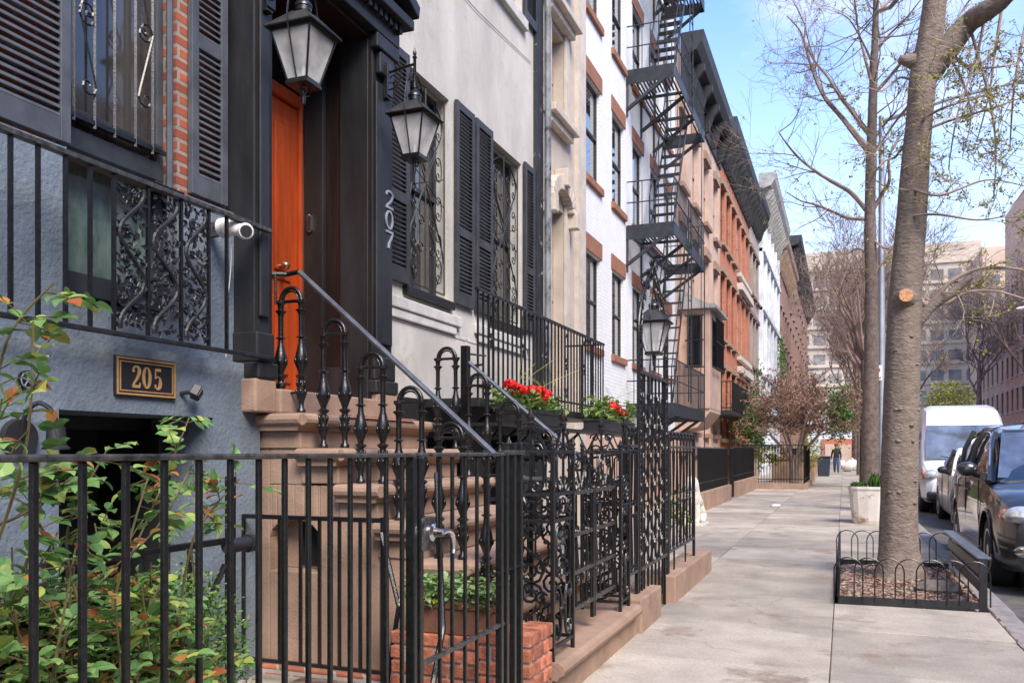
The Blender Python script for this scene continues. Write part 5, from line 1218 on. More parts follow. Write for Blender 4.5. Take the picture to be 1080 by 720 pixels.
# ---------------------------------------------------------------- distant fences of the wide sidewalk part
def sheet_fence(name, label, p0, p1, zb, zt, n, t=.012, wall=None, cat='fence', r=.011):
    P0, P1 = Vector((*p0, 0)), Vector((*p1, 0)); d = P1-P0
    f = thing(name, label, cat, P0)
    if wall:
        u = d.normalized(); nn = Vector((-u.y, u.x, 0))*.11; w = MB()
        pts = [P0-nn, P0+nn, P1+nn, P1-nn]; w.prism([(v.x, v.y) for v in pts], lambda a, b, q: (a, b, q), -.05, wall); w.build('base_wall', M['brown'], f, bevel=.012)
    for z in (zb, zt): MB().tube([(P0.x, P0.y, z), (P1.x, P1.y, z)], r*1.3, 4).build('rail', M['iron'], f)
    fp = None
    for k in range(n+1):
        q = P0 + d*k/n
        if fp is None: fp = MB().tube([(0, 0, (wall or .05)), (0, 0, zt)], r*.8, 4).build('picket', M['iron'], f, local=True); fp.location = q-P0
        else: o = fp.copy(); col.objects.link(o); o.parent = f; o.location = q-P0
    return f
XF2 = -2.98
sheet_fence('iron_fence', 'black picket fence running back from the end of the ornate fence', (-3.9, 14.0), (XF2, 14.0), .5, 1.36, 8)
f = sheet_fence('iron_fence', 'dense black picket fence on a brownstone kerb wall past the ornate fence', (XF2, FY(735, XF2)+.1), (XF2, 24.0), .62, 1.40, 72, wall=.42)
sheet_fence('iron_gate', 'black picket gate standing open toward the sidewalk past the ornate fence', (XF2+.05, 24.05), (XF2+.05, 25.0), .15, 1.42, 10, cat='gate')
sheet_fence('iron_fence', 'black picket fence on brownstone between open gate and tree bed', (XF2, 25.05), (XF2, 31.4), .62, 1.45, 60, wall=.45)
sheet_fence('iron_fence', 'black fence across the sidewalk in front of the russet tree, on a low stone kerb', (-3.6, 31.5), (-1.30, 31.5), .35, 1.55, 24, wall=.20)
sheet_fence('iron_fence', 'black fence along the sidewalk side of the russet tree bed', (-1.29, 31.55), (-1.29, 36.5), .35, 1.55, 46, wall=.20)
sheet_fence('iron_fence', 'farthest black fence beyond the russet tree bed', (-2.6, 44), (-2.6, 60), .5, 1.5, 60, wall=.5)
# ================================================================ THINGS FIXED TO THE WALLS
pq = thing('number_plaque', 'black plaque with gold frame and gold numerals 205', 'plaque', (XL, FY(151, XL), 1.7))
a, b = FY(119, XL), FY(183, XL); z0, z1 = FZ(151, 419, XL), FZ(151, 378, XL)
MB().box(XL+.001, XL+.018, a, b, z0, z1).build('board', M['blackpaint'], pq, bevel=.003)
fm = MB()
for q, w in ((.006, .010), (.024, .006)):
    x1 = XL+.022
    fm.box(XL+.015, x1, a+q, b-q, z0+q, z0+q+w); fm.box(XL+.015, x1, a+q, b-q, z1-q-w, z1-q); fm.box(XL+.015, x1, a+q, a+q+w, z0+q+w, z1-q-w); fm.box(XL+.015, x1, b-q-w, b-q, z0+q+w, z1-q-w)
fm.build('gold_border', M['goldpaint'], pq)
hN = (z1-z0)*.56; wN = (b-a)
for ch_, q_ in zip('205', (.245, .42, .60)): m = MB(); write_digits(m, ch_, [(a+wN*q_, z0+(z1-z0)*.22)], hN, lambda p, q, t: (t, p, q), XL+.018, XL+.023, True, .82); m.build('numeral', M['goldpaint'], pq)
# security camera
y = FY(252, XL+.1); zc = FZ(255, 243, XL+.12)
sc_ = thing('security_camera', 'white dome security camera at the end of the window railing', 'camera', (XL, y, zc))
cdir = Vector((.72, -.62, -.22)).normalized()
m = MB(); m.tube([(XL+.02, y-.05, zc+.01), (XL+.06, y-.05, zc+.01), (XL+.075, y-.048, zc+.01)], [.055, .055, .03], 18); m.tube([(XL+.06, y-.045, zc+.01), (XL+.13, y+.0, zc)], [.040, .036], 14)
c0 = Vector((XL+.14, y+.0, zc-.006)); m.tube([c0-cdir*.05, c0-cdir*.03, c0+cdir*.03, c0+cdir*.045], [.028, .044, .046, .040], 18); m.build('body', M['whiteplastic'], sc_, smooth=True, angle=40)
m = MB(); m.tube([c0+cdir*.0451, c0+cdir*.052], [.034, .030], 16); m.build('lens', M['blackplastic'], sc_, smooth=True, angle=40)
MB().tube(catmull([(XL+.05, y, zc-.05), (XL+.03, y+.01, zc-.25), (XL+.01, y-.01, zc-.55), (XL+.01, y, 1.86)], 6), .0025, 5).build('cable', M['whiteplastic'], sc_)
MB().box(XL-.1, XL+.02, y-.05, y-.02, zc-.03, zc+.05).build('bracket', M['iron_worn'], sc_)
y = FY(207, XL+.08); z = FZ(207, 413, XL+.08)
fl = thing('floodlight', 'small black floodlight under the plaque with numerals 205', 'floodlight', (XL, y, z))
Mx = Matrix.Translation((XL+.07, y, z)) @ Euler((R(-20), R(25), R(30))).to_matrix().to_4x4()
m = MB(); m.box(-.015, .03, -.045, .045, -.03, .03, Mx); m.build('housing', M['blackplastic'], fl, bevel=.004)
m = MB(); m.box(.031, .034, -.038, .038, -.024, .024, Mx); m.build('glass', M['blackplastic'], fl)
MB().tube([(XL+.002, y-.03, z-.01), (XL+.06, y-.01, z)], .012, 6).build('arm', M['blackplastic'], fl)
y = FY(29, XL+.01); z = FZ(29, 401, XL)
vt = thing('vent_medallion', 'round black pierced iron disc on the blue-grey wall', 'vent', (XL, y, z))
m = MB(); m.tube([(XL+.001, y, z), (XL+.012, y, z)], .042, 20); m.build('disc', M['iron'], vt)
m = MB()
for k in range(5): m.tube([(XL+.014, y, z), (XL+.014, y+.03*math.cos(k*1.257+.4), z+.03*math.sin(k*1.257+.4))], .004, 4)
m.tube([(XL+.014, y+.033*math.cos(k*.4), z+.033*math.sin(k*.4)) for k in range(16)], .004, 4, closed=True); m.build('cast_star', M['bluestucco'], vt)
y = FY(27, XL+.05); z = FZ(27, 462, XL)
gk = thing('gooseneck_lamp', 'black gooseneck wall lamp behind the rose leaves', 'lamp', (XL, y, z))
m = MB(); m.tube([(XL+.001, y, z), (XL+.03, y, z)], [.085, .08], 20); m.build('wall_plate', M['blackplastic'], gk, smooth=True, angle=40)
m = MB(); m.tube(catmull([(XL+.03, y, z), (XL+.05, y+.0, z+.10), (XL+.09, y+.03, z+.15), (XL+.14, y+.06, z+.11), (XL+.15, y+.065, z+.04)], 7), .010, 8); m.build('neck', M['iron'], gk, smooth=True)
m = MB(); m.lathe([(.03, .05), (.036, .048), (.042, -.03), (.055, -.04), (.055, -.048), (.04, -.05)], (XL+.15, y+.065, z), 16); m.build('lamp_shade', M['blackplastic'], gk, smooth=True, angle=40)
# ================================================================ TREES
def grow(m, lv, p, d, L_, r, depth, rg, up=.12, leafp=0.0, segs=4, sub=(2, 4), spread=.9, wig=.16, n=None, leaf_s=.03, minr=.003, ratio=.62):
    pts = [p.copy()]; rad = [r]; q = p.copy(); dd = d.normalized()
    for i in range(segs):
        dd = (dd + Vector((rg.gauss(0, wig), rg.gauss(0, wig), rg.gauss(0, wig) + up*.3))).normalized()
        q = q + dd * (L_/segs); pts.append(q.copy()); rad.append(max(minr, r*(1-.62*(i+1)/segs)))
    m.tube(pts, rad, (n or (6 if r > .04 else 4 if r > .012 else 3)))
    if lv is not None and leafp and depth <= 2:
        for i in range(1, len(pts)):
            if rg.random() < leafp: bud(lv, pts[i], leaf_s, rg)
    if depth <= 0: return
    k = rg.randint(*sub)
    for j in range(k):
        t = rg.uniform(.25, 1.0); i = min(len(pts)-2, int(t*(len(pts)-1))); b = pts[i].lerp(pts[i+1], t*(len(pts)-1)-i)
        ax = Vector((rg.gauss(0, 1), rg.gauss(0, 1), rg.gauss(0, .7))).normalized()
        nd = (dd + ax*spread).normalized(); nd.z += up*.5
        grow(m, lv, b, nd, L_*rg.uniform(.45, .8)*ratio/.62, max(minr, rad[i]*rg.uniform(.45, .7)), depth-1, rg, up, leafp, max(3, segs-1), sub, spread, wig*1.1, None, leaf_s, minr, ratio)
def bud(lv, c, s, rg, k=5):
    for i in range(k):
        a = Vector((rg.gauss(0, 1), rg.gauss(0, 1), rg.gauss(0, .8)))
        a.normalize(); w = a.cross(Vector((rg.gauss(0, 1), rg.gauss(0, 1), 1))).normalized()
        q = s*rg.uniform(.6, 1.3); o = c + a*s*.3
        lv.quad(o, o+a*q*.5+w*q*.35, o+a*q, o+a*q*.5-w*q*.35)
def leaf(lv, c, a, nrm, s, wd=.55, fold=.15):
    a = a.normalized(); w = a.cross(nrm)
    if w.length < 1e-4: w = a.cross(Vector((.3, .9, .2)))
    w.normalize(); nn = w.cross(a)
    n = len(lv.v); cp = nn*s
    lv.v += [c, c+a*s*.5-cp*.02, c+a*s-cp*.16]
    for sg in (1, -1): lv.v += [c+a*s*.10+w*s*wd*.22*sg+cp*fold*.4, c+a*s*.32+w*s*wd*.46*sg+cp*fold, c+a*s*.58+w*s*wd*.45*sg+cp*fold*.9, c+a*s*.82+w*s*wd*.25*sg+cp*fold*.2]
    lv.f += [(n, n+3, n+4, n+1), (n+1, n+4, n+5), (n+1, n+5, n+6, n+2), (n, n+1, n+8, n+7), (n+1, n+9, n+8), (n+1, n+2, n+10, n+9)]
def path_px(P, Y):                        # picture positions measured on a plane at its true distance
    out = []
    for q in P:
        yy = Y + (q[2] if len(q) > 2 else 0); x = AX(q[0], yy); out.append(Vector((x, yy, AZ(q[0], q[1], yy))))
    return out
def limb(m, lv, P, r0, r1, rg, subs, Ls, rs_, depth, leafp, k=6, n=8, leaf_s=.03, up=.1, spread=.9, t0=.15, rough=0.0):
    C = catmull(P, k); N_ = len(C); rad = [(r0 + (r1-r0)*(i/(N_-1))) * (1 + (rg.uniform(-rough, rough) if rough else 0)) for i in range(N_)]
    m.tube(C, rad, n)
    for j in range(subs):
        t = rg.uniform(t0, 1.0); i = min(N_-2, int(t*(N_-1))); d = (C[i+1]-C[i]).normalized()
        ax = Vector((rg.gauss(0, 1), rg.gauss(0, 1), rg.gauss(0, .6))).normalized(); nd = (d*.7 + ax*spread).normalized()
        grow(m, lv, C[i], nd, Ls*rg.uniform(.6, 1.2), min(rs_, rad[i]*.5), depth, rg, up, leafp, leaf_s=leaf_s)
    return C, rad
def tree_thing(label, loc, tm, lv, bark, leafm=None, name='street_tree', crown_m=None, group=None):
    t = thing(name, label, 'tree', loc, group=group); tr = tm.build('trunk', M[bark], t, smooth=True, angle=80)
    if crown_m: crown_m.build('crown', M['twig'] if bark != 'bark' else M['twigpale'], t)
    if lv and lv.f: lv.build('foliage', leafm, t)
    return t
# --- big tree in the guarded pit
rg = rng(5); TY = 9.72
tm = MB(); cr = MB(); lv = MB()
trunk = [(948, 622), (948, 606), (947.5, 585), (948, 540), (949, 480), (952, 400), (954, 330), (958, 270), (964, 190), (969, 130), (974, 78), (981, 40), (986, 0), (992, -60), (1000, -140), (1008, -240)]
wpx = [60, 46, 40, 37, 36.5, 34.5, 33.5, 30, 28, 26.5, 27, 25, 23, 22, 18, 12]
P = path_px(trunk, TY); D_ = lambda v: -ST*v.x + CT*v.y
Cc = catmull(P, 5); rr = []
for i in range(len(Cc)):
    f = i/5; a = int(min(f, len(wpx)-1)); b = min(a+1, len(wpx)-1); w = wpx[a] + (wpx[b]-wpx[a])*(f-a); rr.append(w*D_(Cc[i])/900/2*(1+rg.uniform(-.012, .012)))
tm.tube(Cc, rr, 24)
for i, v in enumerate(tm.v[:]):
    c = Cc[min(len(Cc)-1, i//24)]; d = v-c; d.z = 0; k = 1 + .03*math.sin((i % 24)*1.9+v.z*1.3) + .018*math.sin((i % 24)*3.1+v.z*4); 
    if v.z < .40: k *= 1 + .12*((.40-v.z)/.40)**1.5*(1.1+math.sin((i % 24)*math.pi/4+.6))
    tm.v[i] = Vector((c.x+d.x*k, c.y+d.y*k, v.z))
# big right limb
Lr = path_px([(976, 80), (988, 66), (1003, 47), (1022, 24), (1040, 12, -.2), (1058, -2, -.3), (1090, -40, -.5), (1120, -100, -.6)], TY)
limb(tm, None, Lr, .135, .07, rg, 0, 0, 0, 0, 0, n=14, rough=.04)
# limb on the right lower, forked and pale
def px_limb(m, lv_, pts, r0, r1, subs, Ls, rs_, depth, leafp, Y=TY, n=8, **k): return limb(m, lv_, path_px(pts, Y), r0, r1, rg, subs, Ls, rs_, depth, leafp, n=n, **k)
px_limb(tm, None, [(957, 352), (974, 333), (984, 322), (1000, 312), (1012, 302), (1024, 292)], .062, .035, 0, 0, 0, 0, 0, n=10)
px_limb(cr, lv, [(968, 312), (978, 322), (990, 310), (1004, 296), (1030, 284), (1056, 282), (1080, 285)], .03, .012, 6, .5, .008, 2, .3)
px_limb(cr, lv, [(984, 322), (1001, 318), (1020, 308), (1050, 307), (1080, 315)], .022, .008, 6, .5, .008, 2, .3)
# stub knots with fresh cut
for (px, py, dxx, r) in ((954, 318, .0, .075), (969, 66, -.16, .042)):
    c = Vector((AX(px, TY), TY, AZ(px, py, TY))); 
    d = Vector((dxx*4, -1, .1)).normalized() if dxx == 0 else Vector((-.9, -.35, .15)).normalized()
    b0_, b1_ = c + d*.06, c + d*(.245 if dxx == 0 else .20)
    tm.tube([b0_, b0_.lerp(b1_, .6), b1_], [r*1.9, r*1.25, r*(.85 if dxx == 0 else 1.0)], 14)
    if dxx == 0: cutp = (b1_, b1_+d*.004)
# pruning scars as raised rings
for k in range(34):
    z = rg.uniform(.7, 5.2); i = min(range(len(Cc)), key=lambda j: abs(Cc[j].z - z)); an = rg.uniform(-2.4, .1); r = rr[i]
    c = Cc[i] + Vector((math.cos(an)*r, math.sin(an)*r, 0)); c = Cc[i] + Vector((math.cos(an)*(r-.018), math.sin(an)*(r-.018), 0)); tm.blob(c, (.024, .024, .010) if z > 2.6 else (.034, .034, .018), 9, 5, .2, rg)
# hanging budded twigs at upper right and left
for (pts, sb, dep) in (([(984, 40), (1010, 75), (1024, 120), (1015, 165)], 9, 1), ([(1040, 10), (1030, 60), (1010, 120), (1000, 180)], 10, 1), ([(1058, 0), (1050, 50), (1043, 100), (1030, 150)], 10, 1),
    ([(968, 128), (1000, 112), (1040, 100), (1085, 75)], 9, 2), ([(962, 143), (1000, 128), (1050, 113), (1085, 100)], 10, 2), ([(1000, 50), (1020, 70), (1060, 70), (1085, 60)], 9, 2), ([(962, 142), (945, 165), (930, 172), (915, 196)], 5, 1),
    ([(972, 90), (950, 82), (930, 96), (915, 92)], 6, 1), ([(960, 110), (945, 128), (930, 150), (922, 165)], 6, 1), ([(990, 66), (1010, 20), (1030, -10)], 6, 2), ([(948, 230), (985, 226), (1030, 232), (1060, 228)], 8, 2), ([(955, 195), (990, 206), (1040, 190), (1080, 196)], 8, 2), ([(1020, 20), (1040, 90), (1050, 150), (1048, 210)], 12, 1), ([(1085, 10), (1070, 90), (1065, 160)], 10, 1)):
    j = [tuple([q[0], q[1], rg.uniform(-.5, .5)*(i > 0)]) for i, q in enumerate(pts)]
    px_limb(cr, lv, j, .018, .005, sb, .42, .006, dep, .33, n=5, leaf_s=.028, spread=1.0)
# upper crown above the frame, so that it stands complete from other positions
for k in range(16):
    i = len(Cc) - 2 - rg.randint(0, 11); a = rg.uniform(0, 6.28); grow(cr, lv, Cc[i], Vector((math.cos(a), math.sin(a), .7)), rg.uniform(1.6, 2.6), .05, 3, rg, .3, .04, 5)
bt = tree_thing('big grey-barked street tree with fresh cut stub, inside the hooped guard', (AX(948, TY), TY, 0), tm, lv, 'bark', M['bud'], crown_m=cr)
m = MB(); m.tube(cutp, .066, 16); m.build('cut_face', M['cutwood'], bt)
# --- second, slimmer tree behind the white tub
rg = rng(8); T2 = 20.7
tm = MB(); cr = MB(); lv = MB()
P = path_px([(918, 530), (918, 500), (918, 440), (919, 380), (919, 300), (917.5, 230), (919, 160), (921, 90), (923, 40), (924, 0), (926, -60), (928, -130)], T2); wp = [20, 18, 17, 15, 13.5, 11.5, 10.5, 8.5, 7, 6, 5, 3]
Cc = catmull(P, 4); rr = [(wp[min(i//4, 11)] + (wp[min(i//4+1, 11)]-wp[min(i//4, 11)])*((i % 4)/4))*D_(Cc[i])/900/2*(1+rg.uniform(-.04, .04)) for i in range(len(Cc))]
tm.tube(Cc, rr, 14)
br2 = [([(916, 160), (903, 143), (887, 123), (870, 103), (860, 82), (853, 62), (845, 35), (830, 17)], .07, .014), ([(917, 142), (900, 120), (883, 97), (872, 80), (860, 66), (851, 50)], .06, .014), ([(860, 66), (853, 45), (848, 25), (836, 0)], .02, .01),
       ([(914, 222), (897, 203), (880, 193), (862, 182), (843, 167), (830, 152), (821, 139)], .055, .012), ([(822, 139), (836, 128), (845, 110), (848, 92)], .014, .006), ([(913, 231), (895, 230), (880, 224), (860, 216), (845, 212), (830, 203)], .045, .01), ([(880, 224), (872, 228), (880, 240), (868, 238), (860, 232)], .015, .006),
       ([(919, 225), (930, 205), (938, 190), (938, 165), (952, 140)], .05, .02), ([(920, 150), (930, 135), (945, 118), (960, 105)], .04, .012), ([(921, 100), (935, 85), (955, 62), (972, 50)], .045, .02), ([(921, 95), (912, 60), (905, 30), (900, -10)], .04, .015),
       ([(922, 60), (935, 40), (955, 20), (975, -5)], .03, .01), ([(921, 70), (910, 45), (895, 20), (880, 12)], .025, .008), ([(918, 250), (935, 262), (950, 250)], .03, .015), ([(917, 270), (905, 262), (890, 268), (875, 255)], .028, .008), ([(919, 290), (935, 275), (948, 280)], .02, .01), ([(918, 300), (903, 290), (885, 295)], .015, .006),
       ([(853, 63), (840, 55), (828, 60)], .012, .005), ([(843, 167), (838, 180), (826, 178)], .012, .005)]
for pts, r0, r1 in br2:
    j = [tuple([q[0], q[1], rg.uniform(-.9, .9)*(i/len(pts))]) for i, q in enumerate(pts)]
    limb(cr, lv, path_px(j, T2), r0, r1, rg, 7, 1.15, .016, 2, .05, n=6, leaf_s=.05, t0=.3, rough=.08, up=.22)
for k in range(26):
    i = rg.randint(24, len(Cc)-2); a = rg.uniform(0, 6.28); grow(cr, lv, Cc[i], Vector((math.cos(a), math.sin(a), .5)), rg.uniform(.7, 1.5), .02, 2, rg, .2, .12, 4, leaf_s=.06)
tree_thing('slender dark street tree with crooked bare limbs, rising behind the white tub', (AX(918, T2), T2, 0), tm, lv, 'bark2', M['bud'], crown_m=cr)
# --- further trees
def far_tree(label, x, Y, h, r, seed, depth=4, bark='twig', th=.5, leafp=0.0, lean=(0, 0), spread=.75, lm=None, sub=(3, 5), bs=.8, L0=None):
    g_ = rng(seed); tm = MB(); cr = MB(); lv = MB()
    P = [Vector((x, Y, -.1)), Vector((x+lean[0]*.3, Y+lean[1]*.3, h*th*.5)), Vector((x+lean[0]*.6, Y+lean[1]*.6, h*th)), Vector((x+lean[0], Y+lean[1], h*.62))]
    C = catmull(P, 5); rad = [r*(1-.5*i/(len(C)-1)) for i in range(len(C))]; tm.tube(C, rad, 10)
    for k in range(7):
        i = g_.randint(len(C)//2, len(C)-1); a = k*.9+g_.uniform(-.3, .3)
        grow(cr, lv if leafp else None, C[i], Vector((math.cos(a)*bs, math.sin(a)*bs, 1.0)), h*(L0 or .30)*g_.uniform(.8, 1.2), rad[i]*.55, depth, g_, .42, leafp, 5, sub, spread, .17, minr=.0045*Y/30, leaf_s=.05)
    cr.f = [f for f in cr.f if min(cr.v[i].z for i in f) > 2.9]
    return tree_thing(label, (x, Y, 0), tm, lv, bark, lm or M['bud'], crown_m=cr)
far_tree('dark trunked bare tree standing just behind the slender street tree', .75, 34, 10, .24, 31, 4, 'bark2', sub=(3, 4))
far_tree('bare leaning tree at the kerb across the street behind the van', 11.6, 33, 12, .22, 33, 4, 'twigpale', lean=(-2.2, 0), sub=(3, 4))
far_tree('bare tree with twisted dark limbs at the right picture edge', 12.0, 27.5, 9.5, .17, 35, 4, 'bark2', lean=(.6, 0), sub=(3, 4))
far_tree('thin bare tree in front of the brick houses on the far pavement', 11.5, 47, 11, .2, 36, 4, 'twigpale', sub=(3, 4))
far_tree('spreading bare brown tree at mid block above the sidewalk', .9, 52, 12, .26, 37, 5, 'twig', sub=(3, 4), spread=.9)
far_tree('bushy bare tree near the street end', .9, 68, 14, .28, 38, 5, 'twig', sub=(3, 4), spread=.9)
far_tree('bare tree further along the right pavement', 11.4, 64, 13, .26, 39, 5, 'twigpale', sub=(3, 4), spread=.9)
far_tree('farthest bare tree by the cross street', 11.5, 88, 15, .3, 40, 4, 'twig', sub=(3, 5), spread=.9)
far_tree('bare tree at the far left kerb by the cross street', 1.0, 92, 16, .3, 41, 4, 'twig', sub=(3, 5), spread=.9)
far_tree('bare brown tree at the street end left of the middle', 2.5, 106, 17, .3, 43, 4, 'twigpale', sub=(3, 5), spread=.9)
far_tree('bare brown tree at the street end in the middle', 8.0, 110, 18, .3, 44, 4, 'twig', sub=(3, 5), spread=.9)
far_tree('pale bare tree halfway along the right pavement', 11.6, 56, 12.5, .22, 45, 4, 'twigpale', sub=(3, 5), spread=.95)
# --- russet garden tree behind the black fence
g_ = rng(51); tm = MB(); cr = MB(); lv = MB(); rl_ = MB(); b0p = Vector((AX(838, 33.5), 33.5, 0))
for k in range(6):
    a = k*1.05; e = b0p + Vector((math.cos(a)*.9, math.sin(a)*.9, 2.0+.3*(k % 3)))
    C = catmull([b0p+Vector((math.cos(a)*.1, math.sin(a)*.1, -.1)), b0p+Vector((math.cos(a)*.15, math.sin(a)*.2, 1.0)), e], 5); tm.tube(C, [.09*(1-.5*i/len(C)) for i in range(len(C))], 8)
    for j in range(7): grow(cr, rl_, C[-1-g_.randint(0, 4)], Vector((g_.gauss(0, 1), g_.gauss(0, 1), .55)), g_.uniform(1.0, 1.8), .03, 3, g_, .05, .85, 4, leaf_s=.075, minr=.006)
for k in range(2300):
    s = g_.choice((-1, 1)); c = b0p + Vector((s*g_.gauss(1.6, .3), g_.gauss(0, .9), g_.gauss(2.75 if s > 0 else 2.4, .45))); bud(lv, c, .09, g_, 3)
cr.f = [f for f in cr.f if min(cr.v[i].z for i in f) > 1.9]; rl_.f = [f for f in rl_.f if min(rl_.v[i].z for i in f) > 2.0]
rt = thing('garden_tree', 'russet twiggy garden tree with green ivy clumps behind the black fence', 'tree', b0p)
tm.build('trunk', M['twigpale'], rt, smooth=True); cr.build('crown', M['rusty'], rt); rl_.build('dry_foliage', M['rusty'], rt); lv.build('ivy_foliage', M['ivy'], rt)
# ivy on the far wall and small garden shrubs
def shrub(name, label, c, r, n, s, lm, seed, cat='shrub', stems=6, flat=.4):
    g_ = rng(seed); t = thing(name, label, cat, (c[0], c[1], 0)); lv = MB(); sm = MB()
    for k in range(stems):
        e = Vector((c[0]+g_.uniform(-.6, .6)*r[0], c[1]+g_.uniform(-.6, .6)*r[1], c[2]+g_.uniform(-.2, .6)*r[2])); sm.tube(catmull([Vector((c[0]+g_.uniform(-.1, .1), c[1]+g_.uniform(-.1, .1), max(-.05, c[2]-r[2]*1.2))), Vector(c)+Vector((g_.uniform(-.2, .2)*r[0], g_.uniform(-.2, .2)*r[1], -r[2]*.4)), e], 4), .006+.004*r[2], 4)
    for k in range(n):
        v = Vector((g_.gauss(0, 1), g_.gauss(0, 1), g_.gauss(0, 1))).normalized() * (g_.random()**.33) * g_.uniform(.85, 1.12)
        p = Vector((c[0]+v.x*r[0], c[1]+v.y*r[1], c[2]+v.z*r[2])); a = (v + Vector((g_.gauss(0, .7), g_.gauss(0, .7), g_.gauss(0, .7)))).normalized(); leaf(lv, p, a, (v+Vector((0, 0, 1))).normalized(), s*g_.uniform(.6, 1.3), .6)
    sm.build('stems', M['twig'], t); lv.build('foliage', M[lm], t); return t
shrub('climbing_ivy', 'green ivy climbing the dark house front above the russet tree', (-4.0, 60, 6.4), (.35, 3.2, 3.2), 1500, .16, 'ivy', 61, 'ivy', 3)
shrub('climbing_ivy', 'trailing ivy hanging on the pale ornate house', (-3.9, 44, 3.2), (.3, 1.6, 2.6), 900, .13, 'ivy', 62, 'ivy', 3)
shrub('garden_shrub', 'yellow-green spring shrub beside the russet tree', (AX(853, 38), 38, 1.35), (.5, .8, .75), 700, .10, 'yellowgreen', 63)
shrub('garden_shrub', 'low green plants at the foot of the russet tree fence', (AX(812, 34), 34, 1.2), (.7, .6, .35), 380, .11, 'yellowgreen', 64)
shrub('garden_shrub', 'rounded lime-green bush beyond the white van', (AX(997, 62)+.2, 62, 4.6), (1.5, 1.5, 1.3), 1200, .2, 'yellowgreen', 65)
shrub('garden_shrub', 'small green plant leaning through the end of the ornate fence', (-1.55, 8.75, .72), (.10, .22, .22), 70, .06, 'geran', 66)
# ---------------------------------------------------------------- rose bush in front of 205
g_ = rng(71); t = thing('rose_bush', 'rose bush with green and red-tinged leaves behind the near picket fence', 'rose bush', (-1.9, 1.9, 0)); sm = MB(); lv = MB()
def rose_cane(p0, p1, p2, n, s):
    C = catmull([p0, p1, p2], 8); sm.tube(C, [.0032*(1-.6*i/len(C))+.0010 for i in range(len(C))], 5)
    for k in range(n):
        i = g_.randint(6, len(C)-2); d = Vector((g_.gauss(0, 1), g_.gauss(0, 1), g_.gauss(.2, .5))).normalized(); L_ = g_.uniform(.05, .12); e = C[i]+d*L_
        sm.tube([C[i], C[i]+d*L_*.5+Vector((0, 0, .006)), e], .0016, 3)
        up_ = Vector((g_.gauss(0, .4), g_.gauss(0, .4), 1)).normalized()
        side = d.cross(up_).normalized()
        leaf(lv, e, d+Vector((0, 0, -.15)), up_, s*g_.uniform(.8, 1.2), .85, .08)
        for f in (.45, .85):
            for sgn in (-1, 1): leaf(lv, C[i]+d*L_*f, d*.5+side*sgn, up_, s*g_.uniform(.65, 1.0), .85, .08)
for k in range(560):
    bx_, by_ = g_.uniform(-2.2, -1.62), g_.uniform(.8, 2.75); hgt = g_.uniform(.70, 1.0) if g_.random() < .95 else g_.uniform(1.0, 1.14)
    p0 = Vector((bx_, by_, 0)); uu = 965.6*abs(bx_)/(CT*by_ - ST*bx_)
    if uu < (740 if g_.random() < .9 else 690): continue
    tip = p0 + Vector((g_.gauss(0, .14), g_.gauss(-.05, .12), hgt)); rose_cane(p0, p0.lerp(tip, .5)+Vector((g_.gauss(0, .05), g_.gauss(0, .05), .08)), tip, 12, .044)
# taller canes that stand out against the wall
for (x, pts, n) in ((-1.80, [(75, 640), (85, 560), (118, 470)], 9), (-1.85, [(110, 640), (130, 560), (165, 500)], 9), (-1.80, [(15, 640), (25, 560), (45, 480)], 9), (-1.7, [(5, 600), (12, 470), (20, 340)], 10), (-1.75, [(-20, 600), (0, 500), (10, 420)], 9),
    (-1.95, [(140, 600), (170, 520), (188, 440)], 10), (-1.9, [(190, 640), (196, 560), (240, 505)], 9), (-1.7, [(0, 480), (20, 360), (40, 300)], 6), (-1.9, [(60, 600), (40, 520), (85, 480)], 9), (-1.95, [(100, 620), (150, 560), (200, 480)], 10), (-1.8, [(-10, 560), (30, 540), (70, 500)], 10), (-2.0, [(200, 620), (215, 570), (225, 530)], 6)):
    P = [Vector((x+g_.uniform(-.05, .05), FY(p[0], x), FZ(p[0], p[1], x))) for p in pts]; sm.tube([P[0], Vector((P[0].x, P[0].y, 0))], .004, 5); rose_cane(P[0], P[1], P[2], n, .045)
sm.build('canes', mat('rose_cane', (.08, .10, .03), .6, 0, .3, 20, c2=(.12, .06, .03, 1)), t, smooth=True); lv.build('foliage', M['rose'], t)
shrub('boxwood_bush', 'dense small-leaved boxwood bush to the right of the roses', (-2.45, 2.62, .44), (.26, .34, .44), 8500, .022, 'box', 72, 'bush', 8)
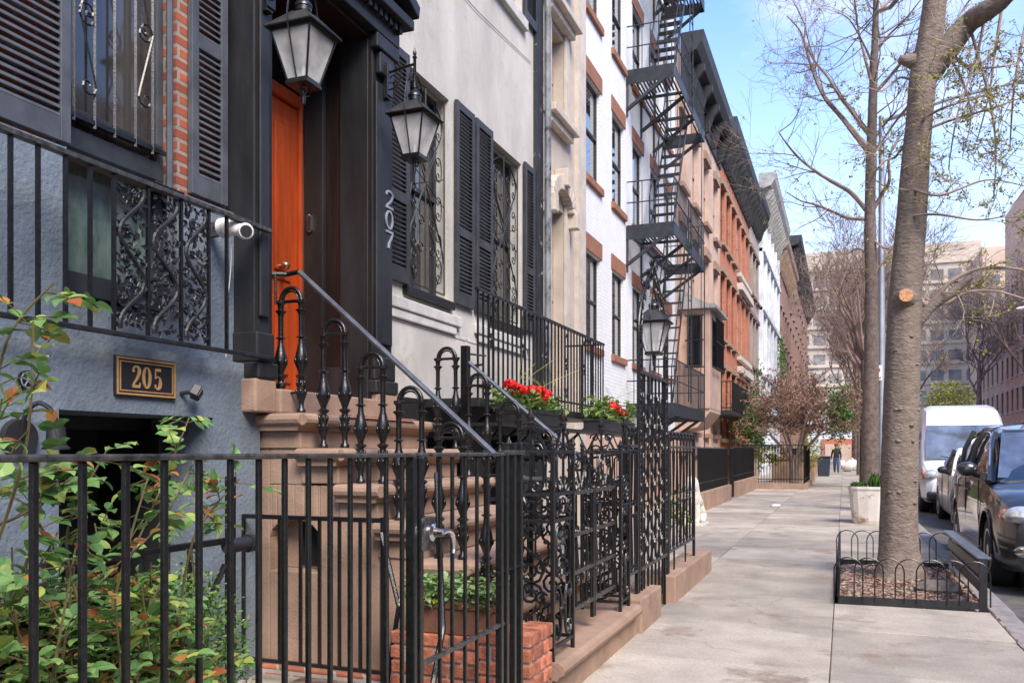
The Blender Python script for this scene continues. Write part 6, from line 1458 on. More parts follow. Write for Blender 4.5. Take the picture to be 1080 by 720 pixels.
# ---------------------------------------------------------------- flower boxes
def planter(label, dims, lm, n, s, h, seed, boxm='terracotta_box', flowers=None, over=.04, name='planter_box', hang=True):
    x0, x1, y0, y1, z0, z1 = dims; t = thing(name, label, 'planter', ((x0+x1)/2, (y0+y1)/2, z0)); g_ = rng(seed)
    m = MB(); m.box(x0, x1, y0, y1, z0, z1); m.box(x0-.01, x1+.01, y0-.01, y1+.01, z1-.03, z1+.003); m.build('box', M[boxm], t, bevel=.006)
    lv = MB(); sm = MB()
    for k in range(n):
        c = Vector((g_.uniform(x0-over, x1+over), g_.uniform(y0-over, y1+over), z1 + (g_.random()**.8)*h*g_.uniform(.4, 1.0) - .02)); a = Vector((g_.gauss(0, 1), g_.gauss(0, 1), g_.gauss(.1, .5)))
        leaf(lv, c, a, Vector((g_.gauss(0, .3), g_.gauss(0, .3), 1)), s*g_.uniform(.6, 1.2), .95, .10)
        if k % 6 == 0: sm.tube([(c.x*.7+(x0+x1)*.15, c.y, z1-.03), c], .0025, 3)
    sm.build('stems', M['ivy'], t); lv.build('foliage', M[lm], t)
    for (fx_, fy_, fz_, r) in (flowers or []):
        f = MB(); f.tube([(fx_, fy_, z1), (fx_, fy_, fz_)], .003, 4); f.build('flower_stalk', M['ivy'], t); f = MB()
        for k in range(110):
            v = Vector((g_.gauss(0, 1), g_.gauss(0, 1), g_.gauss(.3, .8))).normalized(); p = Vector((fx_, fy_, fz_)) + Vector((v.x*r, v.y*r, v.z*r*.75)); a = Vector((g_.gauss(0, 1), g_.gauss(0, 1), g_.gauss(0, 1))).cross(v); leaf(f, p-a.normalized()*.012, a, v, .026, 1.0, .05)
        f.build('flower_head', M['petal'], t)
    return t
planter('brown planter of pale green leafy plants standing on the low brick wall', (AX(437, 3.95), AX(528, 3.95), 3.88, 4.10, .402, .56), 'pale_leaf', 620, .040, .17, 81)
XP = -2.62; ya, yb_ = FY(537, XP), FY(584, XP)
zf = lambda px, py: (XP+.05, FY(px, XP+.05), FZ(px, py, XP+.05))
planter('black window box with the most red geraniums, hung in front of the balcony', (XP-.12, XP+.08, ya, yb_, FZ(560, 449, XP), FZ(560, 433, XP)), 'geran', 420, .065, .22, 82, 'blackwood',
        [(*zf(px, py), r) for px, py, r in ((538, 405, .055), (546, 410, .06), (553, 411, .05), (561, 411, .055), (569, 412, .06), (576, 415, .055), (572, 419, .06))])
ya, yb_ = FY(626, XP), FY(663, XP)
planter('black window box with few red geraniums, farther along the balcony', (XP-.12, XP+.08, ya, yb_, FZ(645, 456, XP), FZ(645, 444, XP)), 'geran', 380, .085, .30, 83, 'blackwood',
        [(*zf(px, py), r) for px, py, r in ((645, 429, .09), (650, 431, .07), (656, 436, .06))])
sf = thing('planter_shelf', 'black iron truss shelf carrying the flower boxes below the balcony', 'shelf', (XP, 6.6, 1.4))
ya, yb_ = FY(508, XP), FY(668, XP); zt0 = FZ(560, 449, XP)
MB().box(XP-.16, XP+.11, ya, yb_, zt0-.03, zt0-.004).build('board', M['blackwood'], sf)
MB().box(XP-.02, XP+.02, ya, yb_, zt0-.26, zt0-.235).build('lower_chord', M['iron'], sf)
for k in range(7):
    y0_, y1_ = ya+(yb_-ya)*k/7, ya+(yb_-ya)*(k+1)/7; MB().tube([(XP, y0_, zt0-.24), (XP, (y0_+y1_)/2, zt0-.03), (XP, y1_, zt0-.24)], .010, 4).build('truss_bar', M['iron'], sf)
for y in (ya+.1, (ya+yb_)/2, yb_-.1): MB().tube([(XP, y, zt0-.24), (XW+.03, y, zt0-.35)], .016, 4).build('wall_arm', M['iron'], sf)
g_ = rng(90); t = thing('grass_tuft', 'long thin dry stems rising behind the red geraniums', 'plant', (XP, 7, 1.6)); m = MB()
for k in range(14):
    y = g_.uniform(FY(537, XP), FY(584, XP)) if k < 9 else g_.uniform(FY(628, XP), FY(650, XP)); p = Vector((XP, y, zt0+.1)); m.tube(catmull([p, p+Vector((g_.uniform(-.05, .1), g_.uniform(-.1, .1), .25)), p+Vector((g_.uniform(-.15, .3), g_.uniform(-.35, .35), g_.uniform(.35, .6)))], 5), .0025, 3)
m.build('stems', M['yellowgreen'], t)
# ---------------------------------------------------------------- white concrete tub with daffodil leaves
g_ = rng(95); cx_, cy_ = AX(915, 17.1), 17.1
t = thing('planter_tub', 'large rust-stained white concrete planter tub at the kerb', 'planter', (cx_, cy_, 0))
m = MB(); q0, q1 = .25, .325
sec = [(0, q0), (.06, q0+.02), (.60, q1), (.64, q1+.02), (.68, q1+.02), (.68, q1-.03), (.60, q1-.05)]
for i in range(len(sec)-1):
    (za_, ra), (zb_, rb) = sec[i], sec[i+1]; n = 16
    for k in range(n):
        def pt(z, r, k): a = 2*math.pi*k/n; c, s = math.cos(a), math.sin(a); e = .62; return (cx_+math.copysign(abs(c)**e, c)*r, cy_+math.copysign(abs(s)**e, s)*r, z)
        m.quad(pt(za_, ra, k), pt(za_, ra, k+1), pt(zb_, rb, k+1), pt(zb_, rb, k))
m.build('tub', M['whitepot'], t, smooth=True, angle=50)
MB().box(cx_-.26, cx_+.26, cy_-.26, cy_+.26, .5, .62).build('soil', M['soil'], t)
m = MB()
for k in range(60):
    a = g_.uniform(0, 6.28); p = Vector((cx_+g_.uniform(.02, .24), cy_-g_.uniform(0, .25), .6)); d = Vector((math.cos(a)*.15, math.sin(a)*.15, 1)); leaf(m, p, d, Vector((math.sin(a), -math.cos(a), 0)), g_.uniform(.2, .36), .10, .02)
for k in range(160): p = Vector((cx_+g_.uniform(-.28, 0), cy_-g_.uniform(-.1, .26), .66+g_.uniform(0, .08))); leaf(m, p, Vector((g_.gauss(0, 1), g_.gauss(0, 1), .4)), Vector((0, 0, 1)), .06, .6)
m.build('plants', M['ivy'], t)
# ================================================================ TREE GUARD
X0, X1, Yg0, Yg1 = -.045, 1.09, 7.91, 10.62
tg = thing('tree_guard', 'low black hooped tree guard around the big tree pit', 'tree guard', (X0, Yg0, 0))
def side(a, b, n, z0=.075, h=.41, seg=True):
    a, b = Vector(a), Vector(b); d = b-a; w = d.length/n*1.42
    u = d.normalized()
    fl = MB(); nn = Vector((-u.y, u.x, 0))*.005
    fl.prism([tuple((a-nn).xy), tuple((b-nn).xy), tuple((b+nn).xy), tuple((a+nn).xy)], lambda p, q, t: (p, q, t), .0, z0); fl.build('bottom_band', M['iron_matte'], tg)
    for k in range(n):
        c = a + d*(k+.5)/n; r = w/2; P = [c-u*r+Vector((0, 0, z0*.5))]
        P += [c - u*r*math.cos(t*math.pi/12) + Vector((0, 0, h-r+r*math.sin(t*math.pi/12))) for t in range(13)] + [c+u*r+Vector((0, 0, z0*.5))]
        off = nn*(1.2 if k % 2 else -1.2); MB().tube([p+off for p in P], .0062, 6).build('hoop', M['iron'], tg, smooth=True)
side((X0, Yg0, 0), (X1, Yg0+.06, 0), 7); side((X0, Yg1, 0), (X1, Yg1, 0), 7); side((X0, Yg0, 0), (X0, Yg1, 0), 15)
m = MB()
Mz = Matrix.Translation((X1, Yg0+.06, 0))
MB().box(X1-.05, X1+.012, Yg0+.05, Yg0+.075, .0, .44).build('end_plate', M['iron_matte'], tg, bevel=.004)
for z in (.17, .31): MB().box(X1-.008, X1+.010, Yg0+.08, Yg1, z-.055, z+.045).build('side_board', M['iron_worn'], tg, bevel=.004)
MB().box(X1-.06, X1+.045, Yg0+.08, Yg1, .425, .445).build('top_board', M['steel_rail'], tg, bevel=.004)
rk_ = thing('rock', 'flat grey rock lying among dry leaves in the tree pit', 'rock', (.80, 8.95, 0))
m = MB(); m.blob((.82, 8.85, .035), (.22, .20, .085), 12, 7, .10, rng(5)); m.build('stone', M['rock'], rk_, smooth=True, angle=30)
# lamp pole with parking sign
px_, py_ = .79, 20.9
lp = thing('lamp_pole', 'tall pale grey lamp pole behind the big tree trunk', 'lamp pole', (px_, py_, 0))
zt_ = AZ(935, 122, py_)
MB().tube([(px_, py_, 0), (px_, py_, zt_)], [.085, .058], 12).build('pole', M['galv'], lp, smooth=True)
MB().lathe([(.16, 0), (.15, .3), (.10, .45)], (px_, py_, 0), 12).build('base', M['galv'], lp, smooth=True)
MB().tube([(px_, py_, zt_-.12), (px_+1.4, py_-.2, zt_+.12), (px_+2.6, py_-.4, zt_+.2)], [.05, .04, .035], 8).build('arm', M['galv'], lp, smooth=True)
m = MB(); m.blob((px_+2.9, py_-.45, zt_+.18), (.36, .13, .07), 12, 6); m.build('lamp_head', M['galv'], lp, smooth=True)
sg = thing('parking_sign', 'small white sign with red symbols on the grey lamp pole', 'sign', (px_-.2, py_-.1, 3.0))
xs0 = AX(926, py_-.12); za_, zb_ = AZ(926, 401, py_-.12), AZ(926, 385, py_-.12)
MB().box(xs0-.13, xs0+.09, py_-.125, py_-.12, za_, zb_).build('plate', M['signwhite'], sg)
m = MB(); m.tube([(xs0-.02+.055*math.cos(k*math.pi/8), py_-.128, zb_-.11+.055*math.sin(k*math.pi/8)) for k in range(16)], .012, 4, closed=True); m.box(xs0-.10, xs0+.06, py_-.13, py_-.126, za_+.04, za_+.07); m.tube([(xs0-.055, py_-.128, zb_-.075), (xs0+.015, py_-.128, zb_-.145)], .010, 4); m.build('red_marks', M['signred'], sg)
# street lamp across the road
sl2 = thing('street_lamp', 'distant pale lamp head on a thin arm before the brick houses', 'street lamp', (11.4, 52, 0))
MB().tube([(11.4, 52, 0), (11.4, 52, 8.6)], [.1, .06], 8).build('pole', M['galv'], sl2); MB().tube([(11.4, 52, 8.5), (9.4, 52, 8.9)], .05, 6).build('arm', M['galv'], sl2); m = MB(); m.blob((9.0, 52, 8.9), (.5, .18, .12), 10, 6); m.build('lamp_head', M['signwhite'], sl2, smooth=True)
# ================================================================ VEHICLES
def loft(m, secs, cap=True):
    """secs: list of rings of equal length"""
    n = len(secs[0]); b = len(m.v)
    for s in secs: m.v += [Vector(p) for p in s]
    for i in range(len(secs)-1):
        for k in range(n): l = (k+1) % n; m.f.append((b+i*n+k, b+i*n+l, b+(i+1)*n+l, b+(i+1)*n+k))
    if cap: m.f.append(tuple(b+k for k in reversed(range(n)))); m.f.append(tuple(b+(len(secs)-1)*n+k for k in range(n)))
def cut(o, cutters):
    for c in cutters:
        md = o.modifiers.new('cut', 'BOOLEAN'); md.operation = 'DIFFERENCE'; md.object = c; md.solver = 'EXACT'
    dg = bpy.context.evaluated_depsgraph_get(); me = bpy.data.meshes.new_from_object(o.evaluated_get(dg)); o.modifiers.clear(); o.data = me
    for c in cutters: bpy.data.objects.remove(c, do_unlink=True)
def ring(y, hw, z0, z1, tuck=.10, bel=.45, top=.03, crown=.02):
    """lower body section: from sill up to shoulder"""
    zb = z0 + (z1-z0)*bel
    R_ = [(hw-tuck, z0), (hw-tuck*.25, z0+.10), (hw, zb), (hw-.015, z1-.12), (hw-.05, z1-.03), (hw-.14, z1+.0), (hw*.5, z1+crown), (0, z1+crown*1.3)]
    return [(x, y, z) for x, z in R_] + [(-x, y, z) for x, z in reversed(R_[:-1])]
def wheel(par, x, y, r, w, sgn, alloy='alloy', spokes=10):
    m = MB(); n = 28
    prof = [(r*.64, -w/2), (r*.9, -w/2), (r*.975, -w/2+.018), (r, -w/2+.04), (r, w/2-.04), (r*.975, w/2-.018), (r*.9, w/2), (r*.64, w/2)]
    m.lathe(prof, (0, 0, 0), n); Mx = Matrix.Translation((x, y, r)) @ Matrix.Rotation(R(90)*sgn, 4, 'Y'); m.v = [Mx @ p for p in m.v]
    t = m.build('wheel', M['rubber'], par, local=True, smooth=True, angle=35)
    m = MB(); m.lathe([(r*.66, w/2-.012), (r*.66, w/2+.004), (r*.60, w/2+.004), (r*.57, w/2-.05), (r*.57, w/2-.06)], (0, 0, 0), n)
    for k in range(spokes):
        a = 2*math.pi*k/spokes; c, s = math.cos(a), math.sin(a); wd = .022
        pts = [(c*.04-s*wd, s*.04+c*wd), (c*r*.6-s*wd*.8, s*r*.6+c*wd*.8), (c*r*.6+s*wd*.8, s*r*.6-c*wd*.8), (c*.04+s*wd, s*.04-c*wd)]
        m.prism(pts, lambda p, q, t_: (p, q, t_), w/2-.03, w/2-.008)
    m.lathe([(.075, w/2-.03), (.07, w/2+.002), (.03, w/2+.006)], (0, 0, 0), 14); m.v = [Mx @ p for p in m.v]; m.build('rim', M[alloy], t, local=True, smooth=True, angle=30); return t
def vehicle(name, label, cat, loc, Lv, hw, paint, body, house, wheels, wr, ww_=.23, kerb=.22):
    """local frame: nose toward -y, origin on the road below the centre of the front bumper; body/house are section tables"""
    t = thing(name, label, cat, loc)
    m = MB(); loft(m, [ring(*s) for s in body]); bo_ = m.build('body', M[paint], t, local=True)
    cs = []
    for y in wheels:
        for s in (-1, 1):
            c = MB(); c.tube([(s*(hw-.28), y, wr+.01), (s*(hw+.1), y, wr+.01)], wr+.06, 28); cs.append(c.build('c', None, t, local=True)); cs[-1].parent = None; cs[-1].location = loc
    bpy.context.view_layer.update(); cut(bo_, cs)
    me = bo_.data; me.polygons.foreach_set('use_smooth', [True]*len(me.polygons)); me.set_sharp_from_angle(angle=R(32))
    for y in wheels:
        for s in (-1, 1):
            wheel(t, s*(hw-ww_/2-.02), y, wr, ww_, s)
            c = MB(); c.tube([(s*(hw-.30), y, wr+.01), (s*(hw-.27), y, wr+.01)], wr+.055, 24); c.build('wheel_housing', M['blackplastic'], t, local=True)
    return t, bo_
def gh_ring(y, hwb, zb, hwt, zt, crown=.04):
    R_ = [(hwb, zb), (hwb-(hwb-hwt)*.55, zb+(zt-zb)*.6), (hwt+.02, zt-.10), (hwt-.06, zt-.03), (hwt-.18, zt), (0, zt+crown)]
    return [(x, y, z) for x, z in R_] + [(-x, y, z) for x, z in reversed(R_[:-1])]
def quadpatch(par, name, mt, pts, th=.006, thick_dir=None):
    m = MB(); P = [Vector(p) for p in pts]; n = (P[1]-P[0]).cross(P[-1]-P[0]).normalized()
    if thick_dir is not None and n.dot(Vector(thick_dir)) < 0: n = -n
    k = len(P); m.v += [p for p in P] + [p + n*th for p in P]; m.f += [tuple(range(k)), tuple(reversed(range(k, 2*k)))]
    for i in range(k): j = (i+1) % k; m.f.append((i, j, k+j, k+i))
    return m.build(name, M[mt] if isinstance(mt, str) else mt, par, local=True)
# --- dark grey SUV, nose toward us
SL = Vector((2.39, 9.56, -.12))
body = [(.0, .70, .30, .62, .08), (.06, .82, .26, .78, .08), (.22, .90, .24, .92, .09), (.55, .945, .24, 1.02, .08), (1.2, .95, .25, 1.10, .07), (1.6, .95, .26, 1.15, .07), (2.6, .955, .26, 1.17, .07), (3.7, .95, .27, 1.18, .08), (4.35, .93, .30, 1.18, .10), (4.72, .86, .36, 1.12, .12), (4.8, .78, .42, 1.0, .1)]
suv, sb = vehicle('parked_suv', 'dark grey SUV parked nearest at the kerb, facing us', 'car', SL, 4.8, .95, 'suvpaint', body, None, (.98, 3.77), .365)
def greenhouse(t, secs, roofm, glassm='carglass'):
    m = MB(); loft(m, [gh_ring(*s) for s in secs]); return m.build('cabin', M[glassm], t, local=True, smooth=True, angle=30)
cab = [(1.15, .90, 1.08, .86, 1.12), (1.95, .895, 1.12, .70, 1.66), (2.3, .895, 1.13, .70, 1.72), (3.3, .89, 1.14, .70, 1.745), (4.3, .87, 1.15, .67, 1.69), (4.65, .82, 1.1, .62, 1.30)]
greenhouse(suv, cab, None)
quadpatch(suv, 'windscreen', 'windscreen', [(-.80, 1.22, 1.145), (.80, 1.22, 1.145), (.66, 1.90, 1.655), (-.66, 1.90, 1.655)], .012, (0, -1, .8))
# roof skin and pillars in body colour
m = MB()
rs2 = [(1.9, .71, 1.635), (2.3, .71, 1.74), (3.3, .71, 1.765), (4.3, .68, 1.71), (4.5, .64, 1.58)]
for i in range(len(rs2)-1):
    (ya_, wa, z_a), (yb__, wb__, z_b) = rs2[i], rs2[i+1]
    X_ = lambda w: [-w, -w+.09, -w*.4, w*.4, w-.09, w]; Zo = [-.06, .0, .035, .035, .0, -.06]
    for k in range(5): m.quad((X_(wa)[k], ya_, z_a+Zo[k]), (X_(wa)[k+1], ya_, z_a+Zo[k+1]), (X_(wb__)[k+1], yb__, z_b+Zo[k+1]), (X_(wb__)[k], yb__, z_b+Zo[k]))
rfp = m.build('roof', M['suvpaint'], suv, local=True, smooth=True, angle=40); sd = rfp.modifiers.new('s', 'SOLIDIFY'); sd.thickness = .03
for s in (-1, 1):
    m = MB(); m.tube([(s*.90, 1.13, 1.10), (s*.815, 1.6, 1.42), (s*.715, 1.96, 1.65)], [.035, .036, .036], 6)
    m.build('front_pillar', M['suvpaint'], suv, local=True, smooth=True)
    for (ya_, lean) in ((2.62, .02), (3.62, .02)): m = MB(); m.tube([(s*.895, ya_, 1.14), (s*.835, ya_+lean, 1.48), (s*.72, ya_+lean*2, 1.72)], .032, 5); m.build('door_pillar', M['blackplastic'], suv, local=True)
    m = MB(); m.tube([(s*.905, 1.2, 1.145), (s*.912, 2.6, 1.16), (s*.905, 4.3, 1.17)], .012, 5); m.build('window_trim', M['chrome'], suv, local=True)
    m = MB(); m.tube(catmull([(s*.86, 1.35, 1.28), (s*.80, 1.72, 1.52), (s*.745, 2.1, 1.66), (s*.74, 2.6, 1.69)], 5), .011, 5); m.build('rain_visor', M['chrome'], suv, local=True)
    mm = MB(); mm.tube([(s*.93, 1.62, 1.16), (s*1.0, 1.58, 1.19)], .03, 8); mm.blob((s*1.06, 1.56, 1.24), (.115, .07, .085), 14, 8); mi = mm.build('wing_mirror', M['suvpaint'], suv, local=True, smooth=True)
    for (y, z) in ((2.42, .98), (3.42, .99)): m = MB(); m.tube([(s*.945, y-.09, z), (s*.985, y-.05, z+.005), (s*.985, y+.06, z+.005), (s*.945, y+.09, z)], .014, 6); m.build('door_handle', M['suvpaint'], suv, local=True, smooth=True)
    for y in (1.52, 2.62, 3.6): m = MB(); m.tube([(s*.948, y, 1.12), (s*.956, y-.01, .75), (s*.93, y, .36)], .006, 4); m.build('door_seam', M['blackplastic'], suv, local=True)
    m = MB(); m.box(min(s*.88, s*.975), max(s*.88, s*.975), 1.42, 3.35, .27, .36); m.build('side_step', M['steel_rail'], suv, local=True, bevel=.02)
    m = MB(); m.blob((s*.74, .20, .80), (.17, .20, .10), 16, 8); m.build('headlight', M['lens'], suv, local=True, smooth=True)
    m = MB(); m.blob((s*.86, .30, .80), (.07, .14, .07), 12, 6); m.build('turn_signal', M['amber'], suv, local=True, smooth=True)
    m = MB(); m.blob((s*.70, .075, .46), (.13, .08, .08), 14, 8); m.build('fog_lamp_trim', M['chrome'], suv, local=True, smooth=True)
    m = MB(); m.blob((s*.70, .03, .46), (.065, .06, .055), 12, 8); m.build('fog_lamp', M['lens'], suv, local=True, smooth=True)
    m = MB(); m.tube([(s*(.955), .98+.44*math.cos(a_*math.pi/12), .375+.44*math.sin(a_*math.pi/12)) for a_ in range(13)], .016, 5); m.build('arch_lip', M['suvpaint'], suv, local=True, smooth=True)
m = MB(); m.box(-.48, .48, -.02, .10, .52, .76); m.build('grille', M['blackplastic'], suv, local=True, bevel=.02)
m = MB(); m.box(-.62, .62, -.03, .06, .28, .42); m.build('lower_grille', M['blackplastic'], suv, local=True, bevel=.02)
for z in (.58, .64, .70): m = MB(); m.box(-.47, .47, -.035, -.02, z-.012, z+.012); m.build('grille_bar', M['chrome'], suv, local=True)
# --- small pale car behind
CL = Vector((2.76, 17.0, -.12))
body = [(.0, .62, .28, .58, .08), (.08, .76, .22, .68, .08), (.30, .85, .20, .80, .09), (.9, .885, .20, .93, .08), (1.3, .89, .21, .99, .07), (2.5, .89, .22, 1.02, .07), (3.6, .885, .24, 1.05, .08), (4.1, .85, .28, 1.05, .1), (4.35, .72, .34, .95, .1)]
car2, cb2 = vehicle('parked_car', 'pale silver-white car parked between dark SUV and white van', 'car', CL, 4.3, .89, 'carsilver', body, None, (.85, 3.45), .33)
greenhouse(car2, [(1.0, .84, .95, .80, .99), (1.85, .84, 1.0, .64, 1.44), (2.5, .84, 1.02, .64, 1.50), (3.4, .83, 1.04, .62, 1.46), (4.1, .78, 1.02, .56, 1.12)], None)
m = MB(); rs2 = [(1.8, .65, 1.41), (2.5, .65, 1.515), (3.4, .63, 1.475), (3.8, .6, 1.33)]
for i in range(len(rs2)-1):
    (ya_, wa, z_a), (yb__, wb__, z_b) = rs2[i], rs2[i+1]
    for k in range(5): m.quad((X_(wa)[k], ya_, z_a+Zo[k]), (X_(wa)[k+1], ya_, z_a+Zo[k+1]), (X_(wb__)[k+1], yb__, z_b+Zo[k+1]), (X_(wb__)[k], yb__, z_b+Zo[k]))
rf_o = m.build('roof', M['carsilver'], car2, local=True, smooth=True, angle=40); sd = rf_o.modifiers.new('s', 'SOLIDIFY'); sd.thickness = .03
for s in (-1, 1):
    MB().tube([(s*.85, .98, .97), (s*.76, 1.45, 1.24), (s*.66, 1.86, 1.43)], .032, 6).build('front_pillar', M['carsilver'], car2, local=True, smooth=True)
    MB().tube([(s*.845, 2.45, 1.0), (s*.66, 2.5, 1.48)], .03, 5).build('door_pillar', M['blackplastic'], car2, local=True)
    mm = MB(); mm.tube([(s*.87, 1.42, 1.02), (s*.94, 1.38, 1.04)], .025, 8); mm.blob((s*.985, 1.36, 1.09), (.095, .06, .07), 14, 8); mm.build('wing_mirror', M['blackplastic'], car2, local=True, smooth=True)
    m = MB(); m.blob((s*.68, .20, .66), (.15, .20, .08), 14, 8); m.build('headlight', M['lens'], car2, local=True, smooth=True)
    for y in (1.35, 2.45): MB().tube([(s*.887, y, .98), (s*.893, y, .6), (s*.87, y, .3)], .006, 4).build('door_seam', M['blackplastic'], car2, local=True)
MB().box(-.42, .42, -.02, .1, .36, .56).build('grille', M['blackplastic'], car2, local=True, bevel=.02)
quadpatch(car2, 'windscreen', 'windscreen', [(-.74, 1.05, 1.0), (.74, 1.05, 1.0), (.60, 1.78, 1.425), (-.60, 1.78, 1.425)], .012, (0, -1, .8))
# --- white high-roof van
VL = Vector((2.68, 21.7, -.12))
van = thing('parked_van', 'white high-roofed van parked behind the cars, facing us', 'van', VL)
def vring(y, hw, z0, zt, hwt):
    R_ = [(hw-.06, z0), (hw, z0+.12), (hw+.01, z0+.6), (hw-.01, 1.25), (hw-.03 - (hw-hwt)*.35, 1.25+(zt-1.25)*.5), (hwt+.03, zt-.22), (hwt-.05, zt-.06), (hwt-.2, zt), (0, zt+.04)]
    return [(x, y, z if z <= zt else zt) for x, z in R_] + [(-x, y, min(z, zt)) for x, z in reversed(R_[:-1])]
def vlow(y, hw, z0, zt):
    R_ = [(hw-.10, z0), (hw-.02, z0+.10), (hw, z0+(zt-z0)*.4), (hw-.01, z0+(zt-z0)*.7), (hw-.04, zt-.08), (hw-.10, zt-.02), (hw-.25, zt+.0), (hw*.5, zt+.02), (0, zt+.03)]
    return [(x, y, z) for x, z in R_] + [(-x, y, z) for x, z in reversed(R_[:-1])]
m = MB(); loft(m, [vlow(0, .80, .35, .78), vlow(.12, .92, .28, .95), vlow(.5, 1.0, .27, 1.12), vlow(.85, 1.01, .27, 1.22), vring(1.30, 1.02, .27, 1.95, .86), vring(1.75, 1.02, .28, 2.48, .82), vring(2.4, 1.02, .28, 2.60, .84), vring(5.6, 1.02, .30, 2.62, .84), vring(5.75, .98, .34, 2.55, .8)])
vb = m.build('body', M['vanwhite'], van, local=True); cs = []
for y in (.98, 4.6):
    for s in (-1, 1): c = MB(); c.tube([(s*.72, y, .36), (s*1.15, y, .36)], .42, 28); q = c.build('c', None, None, local=True); q.location = VL; cs.append(q)
bpy.context.view_layer.update(); cut(vb, cs); vb.data.polygons.foreach_set('use_smooth', [True]*len(vb.data.polygons)); vb.data.set_sharp_from_angle(angle=R(30))
for y in (.98, 4.6):
    for s in (-1, 1): wheel(van, s*.88, y, .35, .22, s, 'steel_rail', 6); MB().tube([(s*.70, y, .36), (s*.73, y, .36)], .415, 24).build('wheel_housing', M['blackplastic'], van, local=True)
wsx = MB()
P_ = [(-.86, .862, 1.27), (.86, .862, 1.27), (.80, 1.43, 2.07), (-.80, 1.43, 2.07)]
quadpatch(van, 'windscreen', 'windscreen', [(p[0], p[1]-.035, p[2]) for p in P_], .01, (0, -1, .6))
for s in (-1, 1):
    quadpatch(van, 'side_window', 'carglass', [(s*1.022, 1.32, 1.28), (s*1.022, 2.35, 1.28), (s*.945, 2.35, 1.90), (s*.955, 1.58, 1.90)], .012, (s, 0, 0))
    mm = MB(); mm.tube([(s*1.0, 1.28, 1.30), (s*1.12, 1.22, 1.34)], .025, 6); mm.box(min(s*1.10, s*1.26), max(s*1.10, s*1.26), 1.16, 1.26, 1.22, 1.56); mm.build('wing_mirror', M['blackplastic'], van, local=True, bevel=.02)
    m = MB(); m.blob((s*.80, .12, .90), (.17, .14, .13), 16, 8); m.build('headlight', M['lens'], van, local=True, smooth=True)
    m = MB(); m.blob((s*.965, .22, .90), (.05, .12, .11), 10, 8); m.build('turn_signal', M['amber'], van, local=True, smooth=True)
    MB().tube([(s*.2, .80, 1.275), (s*.55, .79, 1.33)], .012, 5).build('wiper', M['blackplastic'], van, local=True)
    MB().tube([(s*1.025, 2.42, 1.25), (s*1.03, 2.42, .4)], .006, 4).build('door_seam', M['blackplastic'], van, local=True)
MB().box(-.56, .56, -.03, .12, .62, .80).build('grille', M['blackplastic'], van, local=True, bevel=.02)
MB().box(-.90, .90, -.06, .3, .30, .52).build('bumper', M['blackplastic'], van, local=True, bevel=.05)
# more cars further along the kerb
def far_car(label, x, y, paint, group='cars parked further along the kerb'):
    c = dup(car2, (x, y, -.12), label); c['group'] = group
    for ch in c.children:
        if ch.name.split('.')[0] in ('body', 'roof', 'front_pillar'):
            ch.data = ch.data.copy(); ch.data.materials.clear(); ch.data.materials.append(M[paint])
    return c
far_car('black car parked directly behind the white van', 2.5, 30.2, 'suvpaint'); far_car('silver car, second behind the white van', 2.5, 36.0, 'carsilver'); far_car('farthest dark car parked on the near kerb', 2.5, 42.5, 'suvpaint')
far_car('silver car parked on the far side of the road', 9.4, 52, 'carsilver')
# ================================================================ PERSON AND SMALL STREET THINGS
def skin_obj(name, mt, verts, edges, radii, parent, root=0, loc=None):
    me = bpy.data.meshes.new(name); me.from_pydata(verts, edges, []); o = bpy.data.objects.new(name, me); col.objects.link(o)
    if parent: o.parent = parent
    if loc: o.location = loc
    s = o.modifiers.new('skin', 'SKIN'); 
    for i, r in enumerate(radii): me.skin_vertices[0].data[i].radius = (r, r) if not isinstance(r, tuple) else r
    me.skin_vertices[0].data[root].use_root = True; s.use_smooth_shade = True
    sb_ = o.modifiers.new('sub', 'SUBSURF'); sb_.levels = 2; sb_.render_levels = 2
    dg = bpy.context.evaluated_depsgraph_get(); m2 = bpy.data.meshes.new_from_object(o.evaluated_get(dg)); o.modifiers.clear(); o.data = m2; m2.materials.clear(); m2.materials.append(mt); return o
gp = GP(882, 498); pe_ = thing('person', 'person walking away in a black jacket and blue jeans carrying a bag', 'person', (gp.x, gp.y, 0))
V = [(0, 0, .95), (0, 0, 1.15), (0, 0, 1.38), (0, .01, 1.50), (0, 0, 1.60), (0, .01, 1.72),
     (.20, 0, 1.40), (.27, -.04, 1.12), (.26, -.12, .88), (.27, -.15, .80), (-.20, 0, 1.40), (-.27, .05, 1.12), (-.28, .0, .88), (-.28, -.02, .80),
     (.10, 0, .88), (.11, -.10, .50), (.11, -.02, .08), (.12, -.18, .03), (-.10, 0, .88), (-.10, .12, .50), (-.10, .26, .12), (-.10, .14, .04)]
E = [(0, 1), (1, 2), (2, 3), (3, 4), (4, 5), (2, 6), (6, 7), (7, 8), (8, 9), (2, 10), (10, 11), (11, 12), (12, 13), (0, 14), (14, 15), (15, 16), (16, 17), (0, 18), (18, 19), (19, 20), (20, 21)]
Rr = [.15, .15, .17, .06, .10, .09, .075, .06, .045, .04, .075, .06, .045, .04, .12, .095, .07, .05, .12, .095, .07, .05]
pm_ = mat('person_clothes', (.02, .02, .024), .85); N = pm_.node_tree.nodes; l = pm_.node_tree.links.new
tcn = N.new('ShaderNodeTexCoord'); sx_ = N.new('ShaderNodeSeparateXYZ'); l(tcn.outputs['Object'], sx_.inputs[0]); r = N.new('ShaderNodeValToRGB'); r.color_ramp.interpolation = 'CONSTANT'
mr = N.new('ShaderNodeMapRange'); mr.inputs['From Max'].default_value = 2.0; l(sx_.outputs['Z'], mr.inputs['Value']); l(mr.outputs[0], r.inputs['Fac'])
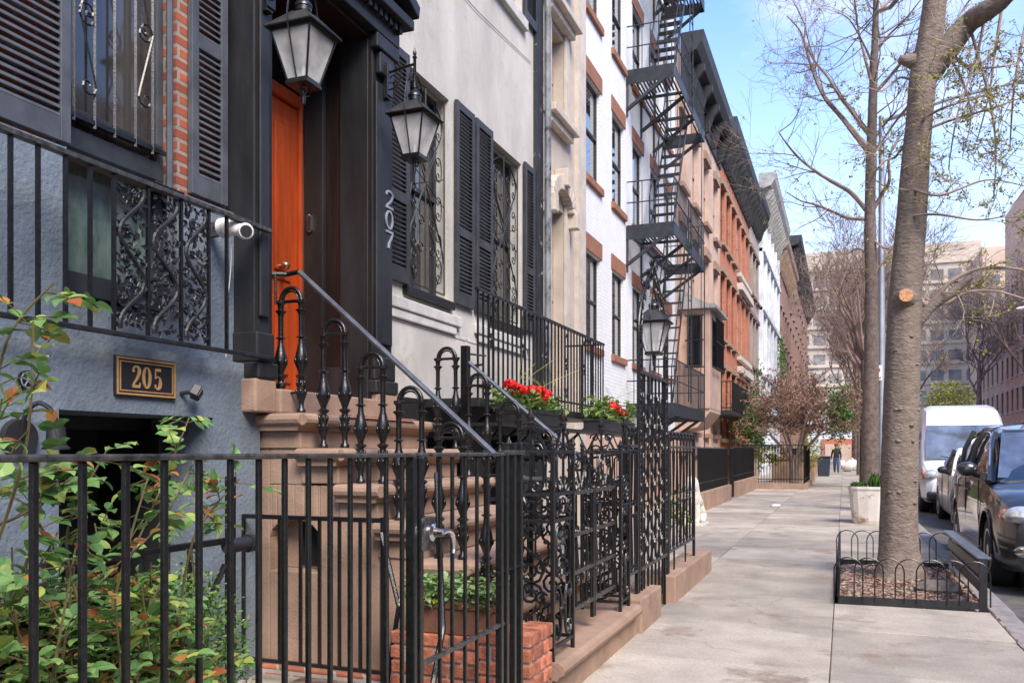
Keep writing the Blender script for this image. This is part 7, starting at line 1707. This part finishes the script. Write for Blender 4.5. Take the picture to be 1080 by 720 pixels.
e = r.color_ramp.elements; e[0].color = (.02, .018, .018, 1); e[1].position = .05; e[1].color = (.05, .09, .18, 1); q = e.new(.46); q.color = (.018, .018, .022, 1); q = e.new(.765); q.color = (.36, .20, .14, 1)
l(r.outputs[0], N['Principled BSDF'].inputs['Base Color'])
skin_obj('body', pm_, V, E, Rr, pe_)
m = MB(); m.blob((0, .03, 1.70), (.105, .115, .10), 12, 8); m.build('hair', M['blackplastic'], pe_, local=True, smooth=True)
bgm = thing('shopping_bag', 'pale bag carried at the right side of the walking person', 'bag', (gp.x+.38, gp.y, .45))
m = MB(); m.prism([(-.12, 0), (.12, 0), (.14, .32), (-.14, .32)], lambda a, b, t: (a, t, b), -.07, .07); m.build('sack', M['vanwhite'], bgm, local=True, bevel=.02)
m = MB(); m.tube([(-.08, 0, .32), (-.05, 0, .42), (.05, 0, .42), (.08, 0, .32)], .008, 5); m.build('handle', M['vanwhite'], bgm, local=True)
# rubbish sacks and bins at the far sidewalk
rr_ = rng(77)
for i, (px, py, r, mt_, lab) in enumerate(((894, 497, .42, 'plaster', 'pale rubbish sack lying right of the walking person'), (899, 496, .5, 'vanwhite', 'fuller white rubbish sack behind the pale one'), (904, 495, .4, 'bluetarp', 'dark rubbish sack at the foot of the far trees'))):
    g3 = GP(px, py); tt = thing('rubbish_sack', lab, 'sack', (g3.x, g3.y, 0)); m = MB(); m.blob((g3.x, g3.y, r*.75), (r, r, r*.8), 12, 8, .07, rr_); m.tube([(g3.x, g3.y, r*1.4), (g3.x, g3.y, r*1.75)], [.12, .04], 8); m.build('sack', M[mt_], tt, smooth=True)
g3 = GP(873, 502); tt = thing('rubbish_bin', 'dark blue-grey wheeled bin beside the far brown wall', 'bin', (g3.x-.2, g3.y, 0)); m = MB(); m.prism([(-.28, 0), (.28, 0), (.34, 1.0), (-.34, 1.0)], lambda a, b, t: (a+g3.x-.2, t, b), g3.y-.3, g3.y+.3); m.build('body', M['bluetarp'], tt, bevel=.03)
MB().box(g3.x-.56, g3.x+.16, g3.y-.34, g3.y+.34, 1.0, 1.08).build('lid', M['bluetarp'], tt, bevel=.03)
# brown side walls (stoop ends) further on
for (px, py, w, h, lab) in ((862, 508, .5, .95, 'brownstone stoop newel past the russet tree bed'), (872, 501, .6, 1.0, 'brown stoop wall nearer the walking person')):
    g3 = GP(px, py); tt = thing('brownstone_stoop', lab, 'stoop', (g3.x, g3.y, 0))
    MB().box(g3.x-1.9, g3.x-.1, g3.y, g3.y+.5, -.05, h).build('cheek_wall', M['brown'], tt, bevel=.03); MB().box(g3.x-1.95, g3.x+.0-.05, g3.y-.05, g3.y+.55, h+.001, h+.12).build('cap', M['brown'], tt, bevel=.03)
    for k in range(3): MB().box(g3.x-1.8+.0, g3.x-.3-.3*k, g3.y+.51, g3.y+2.0, -.04+.2*k, .16+.2*k).build('step', M['brown'], tt, bevel=.02)
# stone lion on the kerb wall beyond the ornate fence
y = 15.6; lx = -2.56
ln_ = thing('stone_lion', 'cream stone lion statue sitting at the end of the ornate fence', 'statue', (lx, y, 0))
V = [(0, .10, .12), (0, .04, .30), (0, -.06, .46), (0, -.12, .62), (0, -.24, .60), (.09, -.10, .22), (.09, -.16, .05), (.09, -.26, .03), (-.09, -.10, .22), (-.09, -.16, .05), (-.09, -.26, .03), (.14, .14, .10), (.15, -.04, .05), (-.14, .14, .10), (-.15, -.04, .05), (0, .28, .06), (.06, -.08, .72), (-.06, -.08, .72)]
E = [(0, 1), (1, 2), (2, 3), (3, 4), (2, 5), (5, 6), (6, 7), (2, 8), (8, 9), (9, 10), (0, 11), (11, 12), (0, 13), (13, 14), (0, 15), (3, 16), (3, 17)]
Rr = [.14, .14, .13, .13, .06, .055, .045, .05, .055, .045, .05, .09, .045, .09, .045, .03, .03, .03]
skin_obj('body', M['plaster'], V, E, Rr, ln_)
m = MB(); m.box(-.2, .2, -.32, .32, -.03, .03); m.build('plinth', M['plaster'], ln_, local=True, bevel=.01); ln_.scale = (1.2, 1.2, 1.2)
# red ornament hanging on the gate, scrap of paper on the walk
g3 = GP(818, 534); tt = MB(); tt.blob((g3.x, g3.y, .03), (.12, .09, .03), 9, 5, .3, rr_); tagp(tt.build('paper_scrap', M['signwhite'], smooth=True), 'crumpled white paper lying on the sidewalk mid way', 'litter')

# rusty crack line and patched joint along the kerb, dark drain stain
ck = MB(); rc = rng(123); y = 6.0
while y < 11.5:
    x = 1.13 + rc.uniform(-.015, .015); y2 = y + rc.uniform(.08, .2); x2 = 1.13 + rc.uniform(-.015, .015); ck.quad((x-.004, y, .0085), (x+.006, y, .0085), (x2+.006, y2, .0085), (x2-.004, y2, .0085)); y = y2
tagp(ck.build('kerb_crack', M['litter']), kind='structure')
